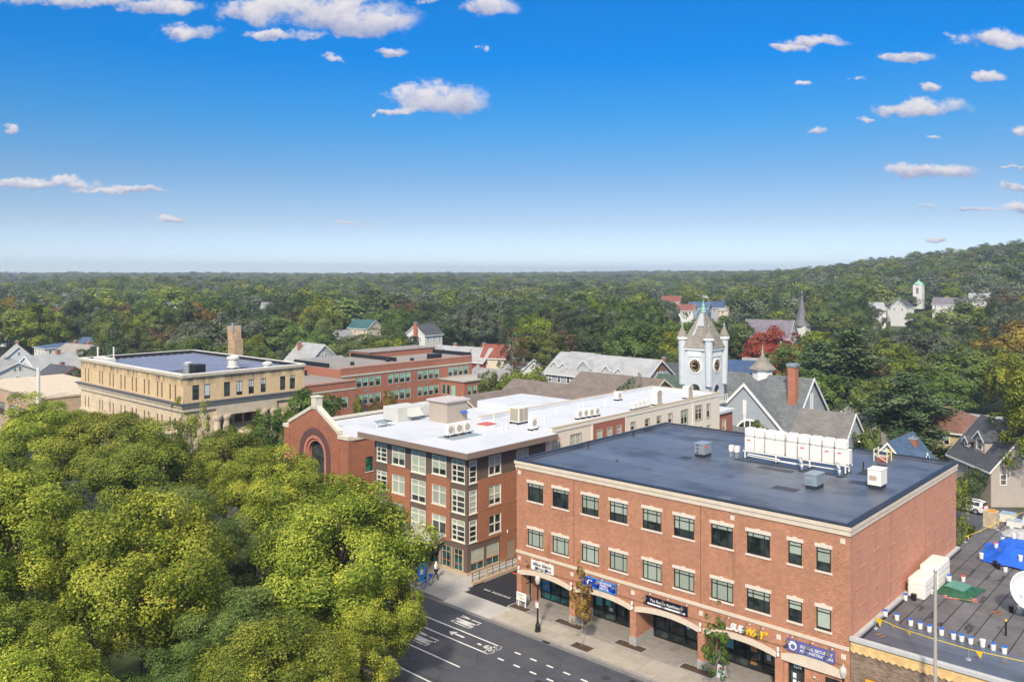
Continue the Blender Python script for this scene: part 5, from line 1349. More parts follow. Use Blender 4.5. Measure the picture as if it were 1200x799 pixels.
# shrink-wrapped crates
WRAP = mk('shrink_wrap', (.80,.77,.70), .5, .06, 2.5, .5, 3)
def wrapped(u0,u1,v0,v1,h,label):
    o = root('wrapped_crate', ((u0+u1)/2,(v0+v1)/2,LR), label, 'crate', 'wrapped crates on the low roof')
    k = MB(); n_ = 6
    k.box(u0,u1,v0,v1,LR,LR+h); c_ = k.build('crate', WRAP, o, bevel=.14)
    k = MB()
    for q in range(3):
        z = LR+h*(.25+.25*q); k.path([(u0-.012,v0-.012,z),(u1+.012,v0-.014,z+.05),(u1+.012,v1,z-.03)], .014, 5)
    k.build('wrap_fold', WRAP, o)
wrapped(29.2,30.4,10.35,12.9,1.45,'smaller shrink-wrapped white crate, in front of the other')
wrapped(29.25,30.55,13.0,16.2,1.75,'taller shrink-wrapped white crate against the painted brick wall')
# tarpaulins: draped height fields
def tarp(name, cu, cv, ru, rv, h, mat, label, seed, flat=.5, z=LR, n=34, rz=0.):
    g = np.random.default_rng(seed)
    ph = g.uniform(0, 6.28, 10); k = MB(); pts = []
    for j in range(n):
        for i in range(n):
            a, c = -1+2*i/(n-1), -1+2*j/(n-1)
            ang = math.atan2(c, a); rim = 1+.10*math.sin(3*ang+ph[0])+.06*math.sin(7*ang+ph[1])
            q = max(abs(a), abs(c))*.45+math.hypot(a, c)*.55
            f = 1/(1+math.exp((q-.72)*9)); f = min(1, f/.93)
            fold = .10*math.sin(9*a+5*c+ph[2])+.07*math.sin(15*c-6*a+ph[3])+.05*math.sin(13*ang+ph[4]); lump = .2*math.sin(2.6*a+ph[5])+.2*math.sin(3.1*c+ph[6])
            zz_ = h*f*(1+(1-flat)*lump)+h*.16*fold*(1 if q < .98 else .2)+.03
            x, y = a*ru*rim, c*rv*rim
            pts.append((x*math.cos(rz)-y*math.sin(rz), x*math.sin(rz)+y*math.cos(rz), max(.012, zz_)))
    fs = [(j*n+i, j*n+i+1, (j+1)*n+i+1, (j+1)*n+i) for j in range(n-1) for i in range(n-1)]
    k.add(pts, fs); o = k.build(name, mat, None, local=True, smooth=True); o.location = (cu, cv, z)
    return tag(o, label, 'tarp')
tarp('tarpaulin', 33.7, 25.2, 2.9, 2.9, 1.15, mk('tarp_blue', (.01,.11,.62), .4, .25, 1.6, .5, 2.5), 'crumpled bright blue tarpaulin over a heap on the low roof', 4, .35)
tarp('ground_sheet', 31.75, 13.9, 1.25, 1.6, .42, mk('tarp_green', (.02,.10,.05), .6, .3, 3, .5, 5), 'dark green sheet over a low pile beside the wrapped crates', 9, .8)
k = MB(); k.add([(30.9,13.3,LR+.47),(32.3,13.0,LR+.46),(32.5,14.6,LR+.48),(31.1,14.9,LR+.5),(30.9,13.3,LR+.41),(32.3,13.0,LR+.4),(32.5,14.6,LR+.42),(31.1,14.9,LR+.44)], [(0,1,2,3),(4,7,6,5),(0,4,5,1),(1,5,6,2),(2,6,7,3),(3,7,4,0)]); k.thing('sheet_panel', mk('teal_sheet', (.10,.26,.21), .6, .15, 2), 'flat teal board lying on the green sheet', 'board')
tarp('ground_sheet', 32.0, 32.4, 1.2, 1.3, .5, mk('tarp_grey', (.40,.41,.42), .6, .2, 2, .4, 3), 'pale grey sheet over a heap at the back of the low roof', 21, .5)
tarp('ground_sheet', 33.1, 32.2, .9, .9, .5, mk('tarp_emerald', (.02,.22,.10), .6, .3, 3, .5, 4), 'small emerald sheet beside the pale grey heap at back', 25, .4)
def lad(u, v, rz, m_, lab):
    o = root('ladder', (u, v, LR+.03), lab, 'ladder', None, rz)
    for y in (-.2, .2):
        k = MB(); k.box(-1.1,1.1,y-.03,y+.03,0,.06); k.build('rail', m_, o, local=True)
    for q in range(7):
        k = MB(); k.box(-.95+q*.3,-.91+q*.3,-.18,.18,.01,.05); k.build('rung', WHITE_DIRTY, o, local=True)
lad(32.2, 12.5, .35, mk('ladder_orange', (.60,.20,.14), .5), 'orange-railed ladder lying on the edge of the green sheet')
lad(33.3, 29.2, -.3, RED, 'red ladder lying behind the blue tarp')
# satellite dish
ds = root('satellite_dish', (36.6, 12.6, LR), 'large white satellite dish on a black ballasted mount at frame edge', 'satellite dish')
k = MB(); prof_ = [(1.35*q/8, .38*(q/8)**2) for q in range(9)]
pts = []
k.lathe([(max(.01,r),z) for r,z in prof_]+[(1.35,.36),(.02,-.04)], (0,0,0), 28); d_ = k.build('reflector', mk('dish_white', (.74,.74,.74), .45, .05), ds, local=True, smooth=True); d_.location = (0,-.5,1.75); d_.rotation_euler = (R(62),0,R(35))
k = MB(); k.tube((0,-.1,0),(0,-.25,1.6),.09); k.tube((-.7,.3,.05),(0,-.2,1.2),.05); k.tube((.7,.3,.05),(0,-.2,1.2),.05); k.build('mount', BLACK, ds, local=True)
k = MB()
for x in (-.8,.5): k.box(x,x+.35,-.5,.6,.0,.2)
k.build('ballast', GRANITE, ds, local=True)
k = MB(); k.tube((.3,-1.4,1.0),(.15,-2.0,2.2),.03); k.lathe([(.08,0),(.1,.2)], (.15,-2.0,2.2), 8); k.build('feed_arm', GREY_METAL, ds, local=True)
# black marker post, flag lines
o = root('marker_post', (36.1, 7.7, LR), 'black marker post with a yellow cap on the grey roof', 'post')
k = MB(); k.tube((36.1,7.7,LR),(36.1,7.7,LR+.95),.06,n=8); k.build('post', BLACK, o)
k = MB(); k.tube((36.1,7.7,LR+.95),(36.1,7.7,LR+1.05),.07,n=8); k.build('cap', YELLOW, o)
def flags(pts, flagsat, label):
    o = root('flag_line', pts[0], label, 'flag line', 'yellow flag lines on the low roof')
    k = MB(); k.path(pts, .02, 5); k.build('rope', YELLOW, o)
    for p in (pts[0], pts[len(pts)//2], pts[-1]):
        k = MB(); k.tube((p[0],p[1],LR),(p[0],p[1],p[2]+.05),.025); k.lathe([(.18,0),(.15,.06)], (p[0],p[1],LR), 10); k.build('stanchion', GREY_METAL, o)
    for t, s in flagsat:
        i = min(int(t), len(pts)-2); f = t-i; a, c = Vector(pts[i]), Vector(pts[i+1]); p = a.lerp(c, f); d = (c-a).normalized()
        k = MB(); q = p+d*.24*s; k.prism([tuple(p-d*.2*s), tuple(q), tuple(p+Vector((.1,.05,-.48*s)))], (.004,.012,0)); k.build('flag', YELLOW, o)
flags([(29.38,3.15,LR+.75),(31.0,2.75,LR+.62),(33.0,2.4,LR+.66),(35.2,2.3,LR+.64),(37.0,2.4,LR+.7),(38.6,2.5,LR+.75),(41,2.6,LR+.7)], [(.12,1.2),(.72,.5),(1.3,.7),(1.9,.25),(3.3,.9),(5.0,1.1)], 'yellow flag line along the front of the low roof')
flags([(28.95,27.0,LR+.5),(29.6,29.8,LR+.55),(30.2,33,LR+.7),(30.8,35.6,LR+.8),(31.3,38,LR+.8)], [(.15,.7),(.9,.3),(1.5,.4),(2.0,.5),(2.5,.4),(3.0,1.0),(3.5,.4)], 'yellow flag line strung towards the back of low roof')
# things at the back of the roof
o = root('roof_chimney', (29.5, 33.8, LR), 'blocky tan brick chimney stub with an orange cloth on top', 'chimney')
k = MB(); k.box(28.95,30.05,33.2,34.4,LR-.05,LR+1.45); k.build('shaft', brick('chimney_stub', (.56,.45,.30),(.44,.36,.25),(.45,.38,.3), stain=.3, stain_scale=1), o)
k = MB(); k.prism([(29.3,33.4,LR+1.45),(29.9,33.5,LR+1.45),(29.8,34.2,LR+1.45),(29.35,34.1,LR+1.45)], (0,0,.12)); k.build('cloth', mk('orange_cloth', (.75,.25,.03), .7), o)
FOIL = mk('foil_top', (.50,.60,.70), .3, .15, 3, metallic=.4)
for i, (u, v, h, lab) in enumerate(((30.3,36.8,.75,'foil-topped stack of white insulation boards behind the chimney stub'),(31.1,35.6,.5,'lower foil-topped stack of insulation boards in front'),(32.2,37.0,.7,'foil-topped insulation stack nearest the frame edge'))):
    o = root('board_stack', (u, v, LR), lab, 'board stack', 'insulation stacks at the back')
    nb = int(h/.12)
    for q in range(nb):
        k = MB(); e = rr.uniform(-.04,.04); k.box(u-.6+e,u+.6+e,v-.6,v+.6,LR+.02+q*h/nb,LR+.02+(q+1)*h/nb-.02); k.build('board', UNIT_WHITE, o)
    k = MB(); k.box(u-.62,u+.62,v-.62,v+.62,LR+.02+h,LR+.05+h); k.build('foil', FOIL, o)
for i in range(9):
    u, v = [(34.6,11.3),(34.8,11.5),(35.0,11.2),(29.9,2.2),(30.2,2.0),(36.9,3.2),(35.9,17),(29.4,25.6),(34.9,11.7)][i]; a = rr.uniform(0,3)
    k = MB(); l = rr.uniform(.3,.8); c_, s_ = math.cos(a)*l, math.sin(a)*l; k.tube((u-c_/2,v-s_/2,LR+.05),(u+c_/2,v+s_/2,LR+.06),.035,n=4)
    k.thing('wood_scrap', mk('scrap_wood', (.36,.15,.07), .8, .2), 'reddish scrap of wood lying on the torn grey roof', 'wood scrap', 'wood scraps on the low roof')

# ---------------------------------------------------------------- street furniture
def bed(x0, x1, y0, y1, seed, label, kerb=False):
    o = root('planting_bed', ((x0+x1)/2,(y0+y1)/2,KZ), label, 'planting bed', 'bark beds in the pavement')
    g = np.random.default_rng(seed); n_, m_ = 22, 10; k = MB(); pts = []
    for j in range(m_):
        for i in range(n_):
            ed = min(i, n_-1-i, j, m_-1-j); pts.append((x0+(x1-x0)*i/(n_-1), y0+(y1-y0)*j/(m_-1), KZ+.012+(0 if ed == 0 else .03+.045*g.random())))
    k.add(pts, [(j*n_+i, j*n_+i+1, (j+1)*n_+i+1, (j+1)*n_+i) for j in range(m_-1) for i in range(n_-1)]); k.build('bark', MULCH, o)
    k = MB()
    for a,c,d,e in ((x0-.1,x1+.1,y0-.1,y0),(x0-.1,x1+.1,y1,y1+.1),(x0-.1,x0,y0,y1),(x1,x1+.1,y0,y1)): k.box(a,c,d,e,KZ-.1,KZ+.03)
    k.build('edging', GRANITE, o)
bed(8.5,10.2,-3.32,-2.4,1,'bark bed at the kerb holding the golden street tree')
bed(4.65,7.3,-.58,.2,2,'long bark bed in front of the bank')
bed(10.75,13.3,-.58,.25,3,'long bark bed in front of the dental sign pier')
bed(16.65,19.3,-.68,.15,4,'long bark bed beside the green street tree')
bed(-.28,1.7,-.8,.0,5,'corner bark bed under the white board by the driveway')
bed(20.0,21.8,-3.32,-2.4,6,'kerbside bark bed under the green street tree')
o = root('notice_sign', (.75, -.2, KZ), 'white board on two white posts at the driveway corner', 'sign')
k = MB(); k.box(.2,1.3,-.26,-.2,.72,1.42); k.build('panel', WHITE, o)
for u in (.36,1.14):
    k = MB(); k.box(u-.045,u+.045,-.196,-.11,KZ,1.3); k.build('post', WHITE, o)
k = MB()
for q, (z, a, c) in enumerate(((1.24,.3,1.1),(1.17,.3,.9))): k.box(a,c,-.268,-.258,z,z+.045)
k.build('text_line', mk('text_grey', (.35,.37,.40), .6), o)
k = MB()
for z, a, c in ((.98,.32,.85),(.9,.6,1.2)): k.box(a,c,-.268,-.258,z,z+.05)
k.build('text_line', mk('text_red', (.70,.25,.18), .6), o)
def lamp(u, v, label, h=4.72, sign=True):
    o = root('street_lamp', (u, v, KZ), label, 'street lamp', 'acorn street lamps')
    k = MB(); k.lathe([(.24,0),(.24,.12),(.2,.16),(.2,.5),(.13,.62),(.085,.8),(.075,1.0),(.06,h-1.05),(.085,h-1.02),(.085,h-.9)], (u,v,KZ), 12); k.build('post', BLACK, o)
    k = MB(); k.lathe([(.12,0),(.15,.05),(.21,.28),(.23,.42),(.17,.62),(.10,.68)], (u,v,KZ+h-.9), 14); k.build('globe', mk('lamp_globe', (.56,.54,.47), .3, .1, 4, spec=.6), o, smooth=True)
    k = MB(); k.lathe([(.12,0),(.08,.06),(.04,.14),(.015,.24)], (u,v,KZ+h-.22), 10); k.build('finial', mk('lamp_cap', (.45,.43,.36), .5), o)
    if sign:
        k = MB(); k.box(u-.16,u+.16,v-.09,v-.075,2.05,2.62); s_ = k.build('parking_sign', WHITE, o)
        k = MB(); k.box(u-.15,u+.15,v-.096,v-.091,2.5,2.61); k.build('red_strip', mk('sign_red', (.65,.12,.12), .5), s_)
lamp(4.92, -2.95, 'black street lamp with acorn globe and parking sign by the bank')
lamp(29.3, -2.35, 'black street lamp with acorn globe in front of the right corner', 4.8, False)
o = root('light_pole', (34.6, -2.4, 0), 'tall plain grey steel pole rising in front of the low building', 'light pole')
k = MB(); k.lathe([(.15,0),(.15,.1),(.125,.2),(.085,11.7),(.085,11.75)], (34.6,-2.4,.1), 12); k.build('pole', mk('pole_grey', (.40,.36,.32), .5, .1, 3), o, smooth=True)
k = MB(); k.lathe([(.1,0),(.12,.1),(.05,.2)], (34.6,-2.4,11.85), 10); k.build('cap', GALV, o)
k = MB(); k.box(34.3,34.9,-2.7,-2.1,.05,.2); k.build('base_plate', GALV, o)
o = root('parking_sign', (2.35, -16.75, .13), 'white parking sign on a black post at the near kerb', 'sign')
k = MB(); k.tube((2.35,-16.75,.1),(2.35,-16.75,2.75),.07,n=8); k.build('post', BLACK, o)
k = MB(); k.box(2.33,2.37,-17.1,-16.4,2.35,3.05); k.box(2.325,2.375,-17.0,-16.5,3.05,3.25); p_ = k.build('panel', mk('sign_panel', (.70,.72,.76), .5), o)
k = MB()
for z in (2.5,2.65,2.8,2.95): k.box(2.372,2.378,-17.0,-16.5,z,z+.05)
k.build('text_line', mk('text_blue', (.30,.34,.45), .5), p_)
o = root('map_panel', (-9.8, -2.45, KZ), 'blue map panel in a black frame beside the bicycle dock', 'map panel')
k = MB(); k.box(-9.86,-9.76,-3.0,-1.9,.3,2.15); k.build('panel', mk('panel_blue', (.01,.28,.72), .4), o)
k = MB()
for a,c,z0,z1 in ((-3.08,-3.0,.0,2.15),(-1.9,-1.82,.0,2.15),(-3.08,-1.82,2.15,2.25)): k.box(-9.88,-9.74,a,c,z0,z1)
k.build('frame', BLACK, o)
k = MB(); k.box(-9.76,-9.75,-2.66,-2.24,1.05,1.5); k.build('print', WHITE, o)
k = MB(); k.box(-9.752,-9.744,-2.6,-2.3,1.5,1.62); k.build('print', mk('print_red', (.62,.22,.16), .5), o)
k = MB(); k.box(-9.757,-9.748,-3.0,-1.9,.3,.42); k.build('print', WHITE, o)
# shared bicycles in the dock
def bicycle(u, v, rz, label):
    o = root('bicycle', (u, v, KZ), label, 'bicycle', 'shared bicycles in the dock', rz)
    for x in (-.52,.52):
        k = MB(); rr_ = .33; n_ = 20
        for q in range(n_):
            a0, a1 = 2*math.pi*q/n_, 2*math.pi*(q+1)/n_
            k.tube((x+rr_*math.cos(a0),0,.34+rr_*math.sin(a0)),(x+rr_*math.cos(a1),0,.34+rr_*math.sin(a1)),.022,n=5,cap=False)
        w_ = k.build('wheel', BLACK, o, local=True)
        k = MB()
        for q in range(8):
            a0 = math.pi*q/8; k.tube((x-.31*math.cos(a0),0,.34-.31*math.sin(a0)),(x+.31*math.cos(a0),0,.34+.31*math.sin(a0)),.004,n=3,cap=False)
        k.build('spoke', GALV, w_, local=True)
    k = MB(); k.path([(.52,0,.34),(.38,0,1.0)],.025); k.path([(.4,0,.8),(-.1,0,.42),(-.25,0,.85)],.035); k.path([(-.52,0,.34),(-.1,0,.4)],.025); k.build('frame', BLUE, o, local=True)
    k = MB()
    for x in (-.52,.52):
        for q in range(7):
            a0, a1 = .2+q*.38, .2+(q+1)*.38; k.tube((x+.37*math.cos(a0),0,.34+.37*math.sin(a0)),(x+.37*math.cos(a1),0,.34+.37*math.sin(a1)),.03,n=5)
    k.build('mudguard', BLUE, o, local=True)
    k = MB(); k.box(-.38,-.12,-.08,.08,.9,.97); k.build('saddle', BLACK, o, local=True)
    k = MB(); k.path([(.34,-.3,1.08),(.4,0,1.02),(.34,.3,1.08)],.018); k.build('handlebar', BLACK, o, local=True)
    k = MB(); k.box(.45,.7,-.17,.17,.8,1.02); k.build('basket', BLUE, o, local=True)
for i, u in enumerate((-11.6,-10.7,-8.9)): bicycle(u, -2.5, R(90+6*i), ['blue shared bicycle in the dock, farthest from the driveway', 'middle blue shared bicycle in the dock behind the map panel', 'blue shared bicycle in the dock nearest the map panel'][i])
o = root('a_frame_sign', (19.7, .1, KZ), 'small white A-frame sign with red and green print by the tree', 'sign')
k = MB(); k.prism([(19.4,-.15,KZ),(20.0,-.15,KZ),(20.0,.1,.95),(19.4,.1,.95)], (0,.03,0)); k.build('panel', WHITE, o)
k = MB(); k.prism([(19.4,.38,KZ),(20.0,.38,KZ),(20.0,.135,.95),(19.4,.135,.95)], (0,.03,0)); k.build('panel', WHITE, o)
k = MB(); k.prism([(19.5,-.1,.45),(19.9,-.1,.45),(19.9,-.045,.62),(19.5,-.045,.62)], (0,-.012,0)); k.build('print', mk('print_green', (.10,.30,.16), .5), o)
k = MB(); k.prism([(19.5,-.03,.66),(19.9,-.03,.66),(19.9,.02,.8),(19.5,.02,.8)], (0,-.012,0)); k.build('print', mk('print_rose', (.65,.20,.15), .5), o)

# ---------------------------------------------------------------- the pedestrian
def skin_chain(name, verts, edges, radii, mat, parent, root_i=0, sub=1):
    me = bpy.data.meshes.new(name); me.from_pydata(verts, edges, []); me.materials.append(mat)
    o = link(name, me, parent)
    sm = o.modifiers.new('skin', 'SKIN'); sm.use_smooth_shade = True
    for i, d in enumerate(me.skin_vertices[0].data): d.radius = radii[i] if isinstance(radii[i], tuple) else (radii[i], radii[i]); d.use_root = (i == root_i)
    sd = o.modifiers.new('sub', 'SUBSURF'); sd.levels = sub; sd.render_levels = sub
    return o
def pedestrian(loc, rz):
    p = root('person', loc, 'person in a white hooded top and black trousers walking past the glass front', 'person', None, rz)
    SK = mk('skin', (.20,.11,.075), .55, .05); HOOD = mk('white_cloth', (.80,.80,.82), .85, .04, 6); TRS = mk('black_cloth', (.015,.015,.018), .85, .1, 6)
    # local frame: walks towards +x, z up
    V = [(0,0,.92),(0,0,1.12),(.02,0,1.33),(.03,0,1.44),(.05,0,1.50),(.07,0,1.60),(.09,0,1.68),
         (.03,.17,1.38),(.0,.24,1.14),(.16,.22,.98),(.24,.2,.95),(.03,-.17,1.38),(.04,-.24,1.14),(.25,-.18,1.16),(.33,-.14,1.2),
         (0,.09,.86),(-.10,.10,.50),(-.34,.10,.16),(-.28,.10,.05),(0,-.09,.86),(.14,-.09,.50),(.16,-.09,.08),(.28,-.09,.03)]
    E_ = [(0,1),(1,2),(2,3),(3,4),(4,5),(5,6),(2,7),(7,8),(8,9),(9,10),(2,11),(11,12),(12,13),(13,14),(0,15),(15,16),(16,17),(17,18),(0,19),(19,20),(20,21),(21,22)]
    Rr = [(.14,.11),(.14,.11),(.15,.11),.07,.055,(.075,.09),(.07,.08),.06,.048,.038,.03,.06,.048,.038,.03,.085,.06,.042,.03,.085,.06,.042,.03]
    skin_chain('body', V, E_, Rr, SK, p)
    # hooded top over torso, arms and head
    T = [(-.01,0,.86),(0,0,1.12),(.02,0,1.33),(.02,0,1.45),(.02,0,1.58),(.05,0,1.70),(.03,.19,1.38),(0,.27,1.13),(.15,.23,1.0),(.03,-.19,1.38),(.04,-.27,1.13),(.22,-.2,1.15)]
    TE = [(0,1),(1,2),(2,3),(3,4),(4,5),(2,6),(6,7),(7,8),(2,9),(9,10),(10,11)]
    TR = [(.19,.16),(.18,.15),(.185,.145),.10,(.125,.12),(.11,.105),.085,.07,.055,.085,.07,.055]
    skin_chain('hooded_top', T, TE, TR, HOOD, p)
    skin_chain('trousers', [(0,0,.9),(0,.095,.84),(-.10,.10,.5),(-.33,.10,.17),(0,-.095,.84),(.14,-.09,.5),(.155,-.09,.1)], [(0,1),(1,2),(2,3),(0,4),(4,5),(5,6)], [(.165,.14),.115,.085,.065,.115,.085,.065], TRS, p)
    for x, y, z, t in ((-.33,.10,.1,-.5),(.22,-.09,.05,0)):
        skin_chain('shoe', [(x-.08,y,z),(x+.04,y,z),(x+.15,y,z-.01+t*.1)], [(0,1),(1,2)], [.045,.05,.035], TRS, p)
    # face, looking ahead out of the hood
    k = MB(); k.lathe([(.01,-.09),(.06,-.07),(.08,0),(.075,.06),(.03,.1)], (.105,0,1.625), 10); k.build('face', SK, p, local=True, smooth=True)
    k = MB(); k.prism([(.18,-.012,1.60),(.21,0,1.60),(.18,.012,1.60)], (0,0,.05)); k.build('nose', SK, p, local=True)
    for s in (-1, 1):
        k = MB(); k.lathe([(.012,0),(.014,.008)], (.175,s*.032,1.645), 6); k.build('eye', BLACK, p, local=True)
    k = MB(); k.box(.16,.182,-.025,.025,1.565,1.573); k.build('mouth', mk('lips', (.16,.06,.05), .5), p, local=True)
    # hands: palm and five fingers closed on the cup / hanging
    for (bx,by,bz,dx,dz) in ((.25,.2,.94,.6,-.8),(.34,-.14,1.2,.9,.3)):
        k = MB(); k.lathe([(.022,-.04),(.036,0),(.032,.04)], (bx,by,bz), 8); k.build('palm', SK, p, local=True)
        for q in range(4):
            y = by-.03+q*.02; L1 = .035+.004*(2-abs(q-1.5)); a = Vector((bx+.01,y,bz)); c_ = a+Vector((dx,0,dz)).normalized()*L1; e = c_+Vector((dz,0,-dx)).normalized()*L1*.8*(1 if dz < 0 else 1)
            k = MB(); k.path([a,c_,e],[.010,.009,.007],6); k.build('finger', SK, p, local=True)
        k = MB(); k.path([(bx-.01,by+.03,bz-.01),(bx+.025,by+.05,bz+.01),(bx+.045,by+.035,bz+.02)],[.011,.010,.008],6); k.build('thumb', SK, p, local=True)
    return p
pr = pedestrian((-9.76, -.6, KZ), R(20))
k = MB(); k.lathe([(.03,0),(.04,.14),(.042,.15)], (0,0,0), 10); c_ = k.build('cup', RED, None, local=True); c_.location = Vector((-9.76,-.6,KZ))+Matrix.Rotation(R(20),3,'Z') @ Vector((.37,-.13,1.15)); tag(c_, 'red drinks cup held in the hand of the walking person', 'cup')

# ---------------------------------------------------------------- white estate car behind the block
def suv(loc, rz, paint_, label, group=None):
    o = root('parked_car', loc, label, 'car', group, rz)
    # local: nose towards -x, length 4.5, width 1.8
    body = [(-2.25,.45),(-2.22,.78),(-1.95,.92),(-1.15,1.02),(2.05,1.05),(2.22,.85),(2.25,.45),(2.1,.3),(-2.1,.3)]
    k = MB(); n_ = len(body)
    ws = [.80,.88,.9,.9,.9,.88,.82,.85,.85]
    pts = [(x,-w,z) for (x,z),w in zip(body,ws)]+[(x,w,z) for (x,z),w in zip(body,ws)]
    fs = [tuple(range(n_-1,-1,-1)), tuple(range(n_,2*n_))]+[(i,(i+1)%n_,n_+(i+1)%n_,n_+i) for i in range(n_)]
    k.add(pts, fs); k.build('body', paint_, o, local=True, bevel=.05)
    cab = [(-1.2,1.0),(-.45,1.52),(1.35,1.6),(2.05,1.45),(2.18,1.0)]; cw = [.84,.68,.68,.66,.82]
    k = MB(); m_ = len(cab); pts = [(x,-w,z) for (x,z),w in zip(cab,cw)]+[(x,w,z) for (x,z),w in zip(cab,cw)]
    k.add(pts, [tuple(range(m_-1,-1,-1)), tuple(range(m_,2*m_))]+[(i,(i+1)%m_,m_+(i+1)%m_,m_+i) for i in range(m_)]); k.build('cabin', paint_, o, local=True, bevel=.04)
    for s in (-1,1):
        for a,c in ((-.78,.2),(.28,1.15),(1.22,1.78)):
            za = 1.42 if a > -.5 else 1.2
            k = MB(); q = [(a,.05),(c,.05)]
            k.prism([(a if a>-.7 else -.95, s*.845, 1.07),(c+.05, s*.845, 1.07),(c, s*.70, 1.47),(max(a,-.45), s*.70, 1.45)], (0, s*.012, 0)); k.build('side_window', GLASS, o, local=True)
        for x in (-1.35,1.4):
            k = MB(); k.lathe([(.2,-.02),(.34,-.02),(.36,.02),(.36,.2),(.34,.22)], (0,0,0), 18); w_ = k.build('wheel', BLACK, o, local=True); w_.location = (x, s*.92, .36); w_.rotation_euler = (R(90)*s,0,0)
            k = MB(); k.lathe([(.02,-.03),(.21,-.025),(.21,-.01)], (0,0,0), 12); k.build('rim', GALV, w_, local=True)
        k = MB(); k.box(-.45,1.9,s*.6-.025,s*.6+.025,1.6,1.68); k.build('roof_rail', BLACK, o, local=True)
        k = MB(); k.box(2.14,2.275,s*.72-.14,s*.72+.14,.85,1.1); k.build('tail_light', RED, o, local=True)
        k = MB(); k.box(-2.27,-2.1,s*.66-.18,s*.66+.18,.7,.82); k.build('headlight', GALV, o, local=True)
    k = MB(); k.prism([(-1.12,-.72,1.07),(-1.12,.72,1.07),(-.5,.6,1.5),(-.5,-.6,1.5)], (-.03,0,.02)); k.build('windscreen', GLASS, o, local=True)
    k = MB(); k.prism([(2.17,.7,1.08),(2.17,-.7,1.08),(2.07,-.58,1.42),(2.07,.58,1.42)], (.03,0,.01)); k.build('rear_window', GLASS, o, local=True)
    k = MB(); k.box(2.2,2.3,-.85,.85,.35,.58); k.box(-2.3,-2.18,-.82,.82,.35,.55); k.build('bumper', mk('bumper_grey', (.10,.10,.10), .6), o, local=True)
    return o
suv((21.2, 59.2, 0), R(-8), mk('car_white', (.78,.78,.78), .25, .03, 1, coat=.8), 'white estate car parked behind the brick block by the grass')
# ---------------------------------------------------------------- houses
WALLC = {}
def paintwall(n, c): return siding('siding_'+n, c)
W_WHITE = paintwall('white', (.70,.69,.66)); W_CREAM = paintwall('cream', (.66,.58,.44)); W_GREY = paintwall('grey', (.40,.41,.43)); W_BEIGE = paintwall('beige', (.44,.385,.33))
W_YELLOW = paintwall('ochre', (.52,.40,.21)); W_BLUE = paintwall('blue', (.10,.20,.42)); W_RED = paintwall('red', (.22,.04,.05)); W_GREENP = paintwall('pale_green', (.50,.54,.44)); W_PALEBLUE = paintwall('pale_blue', (.55,.60,.70))
R_GREY = shingle('roof_grey', (.28,.28,.285), .9, .1); R_DARK = shingle('roof_dark', (.085,.09,.105)); R_BLUE = shingle('roof_blue', (.075,.125,.21)); R_TAN = shingle('roof_tan', (.33,.30,.26)); R_PALE = shingle('roof_pale', (.37,.38,.39), .9, .06)
R_BROWN = shingle('roof_brown', (.20,.165,.145)); R_RED = shingle('roof_red', (.25,.085,.065)); R_GREEN = shingle('roof_green', (.075,.115,.095)); R_PURPLE = shingle('roof_purple', (.20,.175,.205)); R_TEAL = shingle('roof_teal', (.05,.13,.14)); R_MAROON = shingle('roof_maroon', (.24,.10,.085)); R_RUST = shingle('roof_rust', (.22,.12,.09)); R_ROYAL = shingle('roof_royal', (.06,.10,.20))
CHB = brick('chimney_brick', (.42,.13,.07), (.34,.10,.055), (.35,.22,.16), obj=True)
def hwin(o, x, y, z, rz, w=.9, h=1.4, m=WHITE):
    return window(o, x, y, z, rz, w, h, (), (.5,), .1, .06, .07, m, GLASS, random.choice([0,.3,.5,0]), BLIND, local=True)
HOUSELOG = []
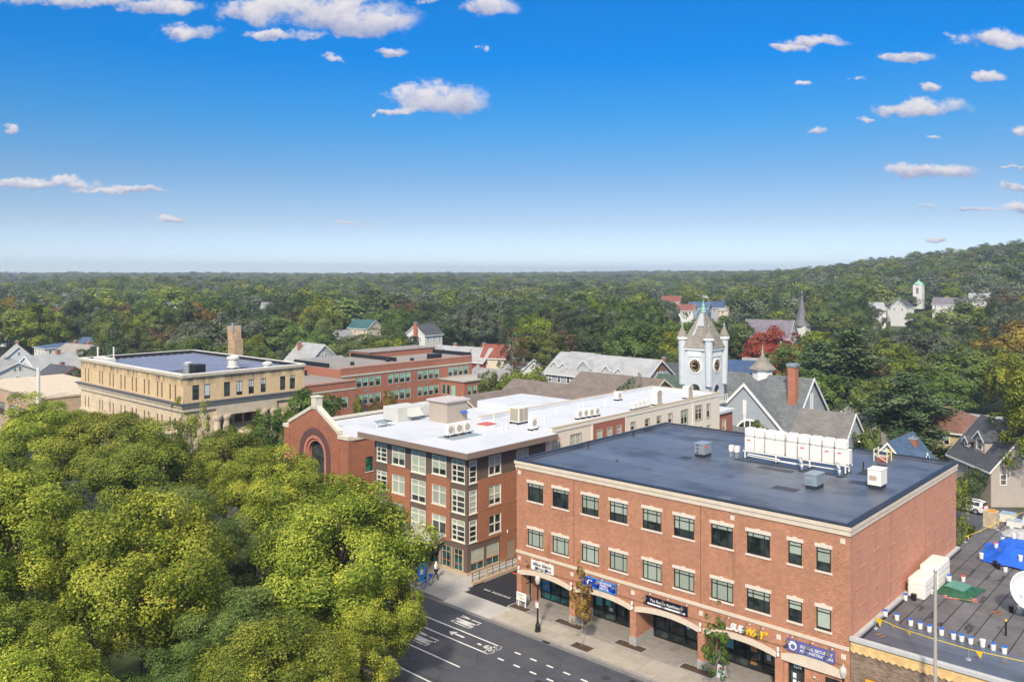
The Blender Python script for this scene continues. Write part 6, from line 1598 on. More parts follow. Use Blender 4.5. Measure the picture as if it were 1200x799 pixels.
def house(label, loc, rz, L_, W_, he, hr, wall, roof, trim=WHITE, rows=2, chim=(), dorm=(), porch=None, over=.35, hip=False, group=None, wz=True, name='house', cat='house', gwin=True):
    o = root(name, loc, label, cat, group, rz)
    HOUSELOG.append((round(loc[0],1), round(loc[1],1), round(max(L_, W_)/2+.5, 1)))
    a, c = L_/2, W_/2
    k = MB(); k.box(-a,a,-c,c,-6 if loc[2] > 3 else -1,he); k.build('wall', wall, o, local=True)
    if hip:
        ri = max(.3, a-c); k = MB(); e = over
        P = [(-a-e,-c-e,he),(a+e,-c-e,he),(a+e,c+e,he),(-a-e,c+e,he),(-ri,0,he+hr),(ri,0,he+hr)]
        k.add(P, [(0,1,5,4),(2,3,4,5),(1,2,5),(3,0,4),(3,2,1,0)]); rf = k.build('roof', roof, o, local=True)
        k = MB(); k.box(-a-e-.02,a+e+.02,-c-e-.02,c+e+.02,he-.2,he-.005); k.build('fascia', trim, o, local=True)
    else:
        for s in (-1, 1):
            k = MB(); k.prism([(s*a,-c,he),(s*a,c,he),(s*a,0,he+hr)], (-s*.12,0,0)); k.build('gable', wall, o, local=True)
        sl = hr/c; e = over; k = MB()
        for s in (-1, 1):
            p = [(-a-e, s*(c+e), he-sl*e), (a+e, s*(c+e), he-sl*e), (a+e, 0, he+hr), (-a-e, 0, he+hr)]
            k.add([*p, *[(x,y,z+.16) for x,y,z in p]], [(0,1,2,3),(7,6,5,4),(0,4,5,1),(1,5,6,2),(2,6,7,3),(3,7,4,0)])
        rf = k.build('roof', roof, o, local=True)
        k = MB()
        for s in (-1, 1):
            x = s*(a+e)
            for q in (-1, 1):
                k.prism([(x,q*(c+e+.02),he-sl*e-.12),(x,q*(c+e+.02),he-sl*e+.12),(x,0,he+hr+.12),(x,0,he+hr-.2)], (s*.06,0,0))
            k.box(-a-e,a+e,s*(c+e),s*(c+e)+s*.05,he-sl*e-.14,he-sl*e+.1)
        k.build('fascia', trim, o, local=True)
    for (x, y, h, w) in chim:
        k = MB(); zt = he+hr+h; k.box(x-w/2,x+w/2,y-w/2,y+w/2,he-.5,zt); ch = k.build('chimney', CHB, rf, local=True)
        k = MB(); k.box(x-w/2-.08,x+w/2+.08,y-w/2-.08,y+w/2+.08,zt,zt+.14); k.box(x-.12,x+.12,y-.12,y+.12,zt+.14,zt+.4); k.build('chimney_pot', GREY_METAL, o, local=True)
    for r in range(rows):
        z = he-2.0-r*2.8
        n_ = max(2, int(L_/2.6))
        for i in range(n_):
            x = -a+(i+.5)*L_/n_
            for s, rz_ in ((-1, 0), (1, math.pi)): hwin(o, x, s*c, z, rz_, m=trim)
        n_ = max(2, int(W_/2.8))
        for i in range(n_):
            y = -c+(i+.5)*W_/n_
            for s, rz_ in ((1, FACE_U), (-1, FACE_LEFT)): hwin(o, s*a, y, z, rz_, m=trim)
    if gwin and not hip:
        for s, rz_ in ((1, FACE_U), (-1, FACE_LEFT)):
            for y in ((-.55,.55) if W_ > 8 else (0,)): hwin(o, s*a, y, he+hr*.22, rz_, .8, 1.15, trim)
    for (x, s, dw, dh) in dorm:   # gabled dormers on the side s = -1 (front) or +1
        sl = hr/c; y0 = s*c*.78; zb = he+(c-abs(y0))*sl; zt = zb+dh
        ye = s*max(0, c-(zt-he)/sl); yr = s*max(0.0, c-(zt+dw*.45-he)/sl)
        k = MB(); k.add([(x-dw/2,y0,zb),(x+dw/2,y0,zb),(x+dw/2,y0,zt),(x,y0,zt+dw*.45),(x-dw/2,y0,zt),(x-dw/2,ye,zt),(x+dw/2,ye,zt)], [(0,1,2,3,4),(1,6,2),(0,4,5)]); dm = k.build('dormer', wall, o, local=True)
        k = MB(); e = .2
        for q in (-1, 1):
            p = [(x+q*(dw/2+e),y0+s*e,zt-e*.9),(x+q*(dw/2+e),ye,zt-e*.9),(x,yr,zt+dw*.45),(x,y0+s*e,zt+dw*.45)]
            k.add([*p,*[(u_,v_,w_+.1) for u_,v_,w_ in p]], [(0,1,2,3),(7,6,5,4),(0,4,5,1),(1,5,6,2),(2,6,7,3),(3,7,4,0)])
        k.build('dormer_roof', roof, dm, local=True)
        k = MB()
        for q in (-1,1): k.prism([(x+q*(dw/2+e),y0+s*(e+.02),zt-e*.9-.1),(x+q*(dw/2+e),y0+s*(e+.02),zt-e*.9+.1),(x,y0+s*(e+.02),zt+dw*.45+.1),(x,y0+s*(e+.02),zt+dw*.45-.14)], (0,s*.05,0))
        k.build('dormer_trim', trim, dm, local=True)
        window(dm, x, y0, zb+dh*.25, 0 if s < 0 else math.pi, dw*.55, dh*.8, (), (.5,), .08, .05, .06, trim, GLASS, local=True)
    if porch:
        s, d, h = porch; k = MB(); k.box(-a*.9,a*.9,min(s*c,s*(c+d)),max(s*c,s*(c+d)),h,h+.25); k.build('porch_roof', trim, o, local=True)
        for x in (-a*.85,-a*.3,a*.3,a*.85):
            k = MB(); k.box(x-.1,x+.1,s*(c+d)-.15 if s > 0 else s*(c+d),s*(c+d) if s > 0 else s*(c+d)+.15,-2,h); k.build('porch_post', trim, o, local=True)
    return o
def at(X, Y, z=0.): x, y = city(X, Y); return (x, y, z)
AX, AY = 0., math.pi/2   # ridge along the shop-front direction / along the side-street direction

# left, beyond the tan hall
house('big white house with a pale gable facing the street, far left', at(-121, 200), AX, 16, 11, 6.0, 2.6, W_WHITE, R_GREY, rows=1)
house('cream house with dark roof and red trim on its gable', at(-100, 186), AX+.18, 9, 9.5, 5.6, 3.2, W_CREAM, R_DARK, mk('trim_red', (.35,.09,.07), .6), rows=1, chim=((-1,.5,.6,.8),))
house('pale grey roofed house with red chimney behind the cream house', at(-116, 210), AY+.2, 12, 10, 5.6, 3.4, W_PALEBLUE, R_PALE, rows=1, chim=((2,0,.9,.9),))
house('cream gabled house with tan roof and two red chimneys', at(-120.5, 233), AX+.2, 12, 10, 6.6, 3.0, W_CREAM, R_TAN, chim=((-2.5,.5,.8,.9),(3.5,.5,.8,.9)))
house('narrow pale blue gabled house at the far left edge of the houses', at(-139.5, 236), AX-.25, 11, 7, 5.8, 3.4, W_PALEBLUE, R_PALE, chim=((-4,0,.8,.8),))
house('low white house with dark solar roof behind the blue gable', at(-137, 256), AY, 14, 9, 7.2, 1.0, W_WHITE, R_BLUE, rows=1, hip=True)
house('grey house with slate blue roof beside the round dark tree', at(-133.5, 268), AX+.3, 11, 8, 6.2, 2.6, W_GREY, R_BLUE)
house('low house with green-grey hipped roof in front of the cream house', at(-90, 172), AX, 10, 8, 3.2, 2.2, W_WHITE, R_GREEN, hip=True, rows=1)
house('small white house with rust hipped roof beside the tan hall', at(-82, 178), AX, 7, 8, 5.2, 2.4, W_WHITE, R_RUST, hip=True, rows=1)
house('low house with dark blue roof tucked against the tan hall', at(-80, 165), AX, 9, 8, 4.0, 1.8, W_WHITE, R_DARK, rows=1, hip=True)
# tan shop row left of the hall
tr = root('shop_row', at(-85, 152), 'long low tan brick building with arched windows left of the hall', 'building', None, 0)
k = MB(); k.box(-20,13,-5,10,0,8.2); k.build('wall', brick('tan_row_brick', (.50,.37,.25),(.45,.33,.22),(.45,.36,.27), obj=True), tr, local=True)
k = MB(); k.box(-20.2,13.2,-5.2,10.2,8.2,8.5); k.build('coping', TST, tr, local=True)
for q in range(6):
    x = -17+q*5.4; window(tr, x, -5, 3.6, 0, 2.6, 2.2, (.33,.66), (.6,), .08, .06, .06, DARKFRAME, GLASS, .5, BLIND, local=True)
    k = MB(); P = [(x-1.4,-5.03,5.85)]+[(x+1.4*math.cos(math.pi*(1-t/8)),-5.03,5.85+1.3*math.sin(math.pi*t/8)) for t in range(9)]
    k.prism(P[1:], (0,.02,0)); k.build('arch_panel', mk('arch_rose', (.50,.30,.19), .8), tr, local=True)
k = MB(); k.box(13.2,22,-4,8,-.5,4.0); k.build('annex', mk('annex_white', (.5,.52,.56), .7), tr, local=True)
for q in range(3):
    k = MB(); k.lathe([(.8,0),(.8,.5),(.5,.9)], (14.5+q*2.2,-2,4.0), 10); k.build('roof_fan', WHITE, tr, local=True)
k = MB(); k.tube((13.6,-5.5,0),(13.6,-5.5,13.5),.3,n=8); k.build('flue', WHITE_DIRTY, tr, local=True)

# between hall and school
house('grey gabled house with pale roof right of the tall chimney', at(-54, 226), AX, 11, 9.5, 6.2, 4.2, W_GREY, R_PALE, rows=1, chim=((-3,-2,.3,.8),))
house('grey roofed extension below the pale gabled house', at(-50, 216), AY, 14, 9, 4.2, 3.4, W_GREY, R_GREY, rows=1)
house('small house with teal roof half hidden in the trees', at(-58, 330), AX+.1, 11, 8, 8.2, 3.0, W_CREAM, R_TEAL, rows=1)
house('small house with pale grey roof below the teal one', at(-63, 300), AY, 11, 9, 6, 3, W_GREY, R_GREY, rows=1)
house('tiny house with bright blue roof behind pale grey gable', at(-47.5, 244), AX, 8, 7, 5.5, 2.6, W_WHITE, R_ROYAL, rows=1)
# row behind the school
house('tall white house with dark roof and a tall red chimney', at(-27.5, 262), AY+.1, 8, 8, 10.5, 3.0, W_WHITE, R_DARK, chim=((-4.3,-.5,.6,1.1),))
house('grey roofed house with cream gable, leftmost behind the school roof', at(-23.6, 236), AX+.15, 10, 8, 5.4, 3.2, W_CREAM, R_GREY, rows=1, gwin=False)
house('grey roofed house with cream gable behind the middle of school roof', at(-16.4, 238), AX+.1, 12, 8, 5.6, 3.0, W_CREAM, R_PALE, rows=1, chim=((0,.5,.8,.9),))
house('grey roofed house with dark red walls and a brick chimney', at(-9.6, 234), AX+.1, 10, 8, 5.2, 3.4, W_RED, R_PALE, rows=1, chim=((2,.5,1.2,1.0),))
house('cream house with red roof and a front gable facing the school', at(-4.0, 232), AX+.4, 7, 7.5, 6.4, 3.2, W_CREAM, R_RED, rows=2)
house('low wide house with grey roof right beside the school annex', at(-3.5, 196), AX, 14, 10, 3.4, 3.4, W_WHITE, R_GREY, rows=1, chim=((3,.5,.3,.9),))
house('pale roofed house between the low grey roof and the trees', at(3, 214), AX-.3, 9, 8, 4.8, 3.0, W_WHITE, R_PALE, rows=1)
# beige garden apartments with brown roofs
house('beige apartment wing with brown roof and front gable by the school', at(-3, 144), AY, 14, 10.5, 5.8, 3.1, W_CREAM, R_BROWN, W_CREAM, rows=2, name='apartment_house', cat='apartments', over=.7)
house('long beige apartment wing with brown roof behind the white roof', at(9, 151), AX, 22, 12, 6.0, 3.2, W_CREAM, R_BROWN, W_CREAM, rows=2, name='apartment_house', cat='apartments', over=.7)
house('beige apartment wing with brown roof furthest right, three windows in end', at(21, 161), AX, 18, 12, 6.4, 3.2, W_CREAM, R_BROWN, W_CREAM, rows=2, name='apartment_house', cat='apartments', over=.7)
# grey terrace with gablets
ctr = house('long grey-shingled terrace with white-trimmed gablets and pale roof', at(20.8, 180), AX-.02, 26, 11.5, 7.6, 3.9, W_GREY, R_PALE, rows=2, name='terrace', cat='terrace', dorm=((-11.4,-1,2.2,.5),(-8.9,-1,2.0,.4),(-3.2,-1,3.6,.6),(2.8,-1,2.4,.5),(6.0,-1,2.0,.4)), over=.5)
k = MB(); k.prism([(13.05,-2.2,9.4),(13.05,2.2,9.4),(13.05,0,11.1)], (.06,0,0)); k.build('gable_panel', mk('gable_rust', (.30,.12,.07), .8), ctr, local=True)
house('pale flat-topped roof behind the grey terrace', at(17.5, 214), AX, 12, 9, 6.5, 2.6, W_WHITE, R_PALE, rows=1)
# around the clock tower
house('pale green house with dark roof left of the clock tower', at(32, 186), AX+.1, 14, 8, 5.6, 4.0, W_GREENP, R_DARK, rows=2, chim=((1.5,1,.9,.8),))
house('dark green roofed porch house hard against the clock tower', at(32.5, 160), AX, 10, 9, 5.0, 4.6, W_WHITE, R_GREEN, rows=1)
house('white house with royal blue roof right of the clock tower', at(50.5, 190), AX+.2, 10, 8, 6.4, 3.2, W_WHITE, R_ROYAL, rows=2, dorm=((-2,-1,2.2,1.0),))
house('small cream house with grey roof behind the church ridge', at(57.5, 196), AX+.4, 6, 6, 6.4, 3.0, W_YELLOW, R_GREY, rows=2)
# beyond, towards the hill
house('long house with purple slate roof behind the red maple', at(94, 305), AX+.15, 17, 12, 6.5, 6.0, W_GREY, R_PURPLE, rows=1)
for lab, X, Y, z, m_, rf_ in (('house with maroon roof left of the blue house in the far trees', 88, 425, 5, W_WHITE, R_MAROON),('bright blue house with blue roof in the far trees', 96.5, 430, 6, W_BLUE, R_BLUE),
        ('house with dark blue roof right of the bright blue house', 106.5, 436, 6, W_GREY, R_ROYAL),('cream house with pale roof right of the dark blue roof', 113, 432, 5, W_CREAM, R_TAN),('house with long red roof above the maroon one', 90, 470, 8, W_WHITE, R_RED)):
    house(lab, at(X, Y, z), AX+.3, 10, 8, 6, 3, m_, rf_, rows=1)
# hillside houses on the right
HILL = [('white gabled house up the hill beside the thin dark spire', 178, 500, W_WHITE, R_GREY, 0, 10),('pale house side glimpsed above the dark spire', 217, 520, W_WHITE, R_PALE, .5, 9),
 ('white house with bright blue roof edge high on the hill', 222, 560, W_WHITE, R_ROYAL, .4, 9),('white house with arched window and dark roof on the lower hill', 196, 420, W_WHITE, R_DARK, 1.4, 9),('small white house under the big oak on the lower hill', 168, 430, W_WHITE, R_BLUE, .3, 8),
 ('cream house with brick chimney in the lower hill trees', 166, 410, W_CREAM, R_RUST, .1, 8),('white cottage beside the yellow-green tree on lower hill', 176, 405, W_WHITE, R_PALE, .7, 8),
 ('house with long purple-brown roof below the white hall', 223, 425, W_WHITE, R_PURPLE, 0, 18),('big white house left of the cupola, half behind an oak', 208, 462, W_WHITE, R_GREY, .3, 13),('white hall with pale roof and brick base on the hillside', 252, 445, W_WHITE, R_PALE, 0, 18)]
for lab, X, Y, m_, rf_, a_, l_ in HILL:
    house(lab, at(X, Y, float(terrain_h(X, Y))+4.0), AX+a_, l_*.85, 8, 5.6, 3.2, m_, rf_, rows=1)
# white cupola on the hill
X, Y = 231, 475; zc = float(terrain_h(X, Y))+9
cp = root('cupola_tower', at(X, Y, zc), 'small white tower with copper-green dome and blue louvre on the hill', 'tower')
k = MB(); k.box(-2.4,2.4,-2.4,2.4,-4,9.5); k.build('wall', W_WHITE, cp, local=True)
k = MB(); k.lathe([(2.8,0),(2.5,.7),(1.7,1.5),(.7,2.1),(.2,2.6),(.1,3.8)], (0,0,9.5), 14); k.build('dome', COPPER, cp, local=True)
for rz_, x, y in ((0,0,-2.4),(FACE_U,2.4,0)): window(cp, x, y, 4.5, rz_, 1.6, 3.6, (.5,), (.5,), .15, .1, .08, WHITE, mk('louvre_blue', (.05,.30,.62), .6), local=True, name='louvre')
# slate spire
sp = root('church_spire', at(122, 352, 3), 'slender dark slate spire rising among the trees', 'spire')
k = MB(); k.lathe([(3.6,0),(2.5,2.6),(1.4,6.6),(.12,13.2)], (0,0,4.5), 8); k.build('spire', mk('slate', (.16,.155,.175), .7, .2, 1), sp, local=True)
k = MB(); k.box(-2.6,2.6,-2.6,2.6,-3,4.7); k.build('tower', W_WHITE, sp, local=True)
k = MB(); k.tube((0,0,17.5),(0,0,19.3),.1); k.box(-.5,.5,-.06,.06,18.5,18.7); k.build('cross', COPPER, sp, local=True)
# right-hand group close behind the brick block
house('blue-roofed house with white gable and orange brick chimney', (14.35, 56.5, 0), AY, 9.0, 7.4, 4.3, 4.2, W_WHITE, R_BLUE, rows=1, chim=((2.0,-.9,-.4,.95),), dorm=((.2,-1,3.0,.35),))
house('ochre house with brown hipped roof and white stair balcony', (11.8, 87.0, 0), AX, 10.5, 11, 5.6, 3.0, W_YELLOW, R_RUST, hip=True, rows=2, over=.6)
house('grey roofed house behind the ochre house under the big tree', (15.0, 101, 0), AX, 13, 9, 2.8, 2.8, W_BEIGE, R_GREY, rows=1, chim=((5,-1.5,.8,1.0),))
bh = house('beige clapboard house with steep dark roof and gabled dormers', (*city(64.4, 109.5), 0), R(132), 10, 9, 4.7, 5.0, W_BEIGE, R_DARK, rows=1, dorm=((-.6,1,2.4,1.8),(2.6,1,1.2,1.0)), chim=((2.6,-1.6,-.2,.9),))
house('wing of the beige clapboard house with a dark cross roof', (*city(72.5, 108), 0), R(42), 9, 8, 4.6, 3.0, W_BEIGE, R_DARK, rows=2)
house('grey and white house far behind the church among the pines', at(70, 186), AX, 9, 8, 6, 3, W_GREY, R_GREY)
house('low white house with grey roof beyond the church annex', (-6.5, 104, 0), AX, 9, 8, 4.2, 2.6, W_WHITE, R_GREY, rows=1)

# ---------------------------------------------------------------- church with clock tower
CHW = siding('church_blue_grey', (.36,.405,.445), .18, obj=False); CHT = mk('tower_blue_grey', (.53,.57,.60), .8, .08, 1.2, .1, 5); CHR = shingle('church_slate', (.155,.17,.18), .85, .2); CHR2 = shingle('church_shingle', (.20,.19,.18)); SPR = shingle('spire_shingle', (.27,.245,.215))
chu = root('church', (-10, 72, 0), 'blue-grey church with steep slate gables, tall brick chimney and cupola', 'church')
NV, NZ, NE = 73.2, 12.7, 5.6          # nave ridge line, ridge height, eave height
half = 7.4
def gable_roof_x(x0, x1, v, ze, zr, hw, mat, nm='roof', th=.2):
    k = MB()
    for s in (-1, 1):
        p = [(x0,v+s*hw,ze),(x1,v+s*hw,ze),(x1,v,zr),(x0,v,zr)]; k.add([*p,*[(a,b_,c+th) for a,b_,c in p]], [(0,1,2,3),(7,6,5,4),(0,4,5,1),(1,5,6,2),(2,6,7,3),(3,7,4,0)])
    return k.build(nm, mat, chu)
def gable_roof_y(y0, y1, u, ze, zr, hw, mat, nm='roof', th=.2):
    k = MB()
    for s in (-1, 1):
        p = [(u+s*hw,y0,ze),(u+s*hw,y1,ze),(u,y1,zr),(u,y0,zr)]; k.add([*p,*[(a,b_,c+th) for a,b_,c in p]], [(0,1,2,3),(7,6,5,4),(0,4,5,1),(1,5,6,2),(2,6,7,3),(3,7,4,0)])
    return k.build(nm, mat, chu)
gable_roof_x(-19.5, -3.6, NV, 4.6, NZ, 8.3, CHR)
k = MB(); k.box(-19.3,-4.0,NV-half,NV+half,0,5.6); k.prism([(-4.0,NV-half,5.5),(-4.0,NV+half,5.5),(-4.0,NV,NZ-.05)], (-.2,0,0)); k.build('wall', CHW, chu)
k = MB()
for q in (-1, 1): k.prism([(-3.6,NV+q*8.35,4.35),(-3.6,NV+q*8.35,4.85),(-3.6,NV,NZ+.3),(-3.6,NV,NZ-.2)], (.1,0,0))
k.build('bargeboard', WHITE, chu)
for v in (-.35,.35):
    k = MB(); k.box(-4.0,-3.93,NV+v-.16,NV+v+.16,7.8,10.6); k.build('louvre_slit', WHITE, chu)
GU, GV = -11.4, 65.6
gable_roof_y(GV-.3, NV, GU, 4.2, 12.0, 7.6, CHR)
k = MB(); k.box(GU-6.9,GU+6.9,GV,NV,0,4.9); k.prism([(GU-6.9,GV,4.85),(GU+6.9,GV,4.85),(GU,GV,11.85)], (0,.2,0)); k.build('wall', CHW, chu)
k = MB()
for q in (-1, 1): k.prism([(GU+q*7.65,GV-.32,3.9),(GU+q*7.65,GV-.32,4.4),(GU,GV-.32,12.3),(GU,GV-.32,11.75)], (0,-.1,0))
k.build('bargeboard', WHITE, chu)
k = MB(); k.box(GU-.28,GU+.28,GV-.12,GV-.01,7.4,9.6); k.box(GU-.18,GU+.18,GV-.1,GV-.01,6.3,7.4); k.build('gable_ornament', WHITE, chu)
k = MB(); P = [(GU+.9+2.3*math.cos(math.pi*t/14), GV-.04, 4.2+2.3*math.sin(math.pi*t/14)) for t in range(15)]; k.prism(P, (0,-.03,0)); aw = k.build('arch_window', GLASS, chu)
k = MB()
for q in range(14):
    a0, a1 = math.pi*q/14, math.pi*(q+1)/14
    k.prism([(GU+.9+r*math.cos(t), GV-.09, 4.2+r*math.sin(t)) for r, t in ((2.3,a0),(2.6,a0),(2.6,a1),(2.3,a1))], (0,.08,0))
for x in (-.9,0,.9): k.box(GU+.9+x-.09,GU+.9+x+.09,GV-.1,GV-.04,4.2,4.2+math.sqrt(2.3**2-x*x))
k.box(GU-1.8,GU+3.6,GV-.12,GV,3.9,4.2); k.build('tracery', WHITE, aw)
k = MB(); k.box(-6.1,-4.9,69.2,70.4,3,15.2); ck = k.build('chimney', brick('church_chimney', (.46,.155,.085),(.38,.12,.065),(.4,.25,.18), stain=.18, stain_scale=.8), chu)
k = MB(); k.box(-6.25,-4.75,69.05,70.55,14.9,15.35); k.build('chimney_cap', DUCT, ck)
k = MB(); k.lathe([(1.65,0),(1.65,1.5),(1.9,1.6),(1.95,1.9),(1.6,1.95)], (-12.4,NV+.6,NZ-.9), 8); k.build('cupola', WHITE, chu)
k = MB(); k.lathe([(2.25,0),(1.2,1.0),(.5,1.8),(.12,2.4)], (-12.4,NV+.6,NZ+1.0), 8); k.build('cupola_roof', SPR, chu)
k = MB(); k.lathe([(.22,0),(.16,.3),(.04,1.6)], (-12.4,NV+.6,NZ+3.2), 8); k.build('finial', COPPER, chu)
# annex with its own gables, small entrance gable with lamp
k = MB(); k.box(-3.9,4.2,64.6,73.4,0,5.0); k.prism([(4.2,64.8,4.95),(4.2,72.2,4.95),(4.2,68.5,8.6)], (-.15,0,0)); k.build('wall', CHW, chu)
gable_roof_x(-3.9, 4.5, 68.5, 4.6, 8.7, 4.2, CHR2)
k = MB()
for q in (-1, 1): k.prism([(4.5,68.5+q*4.25,4.35),(4.5,68.5+q*4.25,4.8),(4.5,68.5,9.0),(4.5,68.5,8.5)], (.08,0,0))
k.box(-3.9,4.45,64.22,64.3,4.3,4.75); k.build('bargeboard', WHITE, chu)
gable_roof_y(69.6, 74, 5.4, 4.4, 6.2, 2.6, CHR2)
k = MB(); k.box(3.4,7.4,69.8,74,0,4.5); k.build('wall', CHW, chu)
gable_roof_y(62.2, 66, -5.6, 3.4, 5.6, 2.2, CHR)
k = MB(); k.prism([(-7.4,62.5,0),(-3.8,62.5,0),(-3.8,62.5,3.6),(-5.6,62.5,5.4),(-7.4,62.5,3.6)], (0,3,0)); k.build('wall', CHW, chu)
for v in (66.5,): hwin_ = window(chu, 4.2, v, 1.6, FACE_U, .9, 1.5, (), (.5,), .1, .06, .07, WHITE, GLASS)
k = MB(); k.lathe([(.05,-.14),(.14,-.06),(.14,.06),(.05,.14)], (4.5,70.0,4.6), 10)
LAMPM = bpy.data.materials.new('lit_lamp'); LAMPM.use_nodes = True; pb = LAMPM.node_tree.nodes['Principled BSDF']; pb.inputs['Emission Color'].default_value = (1,.8,.5,1); pb.inputs['Emission Strength'].default_value = 9
k.build('wall_light', LAMPM, chu)
# clock tower
TU0, TU1, TV0, TV1 = -19.4, -14.8, 60.5, 65.4
tw = root('clock_tower', ((TU0+TU1)/2, (TV0+TV1)/2, 0), 'pale blue-grey clock tower with tan spire and four corner turrets', 'tower')
tc = ((TU0+TU1)/2, (TV0+TV1)/2); TE = 17.35
k = MB()
wall_grid(k, 'y', TV0, TU0, TU1, 0, TE, [(tc[0]-.8,tc[0]+.8,9.4,11.3)], .5); wall_grid(k, 'x', TU1, TV0, TV1, 0, TE, [(tc[1]-.7,tc[1]+.7,9.4,11.3)], .5, 0, -1)
wall_grid(k, 'y', TV1, TU0, TU1, 0, TE); wall_grid(k, 'x', TU0, TV0, TV1, 0, TE); k.build('wall', CHT, tw)
for ax in (0, 1):
    k = MB(); c0 = tc[0] if ax == 0 else tc[1]
    M_ = (lambda a, z, d: (a, TV0-d, z)) if ax == 0 else (lambda a, z, d: (TU1+d, a, z))
    w = .8 if ax == 0 else .7
    P = [M_(c0+w*math.cos(math.pi*t/12), 11.3+w*math.sin(math.pi*t/12), .02) for t in range(13)]; D = Vector(M_(0,0,.0))-Vector(M_(0,0,.02))
    k.prism(P, tuple(D)); k.prism([M_(c0-w,9.4,-.4),M_(c0+w,9.4,-.4),M_(c0+w,11.3,-.4),M_(c0-w,11.3,-.4)], tuple(D*2)); k.build('belfry_opening', GLASS, tw)
    k = MB()
    for t in range(12):
        a0, a1 = math.pi*t/12, math.pi*(t+1)/12
        k.prism([M_(c0+r*math.cos(q), 11.3+r*math.sin(q), .06) for r, q in ((w,a0),(w+.22,a0),(w+.22,a1),(w,a1))], tuple(D*2.5))
    k.build('arch_trim', CHT, tw)
    # clock
    cz = 14.9; r0 = .93
    fr = MB(); fr.lathe([(r0+.28,0),(r0+.28,.1),(r0+.04,.14),(r0+.04,0)], (0,0,0), 28); ring_ = fr.build('clock', WHITE, tw, local=True)
    ring_.location = Vector(M_(c0, cz, .0))-wloc(tw); ring_.rotation_euler = (math.pi/2,0,0 if ax == 0 else math.pi/2)
    k = MB(); k.lathe([(r0+.04,.0),(r0+.04,.05)], (0,0,0), 28); k.build('dial', BLACK, ring_, local=True)
    GOLD = mk('gold_leaf', (.78,.55,.28), .4, .05); k = MB()
    for h_ in range(12):
        a = h_*math.pi/6; r_ = r0*.8; d = Vector((math.sin(a), math.cos(a), 0)); t_ = Vector((math.cos(a), -math.sin(a), 0))
        for off in ((-.07,.07) if h_ not in (0,1,5) else (0,)):
            c_ = d*r_+t_*off; q = [c_-d*.15-t_*.03, c_-d*.15+t_*.03, c_+d*.15+t_*.03, c_+d*.15-t_*.03]
            k.prism([(p.x,p.y,.055) for p in q], (0,0,.02))
    k.build('numeral', GOLD, ring_, local=True)
    for ang, l_, w_ in ((R(275), .78, .05), (R(262), .5, .07)):
        d = Vector((math.sin(ang), math.cos(ang), 0)); t_ = Vector((d.y,-d.x,0)); q = [-d*.15-t_*w_, -d*.15+t_*w_, d*l_+t_*w_*.4, d*l_-t_*w_*.4]
        k = MB(); k.prism([(p.x,p.y,.08) for p in q], (0,0,.02)); k.build('hand', GOLD, ring_, local=True)
k = MB(); k.box(TU0-.35,TU1+.35,TV0-.35,TV1+.35,TE,TE+.3); k.box(TU0+1.0,TU1-1.3,TV0-.1,TV0-.01,TE-1.0,TE-.02); k.box(TU1+.01,TU1+.1,TV0+1.3,TV1-1.0,TE-1.0,TE-.02); k.build('cornice', WHITE, tw)
k = MB(); e = .45
base = [(TU0-e,TV0-e,TE+.3),(TU1+e,TV0-e,TE+.3),(TU1+e,TV1+e,TE+.3),(TU0-e,TV1+e,TE+.3)]
mid = [(tc[0]+s*1.5, tc[1]+q*1.6, TE+2.9) for s, q in ((-1,-1),(1,-1),(1,1),(-1,1))]; tip = [(tc[0]+s*.24, tc[1]+q*.24, TE+5.9) for s, q in ((-1,-1),(1,-1),(1,1),(-1,1))]
P = base+mid+tip; fs = []
for a in (0, 4): fs += [(a+i, a+(i+1) % 4, a+4+(i+1) % 4, a+4+i) for i in range(4)]
fs += [(3,2,1,0),(8,9,10,11)]; k.add(P, fs); sp_ = k.build('spire', SPR, tw)
k = MB(); k.prism([(tc[0]-.9,tc[1]-1.95,TE+2.1),(tc[0]-.45,tc[1]-1.95,TE+2.1),(tc[0]-.05,tc[1]-1.28,TE+3.7),(tc[0]-.4,tc[1]-1.28,TE+3.6)], (0,-.12,.05)); k.prism([(tc[0]-.5,tc[1]-1.3,TE+3.6),(tc[0]+.9,tc[1]-1.3,TE+3.6),(tc[0]+.3,tc[1]-.42,TE+5.6),(tc[0]-.2,tc[1]-.42,TE+5.6)], (0,-.12,.05)); k.build('patch', mk('bare_sheathing', (.42,.44,.44), .7, .1), sp_)
k = MB(); k.lathe([(.45,0),(.34,.6),(.2,.9),(.24,1.1),(.1,1.4),(.04,2.0)], (tc[0],tc[1],TE+5.75), 10); k.build('finial', COPPER, tw)
for s, q in ((-1,-1),(1,-1),(1,1),(-1,1)):
    x, y = (TU0 if s < 0 else TU1), (TV0 if q < 0 else TV1)
    k = MB(); k.lathe([(.5,0),(.62,TE-11),(.62,TE-10.3),(.68,TE-10.2)], (x,y,11.9), 10); t_ = k.build('turret', CHT, tw)
    k = MB(); k.lathe([(.85,0),(.85,.35),(.6,.4)], (x,y,TE+1.6), 10); k.build('turret_cornice', WHITE, t_)
    k = MB(); k.lathe([(.85,0),(.42,.9),(.1,1.75)], (x,y,TE+2.0), 10); k.build('turret_roof', SPR, t_)
    k = MB(); k.lathe([(.12,0),(.14,.12),(.05,.3),(.02,.75)], (x,y,TE+3.7), 8); k.build('finial', COPPER, t_)
k = MB()
for u in np.linspace(TU0-.2, TU1+.2, 9): k.box(u-.06,u+.06,TV0-.5,TV0-.38,9.3,10.2)
for v in np.linspace(TV0-.2, TV1+.2, 9): k.box(TU1+.38,TU1+.5,v-.06,v+.06,9.3,10.2)
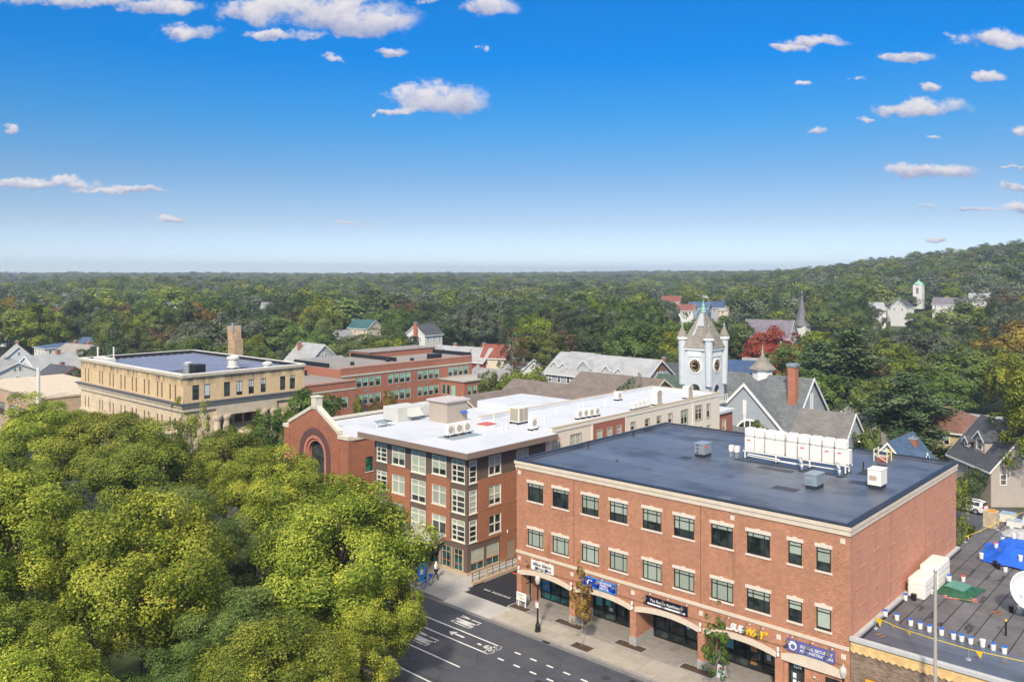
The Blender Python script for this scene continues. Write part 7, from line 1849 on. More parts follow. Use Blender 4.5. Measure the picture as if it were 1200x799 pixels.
k.box(TU0-.5,TU1+.5,TV0-.52,TV0-.36,10.2,10.32); k.box(TU1+.36,TU1+.52,TV0-.35,TV1+.3,10.2,10.32); k.box(TU0-.5,TU1+.55,TV0-.55,TV0,9.0,9.2); k.box(TU1,TU1+.55,TV0,TV1+.3,9.0,9.2); k.build('balustrade', WHITE_DIRTY, tw)
# ---------------------------------------------------------------- trees
def leafmat(name, dark, mid, light, odd=None, rough=.6, trans=.22, hue=.12):
    if name in MATS: return MATS[name]
    m = bpy.data.materials.new(name); m.use_nodes = True
    nt = m.node_tree; N, L = nt.nodes, nt.links
    b = N['Principled BSDF']; b.inputs['Roughness'].default_value = rough; b.inputs['Specular IOR Level'].default_value = .3
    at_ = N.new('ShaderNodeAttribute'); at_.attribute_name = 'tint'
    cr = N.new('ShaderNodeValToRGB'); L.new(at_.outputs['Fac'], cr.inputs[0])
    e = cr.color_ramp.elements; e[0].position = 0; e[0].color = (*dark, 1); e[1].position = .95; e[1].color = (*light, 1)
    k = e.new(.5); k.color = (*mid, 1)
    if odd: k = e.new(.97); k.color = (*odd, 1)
    oi = N.new('ShaderNodeObjectInfo')
    hs = N.new('ShaderNodeHueSaturation'); L.new(cr.outputs[0], hs.inputs['Color'])
    mr = N.new('ShaderNodeMapRange'); L.new(oi.outputs['Random'], mr.inputs[0]); mr.inputs[3].default_value = .5-hue*.2; mr.inputs[4].default_value = .5+hue*.2; L.new(mr.outputs[0], hs.inputs['Hue'])
    m2 = N.new('ShaderNodeMath'); m2.operation = 'MULTIPLY'; L.new(oi.outputs['Random'], m2.inputs[0]); m2.inputs[1].default_value = 7.31
    m3 = N.new('ShaderNodeMath'); m3.operation = 'FRACT'; L.new(m2.outputs[0], m3.inputs[0])
    m4 = N.new('ShaderNodeMapRange'); L.new(m3.outputs[0], m4.inputs[0]); m4.inputs[3].default_value = 1-hue*1.6; m4.inputs[4].default_value = 1+hue*1.6; L.new(m4.outputs[0], hs.inputs['Value'])
    L.new(hs.outputs[0], b.inputs['Base Color'])
    tr = N.new('ShaderNodeBsdfTranslucent'); L.new(hs.outputs[0], tr.inputs['Color'])
    mx = N.new('ShaderNodeMixShader'); mx.inputs[0].default_value = trans
    L.new(b.outputs[0], mx.inputs[1]); L.new(tr.outputs[0], mx.inputs[2]); L.new(mx.outputs[0], N['Material Output'].inputs['Surface'])
    MATS[name] = m
    return m
BARK = mk('bark', (.11,.085,.065), .9, .3, 4, .6, 12)
BARK_PALE = mk('pale_bark', (.36,.31,.26), .9, .2, 4, .4, 12)
LM = {
 'lime': leafmat('leaf_lime', (.056,.100,.010), (.215,.282,.022), (.54,.57,.08), (.56,.46,.04), hue=.05),
 'olive': leafmat('leaf_olive', (.046,.084,.010), (.16,.208,.022), (.38,.42,.058), (.46,.38,.04), hue=.06),
 'mid': leafmat('leaf_mid', (.036,.066,.014), (.118,.172,.036), (.255,.305,.076)),
 'dark': leafmat('leaf_dark', (.024,.044,.015), (.066,.102,.032), (.135,.178,.058)),
 'bright': leafmat('leaf_bright', (.028,.060,.010), (.085,.145,.022), (.18,.25,.045), hue=.06),
 'sage': leafmat('leaf_sage', (.045,.062,.036), (.115,.145,.085), (.24,.265,.165), hue=.06),
 'gold': leafmat('leaf_gold', (.10,.06,.012), (.25,.17,.028), (.42,.31,.06), hue=.08),
 'rust': leafmat('leaf_rust', (.05,.033,.014), (.125,.085,.034), (.21,.15,.06), hue=.08),
 'red': leafmat('leaf_red', (.14,.025,.014), (.34,.062,.034), (.50,.14,.075), hue=.03),
 'pine': leafmat('leaf_pine', (.028,.062,.028), (.082,.140,.058), (.165,.23,.098), trans=.08, hue=.05),
}
def blobs(g, n, up=0.):
    v = g.normal(size=(n,3)); v /= np.linalg.norm(v, axis=1)[:,None]; v[:,2] += up; v /= np.linalg.norm(v, axis=1)[:,None]
    return v
def leaves_mesh(name, P, Nn, size, tint, g, aspect=.55, droop=.25):
    """a folded diamond leaf (or leaf spray) at each point P facing Nn"""
    n = len(P); r = g.normal(size=(n,3)); r[:,2] -= droop*2
    t = r-(r*Nn).sum(1)[:,None]*Nn; t /= np.linalg.norm(t, axis=1)[:,None]+1e-9; bt = np.cross(Nn, t)
    s = size*(.65+.7*g.random(n))[:,None]; w = s*aspect*(.8+.4*g.random(n))[:,None]
    V = np.empty((n,4,3), np.float32)
    V[:,0] = P-t*s*.5; V[:,1] = P+bt*w*.5+Nn*s*.10; V[:,2] = P+t*s*.5-Nn*s*.12; V[:,3] = P-bt*w*.5+Nn*s*.10
    me = bpy.data.meshes.new(name)
    me.vertices.add(4*n); me.vertices.foreach_set('co', V.ravel())
    me.loops.add(4*n); me.loops.foreach_set('vertex_index', np.arange(4*n, dtype=np.int32))
    me.polygons.add(n); me.polygons.foreach_set('loop_start', np.arange(0,4*n,4,dtype=np.int32))
    try: me.polygons.foreach_set('loop_total', np.full(n,4,np.int32))
    except Exception: pass
    a = me.attributes.new('tint', 'FLOAT', 'FACE'); a.data.foreach_set('value', np.clip(tint,0,1).astype(np.float32))
    me.update(calc_edges=True)
    return me
def crown_mesh(name, seed, nclump, nleaf, leaf, hgt=1., wid=1., low=-.55, clump=.27, rough=.16, flat=1., hang=0., open_=0., normal_up=.35, odd=.02, jit=.34):
    """unit crown (radius 1 across, centre at 0, hgt tall half-axis): leaf clumps on an uneven envelope, leaves over each clump's skin"""
    g = np.random.default_rng(seed)
    d = blobs(g, nclump*3, .15); d = d[d[:,2] > low][:nclump]; n = len(d)
    az = np.arctan2(d[:,1], d[:,0])
    env = 1+rough*np.sin(2*az+seed)*.7+rough*np.sin(5*az+3*d[:,2]+seed*2)*.6+rough*g.normal(size=n)*.6
    depth = np.where(g.random(n) < .72, 1-.13*g.random(n), .45+.4*g.random(n))
    rc = clump*(.65+.75*g.random(n)); C = d*(env*depth*(1-rc*.55))[:,None]*np.array([wid,wid,hgt])
    C[:,2] -= hang*(1-np.abs(d[:,2]))*.3
    share = rc**2; k = g.choice(n, nleaf, p=share/share.sum())
    outw = C[k]/np.array([wid,wid,hgt])**2; outw /= np.linalg.norm(outw, axis=1)[:,None]+1e-9
    dl = g.normal(size=(nleaf,3))+outw*.9+np.array([0,0,.35]); dl /= np.linalg.norm(dl, axis=1)[:,None]
    rad = rc[k]*(1-.45*g.random(nleaf)**2.2)
    sub = .85+.22*np.sin(dl[:,0]*9+k)*np.sin(dl[:,1]*8+k*2)*np.sin(dl[:,2]*9)
    P = C[k]+dl*(rad*sub)[:,None]*np.array([1,1,flat])
    Nn = dl*.75+outw*.25+np.array([0,0,normal_up])+g.normal(size=(nleaf,3))*jit; Nn /= np.linalg.norm(Nn, axis=1)[:,None]
    ct = g.normal(size=n)*.14
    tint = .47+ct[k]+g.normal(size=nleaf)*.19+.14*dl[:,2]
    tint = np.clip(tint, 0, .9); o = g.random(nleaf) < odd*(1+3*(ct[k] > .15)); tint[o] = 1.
    if open_: keep = g.random(nleaf) > open_*(rad/rc[k] < .8); P, Nn, tint = P[keep], Nn[keep], tint[keep]
    return leaves_mesh(name, P, Nn, leaf, tint, g), C
def trunk_mesh(name, C, base, r0, seed, nb=9, mat=BARK, n=6):
    """tapered trunk from (0,0,base) with limbs reaching some of the clumps; unit crown space"""
    g = random.Random(seed); k = MB()
    fork = base*.45 if base < -.9 else base+.4
    k.path([(0,0,base),(g.uniform(-.02,.02),g.uniform(-.02,.02),(base+fork)/2),(g.uniform(-.04,.04),g.uniform(-.04,.04),fork)], [r0*1.25,r0,r0*.85], n)
    k.path([(0,0,fork),(.03,-.02,.0),(0,.05,.6)], [r0*.85,r0*.5,r0*.12], n)
    idx = g.sample(range(len(C)), min(nb, len(C)))
    for i in idx:
        c = Vector(C[i]); z0 = g.uniform(fork, fork*.3); a = Vector((0,0,z0)); m_ = a.lerp(c, .5)+Vector((0,0,-.06))
        k.path([a, m_, c*.97], [r0*.5,r0*.3,r0*.07], 5)
    return k.mesh(name, mat)
def conifer_mesh(name, seed, nw, per, nleaf, leaf, slim=.42, ragged=.25, droop=.12):
    """height 1 (0..1), radius slim: tiers of drooping boughs"""
    g = np.random.default_rng(seed); P = []; Nn = []; T = []; B = []
    for w in range(nw):
        t = (w+g.random()*.6)/nw; z = .14+.86*t; r = slim*(1-t)**.8*(1+ragged*g.normal()*.6)+.015
        for b_ in range(per):
            a = 2*math.pi*(b_/per)+g.random()*.9+w*.7; l = r*(.7+.5*g.random()); nl = max(3, int(nleaf*(l/slim)/(nw*per)*2.0))
            q = g.random(nl)**.7; x = np.cos(a)*l*q; y = np.sin(a)*l*q; zz_ = z-droop*l*q*1.4+.03*g.normal(size=nl)*.6
            sp = .075*(1.15-q*.6)
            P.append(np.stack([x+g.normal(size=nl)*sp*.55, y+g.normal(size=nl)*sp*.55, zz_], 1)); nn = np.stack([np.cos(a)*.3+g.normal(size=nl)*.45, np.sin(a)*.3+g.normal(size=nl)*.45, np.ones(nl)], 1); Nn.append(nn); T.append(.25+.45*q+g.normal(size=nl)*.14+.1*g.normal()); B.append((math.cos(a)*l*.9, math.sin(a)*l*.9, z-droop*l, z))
    P = np.concatenate(P); Nn = np.concatenate(Nn); Nn /= np.linalg.norm(Nn, axis=1)[:,None]
    return leaves_mesh(name, P, Nn, leaf, np.concatenate(T), g, .5), B
PROTO = {}
def proto(kind, i):
    key = (kind, i)
    if key in PROTO: return PROTO[key]
    s = i*17+{'fore':1,'broad':101,'round':201,'tall':301,'willow':401,'pine':501,'spruce':601,'street':701,'bush':801,'thin':901}[kind]
    if kind == 'fore':   # street trees seen from close above
        cm, C = crown_mesh('crown', s, 120, 76000, .034, [.95,1.05,.9,1.1][i % 4], 1., -.97, .24, .15, normal_up=.4, odd=.016, jit=.36); tm = trunk_mesh('trunk', C, -1.75, .045, s, 16)
    elif kind == 'broad':
        cm, C = crown_mesh('crown', s, 64, 10500, .080, .95, 1., -.8, .27, .24, jit=.3); tm = trunk_mesh('trunk', C, -1.7, .05, s, 10)
    elif kind == 'round':
        cm, C = crown_mesh('crown', s, 80, 10500, .076, 1.05, 1., -.9, .22, .13, jit=.3); tm = trunk_mesh('trunk', C, -1.7, .05, s, 8)
    elif kind == 'tall':
        cm, C = crown_mesh('crown', s, 90, 9500, .085, 1.35, 1., -.85, .26, .22); tm = trunk_mesh('trunk', C, -2.0, .05, s, 12)
    elif kind == 'willow':
        cm, C = crown_mesh('crown', s, 90, 9000, .095, 1.15, 1., -.85, .22, .24, flat=1.3, hang=.6, normal_up=.15); tm = trunk_mesh('trunk', C, -1.9, .06, s, 14, BARK_PALE)
    elif kind == 'thin':
        cm, C = crown_mesh('crown', s, 50, 3600, .085, 1.2, 1., -.8, .2, .28, open_=.5); tm = trunk_mesh('trunk', C, -1.9, .05, s, 26, BARK_PALE)
    elif kind == 'street':
        cm, C = crown_mesh('crown', s, 60, 3000, .14, 2.1, 1., -.98, .22, .3, hang=.2, odd=.06, open_=.3); tm = trunk_mesh('trunk', C, -3.0, .035, s, 8, BARK_PALE)
    elif kind == 'bush':
        cm, C = crown_mesh('crown', s, 40, 3500, .11, .9, 1., -.6, .3, .2); tm = trunk_mesh('trunk', C, -1.0, .05, s, 6)
    else:
        cm, B = conifer_mesh('crown', s, 15 if kind == 'pine' else 26, 6 if kind == 'pine' else 9, 9500, .030 if kind == 'pine' else .022, .30 if kind == 'pine' else .22, .5 if kind == 'pine' else .12, .10 if kind == 'pine' else .35)
        k = MB(); k.tube((0,0,-.02),(0,0,.97),.018,.003,6)
        for b_ in B[::2]: k.tube((0,0,b_[3]),(b_[0],b_[1],b_[2]),.005,.0015,4)
        tm = k.mesh('trunk', BARK)
    tm.polygons.foreach_set('use_smooth', [True]*len(tm.polygons))
    co = np.empty(len(cm.vertices)*3, np.float32); cm.vertices.foreach_get('co', co); co = co.reshape(-1,3)
    ext = (float(np.percentile(np.hypot(co[:,0],co[:,1]), 98)), float(np.percentile(co[:,2], 99.7)))
    PROTO[key] = (cm, tm, ext)
    return PROTO[key]
NTREE = [0]
def tree(kind, var, loc, r, h, lm, label, group=None, name='tree', rz=None, wide=1.):
    """h: height of the top above the ground, r: crown radius"""
    cm, tm, (er, et) = proto(kind, var)
    NTREE[0] += 1
    rz = (NTREE[0]*2.399) % 6.283 if rz is None else rz
    o = root(name, loc, label, 'tree', group, rz)
    c = link('crown', cm, o); t = link('trunk', tm, o)
    m = LM[lm]
    if not cm.materials: cm.materials.append(m)
    c.material_slots[0].link = 'OBJECT'; c.material_slots[0].material = m
    if kind in ('pine', 'spruce'):
        for q in (c, t): q.scale = (h*wide, h*wide, h)
    else:
        top = et; r = r/er; base = {'fore':1.75,'broad':1.7,'round':1.7,'tall':2.0,'willow':1.9,'thin':1.9,'street':3.0,'bush':1.0}[kind]
        sz = h/(top+base)
        for q in (c, t): q.scale = (r, r, sz); q.location = (0, 0, base*sz)
        if kind != 'bush':
            # keep the trunk's thickness believable where the crown is wide
            t.scale = (r*.9, r*.9, sz)
    return o
# foreground plaza trees (survey metres); darker 'mid' leaves paint the shade between crowns
FORE = [  # X, Y, r, h, kind of leaf, label
 (-12.6, 61.0, 6.9, 13.7, 'lime', 'big yellow-green plaza tree nearest the road markings, its edge over the kerb'),
 (-25.2, 57.0, 6.5, 14.2, 'lime', 'wide yellow-green plaza tree in the middle of the front group'),
 (-37.5, 61.0, 6.8, 14.6, 'lime', 'golden-topped plaza tree at the left edge of the photograph'),
 (-20.5, 78.0, 5.8, 12.8, 'lime', 'rounded yellow-green tree in front of the old brick hall'),
 (-25.5, 45.0, 4.6, 9.6, 'lime', 'low yellow-green plaza tree at the bottom edge of the view'),
 (-13.2, 46.0, 4.8, 9.8, 'olive', 'low olive plaza tree at the bottom beside the parking sign'),
 (-32.0, 48.0, 4.8, 10.4, 'olive', 'dark olive plaza tree at the bottom left corner'),
 (-39.5, 90.0, 7.0, 13.2, 'olive', 'broad olive tree in front of the tan hall, left part'),
 (-33.0, 96.0, 6.2, 11.4, 'olive', 'dense olive tree in front of the tan hall corner'),
 (-28.0, 88.5, 5.2, 10.6, 'lime', 'yellowish tree in front of the hall columns'),
 (-49.0, 101.0, 7.4, 12.2, 'olive', 'tall olive tree at far left between road and tan hall'),
 (-58.5, 104.0, 6.6, 14.2, 'lime', 'yellow-tinged tree at the far left edge behind the golden top'),
 (-62.5, 118.0, 6.4, 10.0, 'lime', 'yellow-green tree below the tan shop row at far left'),
 (-50.5, 82.0, 6.4, 11.0, 'olive', 'shaded olive tree between the golden top and the tan hall row'),
 (-31.0, 76.0, 5.2, 9.6, 'mid', 'plaza tree with gap shade in its leaf colour behind the wide middle one'),
 (-20.0, 49.5, 3.4, 7.2, 'mid', 'small plaza tree with shade in its leaf colour in the gap between the two big front crowns'),
 (-41.5, 74.5, 5.4, 10.0, 'mid', 'half hidden green tree behind the golden-topped one'),
 (-17.5, 53.5, 4.6, 8.8, 'mid', 'plaza tree with shade in its leaf colour filling between the two biggest front crowns'),
 (-9.6, 58.0, 3.7, 8.6, 'lime', 'small yellow-green tree under the kerb side of the biggest crown'),
 (-20.8, 67.5, 4.8, 9.4, 'mid', 'plaza tree with shade in its leaf colour behind the gap between the big front crowns'),
 (-28.5, 50.0, 4.6, 9.0, 'olive', 'olive plaza tree low in the front of the wide middle one'),
 (-14.8, 69.5, 4.2, 9.2, 'mid', 'plaza tree with shade in its leaf colour tucked behind the biggest kerb crown'),
 (-33.5, 68.0, 4.8, 9.4, 'mid', 'plaza tree with shade in its leaf colour between golden top and the wide middle crown'),
 (-19.5, 42.5, 4.0, 7.4, 'lime', 'lowest yellow-green plaza tree at the bottom of the view'),
 (-10.6, 50.5, 3.4, 7.6, 'lime', 'small yellow-green tree on the near pavement left of the parking sign'),
 (-12.5, 74.0, 3.4, 8.5, 'olive', 'small roadside tree hidden behind the big kerb tree'),
]
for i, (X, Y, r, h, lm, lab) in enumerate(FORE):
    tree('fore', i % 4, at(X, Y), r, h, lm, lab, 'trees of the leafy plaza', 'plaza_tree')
tree('broad', 0, at(-30, 125), 6.2, 12.2, 'bright', 'fresh green tree between the tan hall and the old brick hall', None, 'tree')
tree('broad', 2, at(-34, 119), 4.2, 9.8, 'bright', 'smaller fresh green tree beside the hall columns', None, 'tree')
tree('thin', 1, at(-39.5, 103), 2.4, 14.0, 'olive', 'thin loose tree poking up before the corner of tan hall', None, 'tree')
# trees in the pavement
tree('street', 0, (9.35, -2.85, KZ), 1.15, 6.6, 'gold', 'slender golden-brown street tree at the kerb', 'young street trees', 'street_tree')
tree('street', 1, (20.9, -2.8, KZ), 1.35, 6.4, 'bright', 'slender green street tree in front of the sandwich shop', 'young street trees', 'street_tree')
tree('street', 2, (5.6, -19.4, .13), .9, 3.0, 'gold', 'sapling with a few yellow leaves on the near pavement', 'young street trees', 'street_tree')
HERO = [
 (64.2, 158, 9.4, 19.0, 'pine', 0, 'pine', 'tall dark white pine behind the church chimney'),
 (63.5, 172, 7.7, 16.0, 'pine', 1, 'pine', 'dark pine left of the tallest pine behind the church'),
 (60.1, 128, 7.1, 14.4, 'pine', 2, 'pine', 'broad ragged pine above the blue-roofed house'),
 (61.4, 140, 5.7, 12.1, 'broad', 1, 'mid', 'bushy green tree between the two big pines'),
 (97.2, 178, 10.5, 13.4, 'willow', 0, 'mid', 'big open tree with pale limbs behind the ochre house'),
 (101.5, 205, 10.0, 15.6, 'broad', 2, 'sage', 'pale sage tree crown behind the ragged pine'),
 (96.5, 215, 8.8, 13.6, 'round', 0, 'sage', 'silvery tree crown right of the dark pines'),
 (105.1, 176, 8.6, 13.6, 'round', 1, 'mid', 'dense tree at the right edge above the beige house'),
 (64.9, 104, 4.7, 18.1, 'tall', 0, 'olive', 'dark leafy tree at the right edge beside the beige house'),
 (128.4, 228, 5.1, 11.3, 'spruce', 0, 'dark', 'blue-dark spruce on the right beyond the pale tree'),
 (135.4, 232, 4.3, 12.4, 'spruce', 1, 'dark', 'second blue-dark spruce at right, nearer the frame edge'),
 (61.9, 185, 7.2, 13.9, 'round', 2, 'mid', 'leafy green tree behind the church roof ridge'),
 (74.3, 205, 8.4, 15.2, 'broad', 4, 'olive', 'olive tree right of the red maple'),
 (58.4, 106, 1.8, 4.6, 'bush', 0, 'dark', 'dark shrub under the beige clapboard wall'),
 (52.6, 98, 1.4, 5.2, 'bush', 1, 'olive', 'olive shrub in the gap behind the brick block'),
 (45.4, 84, 1.2, 5.3, 'bush', 2, 'mid', 'small leafy tree at the rear corner of the brick block'),
 (35.3, 121, 1.9, 8.0, 'bush', 0, 'mid', 'shrub in front of the church gable window'),
 (51.7, 120, 2.7, 7.2, 'bush', 1, 'mid', 'green bush left of the blue-roofed house'),
 (21.7, 150, 3.2, 11.2, 'bush', 2, 'sage', 'pale leafy bush in front of the grey terrace'),
 (0.9, 212, 7.4, 15.6, 'thin', 0, 'rust', 'brownish tree with bare pale limbs behind the brown roofs'),
 (9.2, 214, 7.4, 15.0, 'willow', 1, 'mid', 'drooping light green tree beside the brown bare-limbed one'),
 (0.0, 176, 4.3, 9.2, 'bush', 0, 'olive', 'mixed green and yellow shrub behind the school annex'),
 (-4.7, 176, 3.1, 8.9, 'bush', 1, 'mid', 'loose shrub right beside the school annex roof'),
 (5.3, 184, 4.1, 8.7, 'bush', 2, 'olive', 'yellowing shrub at the foot of the drooping tree'),
 (30.3, 218, 7.1, 11.2, 'round', 3, 'mid', 'rounded dark tree directly behind the grey terrace'),
 (45.8, 236, 13.5, 16.5, 'broad', 5, 'bright', 'big bright green tree left of the clock tower spire'),
 (62.5, 245, 10.0, 17.0, 'round', 1, 'mid', 'dense tree right behind the clock tower spire'),
 (28.8, 300, 12.9, 17.4, 'broad', 0, 'sage', 'pale crowned tree far above the grey terrace'),
 (17.9, 258, 9.5, 11.6, 'broad', 1, 'rust', 'brown-grey tree above the grey terrace roof'),
 (-12.2, 300, 14.7, 19.8, 'willow', 2, 'sage', 'big silvery tree above the school houses'),
 (-25.3, 310, 10.8, 13.2, 'broad', 3, 'sage', 'pale round tree left of the big silvery one'),
 (3.4, 335, 13.7, 18.7, 'round', 2, 'dark', 'dark dense tree right of the big silvery one'),
 (-100.1, 218, 8.9, 12.5, 'round', 0, 'dark', 'round dark tree beside the tan hall roof corner'),
 (-112.0, 225, 6.0, 10.2, 'round', 3, 'dark', 'dark tree between cream house and the round dark one'),
 (-160.7, 300, 12.9, 15.5, 'broad', 2, 'dark', 'broad dark tree above the left houses'),
 (-74.3, 262, 15.5, 15.6, 'broad', 4, 'mid', 'big green tree mass right of the tall chimney'),
 (-68.0, 215, 6.6, 13.6, 'broad', 5, 'olive', 'olive tree just right of the tall chimney'),
 (-79.1, 205, 7.5, 13.5, 'broad', 1, 'bright', 'bright yellow-green tree behind the solar roof'),
 (-97.4, 230, 5.6, 11.2, 'round', 2, 'mid', 'green tree left behind the solar roof'),
 (-49.0, 240, 8.8, 10.4, 'broad', 3, 'mid', 'green tree left of the teal-roofed house'),
 (-42.8, 262, 9.1, 12.4, 'tall', 1, 'mid', 'tall tree right of the teal-roofed house'),
 (-62.8, 300, 6.1, 6.3, 'round', 1, 'gold', 'orange-gold crown above the grey gabled house'),
 (-34.0, 256, 6.8, 11.2, 'round', 3, 'dark', 'dark tree left of the tall white house'),
 (63.7, 206, 7.1, 16.4, 'broad', 3, 'red', 'brilliant red maple right of the clock tower'),
 (65.4, 204, 5.0, 13.2, 'round', 0, 'red', 'lower red maple bough beside the brilliant one'),
 (51.2, 205, 3.3, 10.2, 'round', 0, 'bright', 'small lime green tree right of the royal blue roof'),
 (66.1, 240, 4.9, 10.4, 'round', 3, 'dark', 'dark tree between royal blue roof and red maple'),
 (-22.2, 150, 1.7, 8.5, 'bush', 1, 'gold', 'yellow shrub at the foot of the school wall'),
 (-24.5, 150, 1.4, 7.6, 'bush', 2, 'rust', 'rusty shrub at the foot of the school wall'),
 (-26.8, 146, 1.0, 8.1, 'bush', 0, 'olive', 'little shrub left of the yellow one by the school'),
 (-93.7, 180, 1.8, 8.8, 'bush', 1, 'mid', 'small tree in front of the cream gabled house'),
 (-122.2, 205, 5.0, 7.5, 'broad', 0, 'mid', 'tree in front of the pale blue gable far left'),
 (-108.6, 186, 2.7, 5.1, 'bush', 2, 'rust', 'dark purple-leaved shrub beside the big white house'),
]
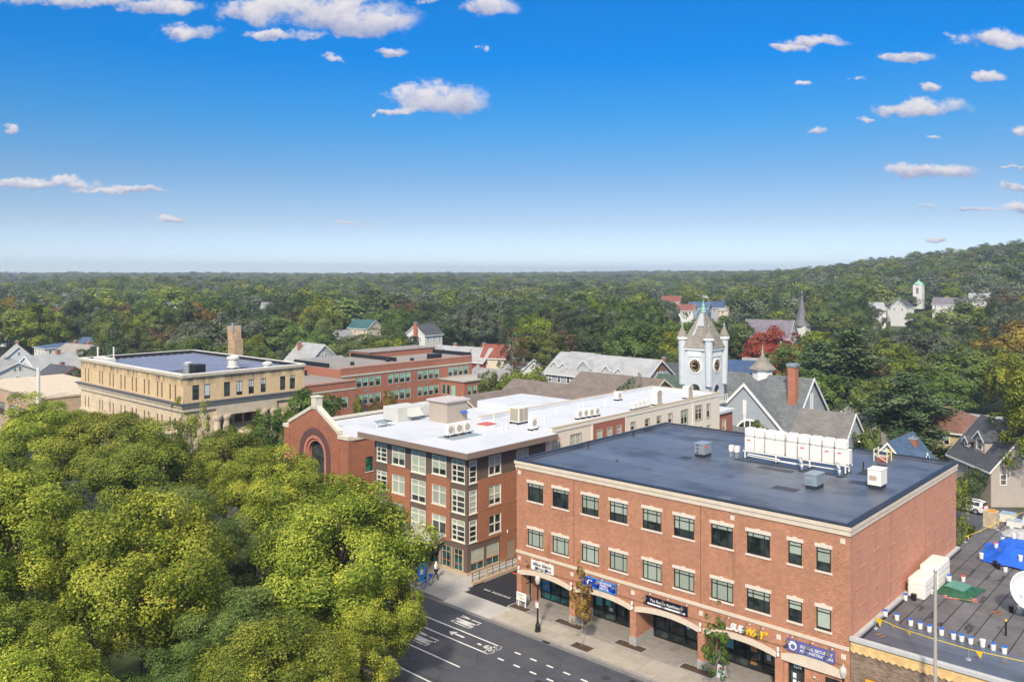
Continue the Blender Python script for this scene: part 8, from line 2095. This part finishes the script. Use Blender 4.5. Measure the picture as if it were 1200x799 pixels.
FILL = [
 (23.7, 243.1, 6.1, 14.7, 'broad', 3, 'sage'),
 (-125.8, 328.1, 7.0, 20.9, 'willow', 0, 'mid'),
 (172.2, 279.6, 10.0, 15.4, 'broad', 1, 'mid'),
 (60.8, 221.7, 3.0, 5.5, 'tall', 1, 'dark'),
 (-109.9, 334.1, 8.1, 17.7, 'tall', 1, 'dark'),
 (-60.3, 243.4, 7.4, 14.4, 'broad', 5, 'mid'),
 (-65.1, 197.4, 6.1, 13.9, 'tall', 0, 'mid'),
 (47.1, 153.9, 2.8, 6.7, 'tall', 1, 'mid'),
 (54.4, 342.4, 6.8, 18.9, 'pine', 1, 'pine'),
 (-62.8, 227.8, 4.5, 7.2, 'pine', 1, 'pine'),
 (-138.1, 327.1, 8.2, 17.1, 'round', 0, 'dark'),
 (110.6, 304.7, 3.2, 8.0, 'round', 3, 'mid'),
 (114.7, 180.7, 4.9, 10.7, 'tall', 1, 'dark'),
 (-57.8, 193.6, 5.4, 12.4, 'broad', 3, 'mid'),
 (90.0, 198.8, 6.9, 13.9, 'round', 1, 'olive'),
 (118.9, 245.3, 3.7, 5.8, 'round', 1, 'mid'),
 (-80.6, 191.7, 5.5, 11.3, 'round', 1, 'olive'),
 (-47.7, 286.7, 4.2, 8.4, 'round', 0, 'olive'),
 (-95.7, 350.7, 7.6, 14.0, 'broad', 4, 'olive'),
 (-95.9, 203.0, 8.7, 19.3, 'spruce', 0, 'pine'),
 (124.9, 205.3, 10.1, 17.8, 'broad', 3, 'gold'),
 (-112.8, 177.8, 3.8, 5.6, 'pine', 0, 'pine'),
 (131.0, 303.6, 4.4, 6.1, 'tall', 1, 'mid'),
 (93.7, 320.5, 3.5, 9.0, 'willow', 0, 'sage'),
 (114.5, 277.3, 6.6, 13.0, 'round', 0, 'bright'),
 (20.0, 332.8, 6.1, 19.2, 'round', 3, 'olive'),
 (146.2, 324.6, 4.3, 7.9, 'round', 2, 'bright'),
 (81.8, 318.4, 4.3, 8.1, 'broad', 4, 'dark'),
 (207.9, 333.0, 8.4, 16.4, 'round', 1, 'mid'),
 (-161.7, 315.1, 10.0, 21.0, 'round', 1, 'dark'),
 (-129.6, 281.3, 8.8, 17.0, 'willow', 2, 'olive'),
 (-32.5, 221.8, 6.6, 13.1, 'broad', 0, 'olive'),
 (77.8, 357.0, 3.2, 7.5, 'broad', 4, 'mid'),
 (-152.9, 270.1, 9.9, 20.0, 'round', 0, 'olive'),
 (86.0, 347.0, 2.7, 8.8, 'round', 1, 'mid'),
 (-24.6, 268.2, 4.1, 5.2, 'broad', 4, 'mid'),
 (-99.4, 286.3, 9.6, 13.7, 'round', 0, 'bright'),
 (86.2, 232.1, 3.8, 6.8, 'willow', 0, 'rust'),
 (1.9, 163.4, 5.3, 9.4, 'broad', 1, 'olive'),
 (120.7, 256.3, 7.0, 13.1, 'round', 3, 'dark'),
 (26.2, 364.9, 6.6, 16.9, 'tall', 1, 'mid'),
 (-93.2, 190.8, 5.6, 9.4, 'round', 0, 'mid'),
 (-76.6, 230.9, 9.2, 19.4, 'willow', 0, 'sage'),
 (162.5, 270.6, 9.3, 18.6, 'broad', 3, 'sage'),
 (-182.1, 292.2, 6.5, 20.8, 'tall', 1, 'dark'),
 (105.0, 191.7, 6.4, 12.3, 'spruce', 1, 'pine'),
 (133.1, 277.6, 2.5, 6.5, 'round', 1, 'olive'),
 (-196.8, 312.1, 9.1, 17.9, 'round', 3, 'dark'),
 (83.9, 221.0, 2.6, 7.2, 'broad', 4, 'dark'),
 (-39.9, 347.8, 10.4, 14.4, 'spruce', 0, 'pine'),
 (66.4, 296.0, 4.2, 7.8, 'tall', 0, 'olive'),
 (-92.5, 239.4, 9.0, 15.6, 'broad', 4, 'sage'),
 (25.0, 270.7, 8.8, 18.1, 'round', 1, 'dark'),
 (191.9, 317.9, 7.4, 19.8, 'round', 1, 'sage'),
 (83.7, 162.1, 6.9, 10.2, 'round', 2, 'mid'),
 (89.7, 144.1, 3.7, 8.8, 'tall', 0, 'dark'),
 (-19.8, 139.5, 3.8, 7.6, 'broad', 5, 'mid'),
 (95.4, 357.7, 3.2, 7.6, 'broad', 4, 'dark'),
 (49.7, 174.0, 4.3, 7.8, 'tall', 1, 'olive'),
 (-94.6, 361.5, 6.7, 20.5, 'broad', 5, 'dark'),
 (-0.7, 271.2, 7.7, 20.1, 'spruce', 0, 'pine'),
 (-148.4, 340.4, 8.3, 20.5, 'broad', 3, 'mid'),
 (53.9, 151.3, 6.6, 12.2, 'round', 3, 'mid'),
 (129.1, 196.0, 4.6, 9.3, 'broad', 4, 'bright'),
 (64.6, 269.6, 3.3, 5.3, 'broad', 4, 'mid'),
 (152.8, 244.8, 7.9, 14.7, 'round', 3, 'sage'),
 (-114.1, 270.8, 6.9, 20.1, 'round', 2, 'mid'),
 (-124.6, 258.0, 6.9, 18.6, 'round', 1, 'mid'),
 (182.0, 328.8, 2.8, 8.5, 'round', 1, 'dark'),
 (-74.9, 185.9, 4.9, 12.6, 'pine', 1, 'pine'),
 (2.0, 290.3, 9.2, 17.9, 'tall', 1, 'mid'),
 (-127.4, 291.7, 6.8, 17.1, 'round', 0, 'dark'),
 (39.4, 206.4, 7.0, 15.2, 'broad', 4, 'olive'),
 (-157.5, 239.9, 7.9, 16.7, 'broad', 1, 'mid'),
 (74.2, 260.2, 4.3, 5.6, 'pine', 0, 'pine'),
 (-111.0, 281.1, 8.4, 20.1, 'broad', 0, 'dark'),
 (83.6, 334.6, 3.3, 6.8, 'broad', 1, 'dark'),
 (98.6, 277.4, 3.2, 8.4, 'broad', 2, 'olive'),
 (52.5, 312.7, 6.8, 17.4, 'round', 0, 'rust'),
 (-12.4, 282.3, 9.7, 20.2, 'round', 3, 'sage'),
 (-17.0, 215.7, 4.1, 6.2, 'broad', 1, 'olive'),
 (7.8, 356.2, 10.0, 19.7, 'round', 3, 'mid'),
 (68.0, 220.1, 4.3, 8.0, 'broad', 5, 'mid'),
 (157.1, 301.0, 3.2, 6.4, 'broad', 2, 'bright'),
 (112.6, 229.7, 2.9, 5.3, 'round', 0, 'olive'),
 (50.9, 275.9, 2.5, 9.0, 'broad', 1, 'mid'),
 (49.1, 257.0, 2.9, 7.2, 'broad', 0, 'sage'),
 (-84.2, 286.4, 9.7, 15.2, 'round', 0, 'mid'),
 (-166.3, 262.9, 3.4, 8.6, 'broad', 3, 'dark'),
 (-200.8, 347.2, 10.4, 16.2, 'round', 2, 'mid'),
 (76.7, 284.5, 2.6, 7.5, 'tall', 1, 'mid'),
 (105.4, 227.9, 3.5, 6.9, 'round', 1, 'mid'),
 (-151.6, 324.9, 8.2, 17.9, 'round', 0, 'rust'),
 (-181.8, 316.2, 7.9, 22.3, 'spruce', 1, 'pine'),
 (194.7, 299.1, 6.5, 17.5, 'broad', 5, 'olive'),
 (112.9, 191.7, 4.5, 11.1, 'broad', 5, 'gold'),
 (48.5, 287.2, 7.6, 20.7, 'willow', 1, 'mid'),
 (-11.4, 349.8, 7.4, 19.2, 'broad', 0, 'dark'),
 (37.8, 165.9, 3.7, 5.1, 'broad', 3, 'rust'),
 (-171.1, 285.4, 10.0, 20.5, 'round', 3, 'mid'),
 (115.9, 236.8, 4.1, 7.7, 'round', 3, 'mid'),
 (-121.4, 359.4, 8.3, 18.3, 'broad', 4, 'mid'),
 (52.7, 166.8, 2.9, 6.7, 'broad', 0, 'mid'),
 (142.7, 232.0, 6.4, 14.2, 'broad', 5, 'bright'),
 (39.9, 308.3, 6.5, 19.0, 'round', 2, 'bright'),
 (-70.2, 286.7, 6.2, 15.3, 'broad', 5, 'olive'),
 (98.3, 166.5, 4.7, 13.5, 'broad', 4, 'olive'),
 (102.6, 294.6, 2.9, 8.0, 'round', 2, 'bright'),
 (56.9, 258.0, 3.5, 7.0, 'broad', 3, 'mid'),
 (139.8, 258.6, 3.8, 7.6, 'broad', 5, 'mid'),
 (72.8, 172.9, 4.8, 13.8, 'round', 0, 'rust'),
 (173.0, 267.2, 7.5, 16.1, 'broad', 0, 'bright'),
 (-104.6, 256.5, 10.5, 13.7, 'round', 2, 'rust'),
 (42.2, 352.3, 6.7, 14.6, 'round', 0, 'mid'),
 (-191.4, 331.8, 6.1, 17.2, 'pine', 1, 'pine'),
 (-153.0, 358.6, 6.9, 18.8, 'broad', 5, 'dark'),
 (210.5, 356.3, 8.5, 21.0, 'tall', 1, 'rust'),
 (-177.6, 355.9, 6.6, 18.9, 'broad', 3, 'mid'),
 (198.0, 349.1, 4.3, 6.9, 'round', 2, 'olive'),
 (68.9, 319.5, 4.4, 7.6, 'broad', 1, 'mid'),
 (68.7, 279.1, 3.4, 8.2, 'round', 0, 'sage'),
 (229.9, 348.5, 10.5, 20.6, 'broad', 2, 'mid'),
 (128.8, 354.8, 7.2, 20.8, 'broad', 2, 'mid'),
 (98.4, 329.9, 3.3, 6.7, 'broad', 3, 'sage'),
 (1.6, 318.1, 7.2, 14.3, 'broad', 3, 'sage'),
 (-60.3, 267.1, 7.1, 18.0, 'round', 3, 'mid'),
 (90.3, 338.2, 3.9, 8.3, 'pine', 2, 'pine'),
 (72.1, 334.7, 2.8, 7.8, 'broad', 2, 'gold'),
 (193.6, 333.1, 6.3, 18.0, 'broad', 4, 'dark'),
 (97.7, 155.7, 5.5, 10.7, 'broad', 3, 'olive'),
 (138.5, 338.2, 7.3, 20.0, 'broad', 4, 'dark'),
 (130.6, 288.7, 4.3, 7.0, 'round', 1, 'dark'),
 (-132.3, 210.8, 3.2, 7.8, 'round', 1, 'mid'),
 (36.2, 198.3, 4.5, 11.5, 'broad', 3, 'dark'),
 (129.5, 320.5, 10.4, 14.6, 'broad', 5, 'mid'),
 (94.0, 261.0, 3.6, 7.2, 'pine', 0, 'pine'),
 (-38.2, 288.1, 6.8, 18.9, 'broad', 2, 'mid'),
 (-213.8, 349.0, 7.6, 13.9, 'broad', 0, 'dark'),
 (-94.2, 322.7, 10.5, 18.4, 'spruce', 1, 'pine'),
 (-69.1, 308.8, 7.7, 20.2, 'broad', 4, 'olive'),
 (-73.0, 340.3, 8.8, 22.0, 'spruce', 0, 'pine'),
 (-95.0, 340.6, 6.4, 19.9, 'tall', 0, 'dark'),
 (165.2, 334.2, 8.3, 14.1, 'round', 2, 'mid'),
 (163.6, 315.3, 2.5, 8.0, 'broad', 0, 'olive'),
 (33.1, 317.6, 6.9, 20.1, 'broad', 5, 'olive'),
 (54.5, 218.2, 3.8, 7.0, 'round', 3, 'dark'),
 (182.5, 288.7, 7.8, 17.6, 'broad', 1, 'sage'),
 (153.6, 289.4, 2.5, 6.4, 'tall', 0, 'olive'),
 (92.2, 250.4, 3.0, 6.8, 'willow', 2, 'mid'),
 (171.3, 349.8, 4.1, 7.8, 'broad', 4, 'mid'),
 (-186.2, 302.9, 8.2, 16.4, 'broad', 0, 'rust'),
 (28.7, 206.0, 8.0, 17.3, 'broad', 4, 'mid'),
 (-165.9, 331.9, 6.5, 19.9, 'round', 0, 'olive'),
 (-135.2, 312.2, 8.8, 15.4, 'broad', 0, 'mid'),
 (108.9, 262.0, 8.8, 16.4, 'pine', 2, 'pine'),
 (143.2, 298.2, 3.8, 9.6, 'pine', 2, 'pine'),
 (30.5, 249.5, 6.8, 13.1, 'broad', 3, 'sage'),
 (76.8, 243.7, 4.4, 8.8, 'broad', 0, 'bright'),
 (-136.2, 215.8, 2.6, 7.9, 'round', 2, 'dark'),
 (179.4, 321.2, 3.6, 7.7, 'willow', 2, 'bright'),
 (-71.6, 164.0, 6.3, 12.2, 'broad', 1, 'sage'),
 (-45.1, 308.2, 3.1, 6.4, 'spruce', 1, 'pine'),
 (42.7, 340.1, 7.5, 14.8, 'spruce', 0, 'pine'),
 (-27.5, 282.1, 10.3, 14.9, 'broad', 0, 'dark'),
 (-183.5, 346.0, 6.9, 16.2, 'round', 3, 'dark'),
 (22.9, 227.6, 7.5, 16.6, 'broad', 1, 'dark'),
 (-133.5, 354.1, 8.1, 19.9, 'broad', 4, 'mid'),
 (-29.9, 332.4, 10.2, 18.0, 'round', 3, 'dark'),
 (-143.4, 217.3, 7.4, 15.5, 'round', 0, 'olive'),
 (39.1, 155.5, 4.7, 9.8, 'round', 2, 'bright'),
 (110.1, 339.7, 2.7, 7.9, 'broad', 1, 'sage'),
 (170.8, 293.4, 6.0, 15.5, 'broad', 2, 'mid'),
 (-129.4, 340.3, 7.6, 17.7, 'round', 2, 'mid'),
 (111.9, 246.7, 3.7, 6.3, 'round', 2, 'bright'),
 (73.6, 250.8, 3.9, 7.9, 'willow', 1, 'mid'),
 (48.1, 326.1, 9.6, 18.7, 'willow', 2, 'bright'),
 (-77.1, 352.6, 7.5, 14.3, 'tall', 1, 'olive'),
 (68.5, 230.3, 4.3, 7.9, 'spruce', 1, 'pine'),
 (-212.1, 339.5, 6.3, 17.8, 'broad', 2, 'mid'),
 (102.7, 239.0, 3.3, 5.8, 'broad', 2, 'bright'),
 (44.5, 218.4, 7.7, 16.3, 'willow', 1, 'bright'),
 (19.2, 348.7, 9.0, 20.8, 'round', 3, 'bright'),
 (-53.3, 202.8, 2.6, 5.7, 'broad', 5, 'dark'),
 (18.7, 323.1, 8.1, 18.5, 'round', 3, 'dark'),
 (9.3, 131.3, 3.7, 5.6, 'broad', 1, 'mid'),
 (6.0, 223.4, 6.3, 18.9, 'round', 2, 'olive'),
 (147.9, 270.1, 3.6, 6.5, 'broad', 2, 'mid'),
 (-52.7, 343.0, 7.4, 15.6, 'round', 1, 'mid'),
 (-79.3, 243.4, 7.2, 15.6, 'round', 1, 'dark'),
 (171.9, 323.8, 4.1, 5.8, 'round', 1, 'sage'),
 (-206.4, 322.4, 7.6, 16.0, 'round', 0, 'mid'),
 (-61.7, 183.9, 6.9, 10.5, 'round', 0, 'mid'),
 (112.3, 356.6, 6.1, 22.3, 'spruce', 0, 'pine'),
 (-113.9, 301.0, 7.7, 19.1, 'willow', 2, 'gold'),
 (54.0, 298.6, 8.2, 14.8, 'broad', 2, 'olive'),
 (63.5, 344.7, 6.6, 19.3, 'willow', 2, 'sage'),
 (-58.9, 208.1, 3.7, 6.4, 'tall', 1, 'dark'),
 (67.1, 361.5, 7.6, 17.9, 'broad', 5, 'sage'),
 (-200.2, 331.9, 6.8, 20.7, 'round', 2, 'gold'),
 (-140.8, 291.4, 8.3, 17.8, 'broad', 2, 'sage'),
 (194.9, 364.3, 2.7, 5.7, 'tall', 0, 'olive'),
 (43.4, 187.3, 3.5, 7.6, 'broad', 1, 'dark'),
 (153.3, 356.3, 6.1, 14.5, 'round', 1, 'sage'),
 (108.2, 317.7, 3.0, 6.8, 'round', 1, 'sage'),
 (43.6, 170.5, 3.6, 8.2, 'broad', 5, 'mid'),
 (-101.6, 305.0, 6.2, 20.0, 'broad', 3, 'dark'),
 (76.9, 230.3, 4.1, 8.0, 'willow', 0, 'dark'),
 (151.7, 338.3, 3.4, 7.4, 'willow', 2, 'dark'),
 (166.4, 301.8, 4.2, 6.9, 'broad', 2, 'mid'),
 (-80.4, 312.5, 8.1, 15.8, 'broad', 0, 'rust'),
 (-118.0, 249.4, 6.3, 17.5, 'round', 0, 'mid'),
 (42.8, 271.2, 9.0, 13.9, 'broad', 3, 'mid'),
 (-173.0, 309.6, 6.1, 16.6, 'broad', 2, 'sage'),
 (175.3, 356.9, 4.1, 7.4, 'broad', 5, 'olive'),
 (-46.9, 276.5, 3.1, 8.0, 'broad', 1, 'dark'),
 (-57.7, 253.8, 6.1, 13.5, 'willow', 1, 'mid'),
 (-45.7, 360.7, 9.5, 18.7, 'broad', 3, 'rust'),
 (236.3, 364.0, 9.7, 19.0, 'tall', 0, 'sage'),
 (136.4, 218.6, 7.7, 13.0, 'broad', 2, 'olive'),
 (87.1, 241.8, 3.2, 7.8, 'broad', 1, 'olive'),
 (-173.2, 341.3, 8.3, 14.9, 'round', 1, 'rust'),
 (143.5, 346.0, 6.2, 18.9, 'broad', 5, 'mid'),
 (154.2, 318.7, 3.5, 6.7, 'round', 0, 'bright'),
 (112.7, 345.6, 3.0, 7.6, 'round', 0, 'mid'),
 (184.3, 341.4, 3.9, 7.6, 'tall', 1, 'mid'),
]
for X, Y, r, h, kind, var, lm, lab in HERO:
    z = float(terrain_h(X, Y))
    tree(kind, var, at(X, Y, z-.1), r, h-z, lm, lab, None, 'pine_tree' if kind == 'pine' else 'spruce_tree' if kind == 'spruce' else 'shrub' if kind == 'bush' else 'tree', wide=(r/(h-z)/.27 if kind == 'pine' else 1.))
KINDW = {'broad': 'spreading', 'round': 'rounded', 'tall': 'tall', 'willow': 'drooping', 'spruce': 'pointed conifer', 'pine': 'ragged pine'}
LEAFW = {'mid': 'green', 'dark': 'dark green', 'olive': 'olive green', 'bright': 'bright green', 'sage': 'pale sage', 'rust': 'brownish', 'gold': 'golden', 'pine': 'deep green'}
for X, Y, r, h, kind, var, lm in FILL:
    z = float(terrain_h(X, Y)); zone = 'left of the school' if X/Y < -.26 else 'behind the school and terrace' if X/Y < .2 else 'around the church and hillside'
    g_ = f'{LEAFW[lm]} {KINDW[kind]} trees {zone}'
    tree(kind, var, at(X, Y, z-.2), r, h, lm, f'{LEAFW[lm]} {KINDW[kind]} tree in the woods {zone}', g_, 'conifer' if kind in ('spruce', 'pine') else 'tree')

# ---------------------------------------------------------------- the far woods: one mass
def far_woods():
    g = np.random.default_rng(77)
    pts = []; sc = []
    Y = 350.
    CLR = [(88,425,9,115),(97,430,8,115),(107,436,8,115),(114,432,6,115),(90,470,9,40),(94,305,12,60),(122,352,6,60)]+[(X, Y_, l_*.5+1, 72) for _l, X, Y_, _m, _r, _a, l_ in HILL]+[(231,475,6,130)]+[(-205,345,8,60),(-228,420,8,90),(-170,400,8,90),(-150,372,8,60),(-196,520,9,110),(-120,420,8,90),(-38,560,9,120),(-300,560,9,120),(-95,560,9,120),(140,620,9,120),(-260,470,8,100)]
    while Y < 3000:
        s = 13+Y*.005
        n = int(2*.72*Y/s)
        X = (-.72*Y)+(np.arange(n)+g.random(n))*s; Yr = Y+(g.random(n)-.5)*s*1.2
        keep = np.ones(n, bool)
        for hx, hy, hw, fr in CLR:
            keep &= ~((np.abs(X-hx*Yr/hy) < hw) & (Yr > hy-fr) & (Yr < hy+6))
        X, Yr = X[keep], Yr[keep]
        z = np.array([terrain_h(a, b_) for a, b_ in zip(X, Yr)])
        r = s*.70*(.6+.7*g.random(len(X))); h = 12.5+10*g.random(len(X))**1.6
        for a, b_, c, d, e in zip(X, Yr, z, r, h):
            u, v = city(a, b_); pts.append((u, v, c)); sc.append((d, d, e))
        Y += s*.8
    me = bpy.data.meshes.new('far_woods'); me.from_pydata(pts, [], [])
    a = me.attributes.new('size', 'FLOAT_VECTOR', 'POINT'); a.data.foreach_set('vector', np.array(sc, np.float32).ravel())
    rot = me.attributes.new('turn', 'FLOAT', 'POINT'); rot.data.foreach_set('value', (g.random(len(pts))*6.28).astype(np.float32))
    # sources, kept out of the scene
    src = bpy.data.collections.new('far_tree_kinds')
    mats = ['mid','dark','mid','olive','mid','sage','bright','mid','bright','sage','olive','sage']
    for i, lm in enumerate(mats):
        cm, C = crown_mesh('far_crown', 900+i, 18, 1700, .155, 1.0, 1., -.4, .42, .2, jit=.2, odd=.0)
        # stand the unit crown on the ground: 0..1 in height
        co = np.empty(len(cm.vertices)*3, np.float32); cm.vertices.foreach_get('co', co); co = co.reshape(-1,3); co[:,2] = .62+co[:,2]*.38; cm.vertices.foreach_set('co', co.ravel())
        cm.materials.append(LM[lm]); o = bpy.data.objects.new('far_crown', cm); src.objects.link(o)
    o = link('far_woods', me); o['kind'] = 'stuff'
    ng = bpy.data.node_groups.new('far_woods', 'GeometryNodeTree')
    ng.interface.new_socket('Geometry', in_out='INPUT', socket_type='NodeSocketGeometry'); ng.interface.new_socket('Geometry', in_out='OUTPUT', socket_type='NodeSocketGeometry')
    N, L = ng.nodes, ng.links
    gi, go = N.new('NodeGroupInput'), N.new('NodeGroupOutput')
    ci = N.new('GeometryNodeCollectionInfo'); ci.inputs['Collection'].default_value = src; ci.inputs['Separate Children'].default_value = True; ci.inputs['Reset Children'].default_value = True
    ip = N.new('GeometryNodeInstanceOnPoints'); ip.inputs['Pick Instance'].default_value = True
    def attr(nm, t):
        n = N.new('GeometryNodeInputNamedAttribute'); n.data_type = t; n.inputs['Name'].default_value = nm; return n.outputs['Attribute']
    cx = N.new('ShaderNodeCombineXYZ'); L.new(attr('turn', 'FLOAT'), cx.inputs[2])
    rv = N.new('FunctionNodeRandomValue'); rv.data_type = 'INT'; rv.inputs[4].default_value = 0; rv.inputs[5].default_value = len(mats)-1
    L.new(gi.outputs[0], ip.inputs['Points']); L.new(ci.outputs[0], ip.inputs['Instance']); L.new(rv.outputs[2], ip.inputs['Instance Index'])
    L.new(cx.outputs[0], ip.inputs['Rotation']); L.new(attr('size', 'FLOAT_VECTOR'), ip.inputs['Scale']); L.new(ip.outputs[0], go.inputs[0])
    md = o.modifiers.new('woods', 'NODES'); md.node_group = ng
    return len(pts)
NFAR = far_woods()
print('far trees', NFAR, 'trees', NTREE[0])

# houses glimpsed in the far woods, and floodlights of a playing field
for i, (X, Y, rf_, m_) in enumerate([(-205,345,R_PALE,W_WHITE),(-228,420,R_MAROON,W_WHITE),(-170,400,R_PALE,W_WHITE),(-150,372,R_PALE,W_WHITE),(-196,520,R_RED,W_WHITE),(-120,420,R_GREY,W_WHITE),(-38,560,R_DARK,W_WHITE),(-300,560,R_GREY,W_WHITE),(-95,560,R_PALE,W_WHITE),(33,330,R_DARK,W_PALEBLUE),(140,620,R_PALE,W_WHITE),(-260,470,R_BLUE,W_WHITE)]):
    house('small pale house half hidden in the far woods', at(X, Y, float(terrain_h(X, Y))+5), i*.9, 11, 8, 6.5, 3.4, m_, rf_, rows=1, group='pale houses scattered in the far woods')
for i, (X, Y, h_) in enumerate(((-194,328,16),(-135,330,17.5),(-133,337,17.5))):
    o = root('floodlight', at(X, Y), ['floodlight mast with a double lamp bar at the far left','left one of two floodlight masts standing together in the trees','right one of two floodlight masts standing together in the trees'][i], 'floodlight', 'floodlight masts in the woods')
    k = MB(); k.tube((0,0,0),(0,0,h_),.28,.2,8); k.build('mast', GALV, o, local=True)
    k = MB(); k.box(-2,2,-.12,.12,h_-.2,h_); k.box(-2,2,-.12,.12,h_-2.0,h_-1.8); k.build('crossbar', GALV, o, local=True)
    for q in range(6):
        for z in (h_, h_-1.8):
            k = MB(); k.box(-1.9+q*.7,-1.5+q*.7,-.35,.1,z,z+.7); k.build('lamp', GREY_METAL, o, local=True)
# ---------------------------------------------------------------- autumn air
k = MB(); 
k.box(-3600, 3400, -3300, 4300, -6.0, 78.0)
hz = k.build('haze', [], None, local=True); hz['kind'] = 'stuff'
hm = bpy.data.materials.new('haze'); hm.use_nodes = True
for n_ in list(hm.node_tree.nodes):
    if n_.type == 'BSDF_PRINCIPLED': hm.node_tree.nodes.remove(n_)
pv = hm.node_tree.nodes.new('ShaderNodeVolumePrincipled'); pv.inputs['Density'].default_value = .00027; pv.inputs['Color'].default_value = (.70,.83,1,1); pv.inputs['Anisotropy'].default_value = .2
hm.node_tree.links.new(pv.outputs[0], hm.node_tree.nodes['Material Output'].inputs['Volume'])
hz.data.materials.append(hm)
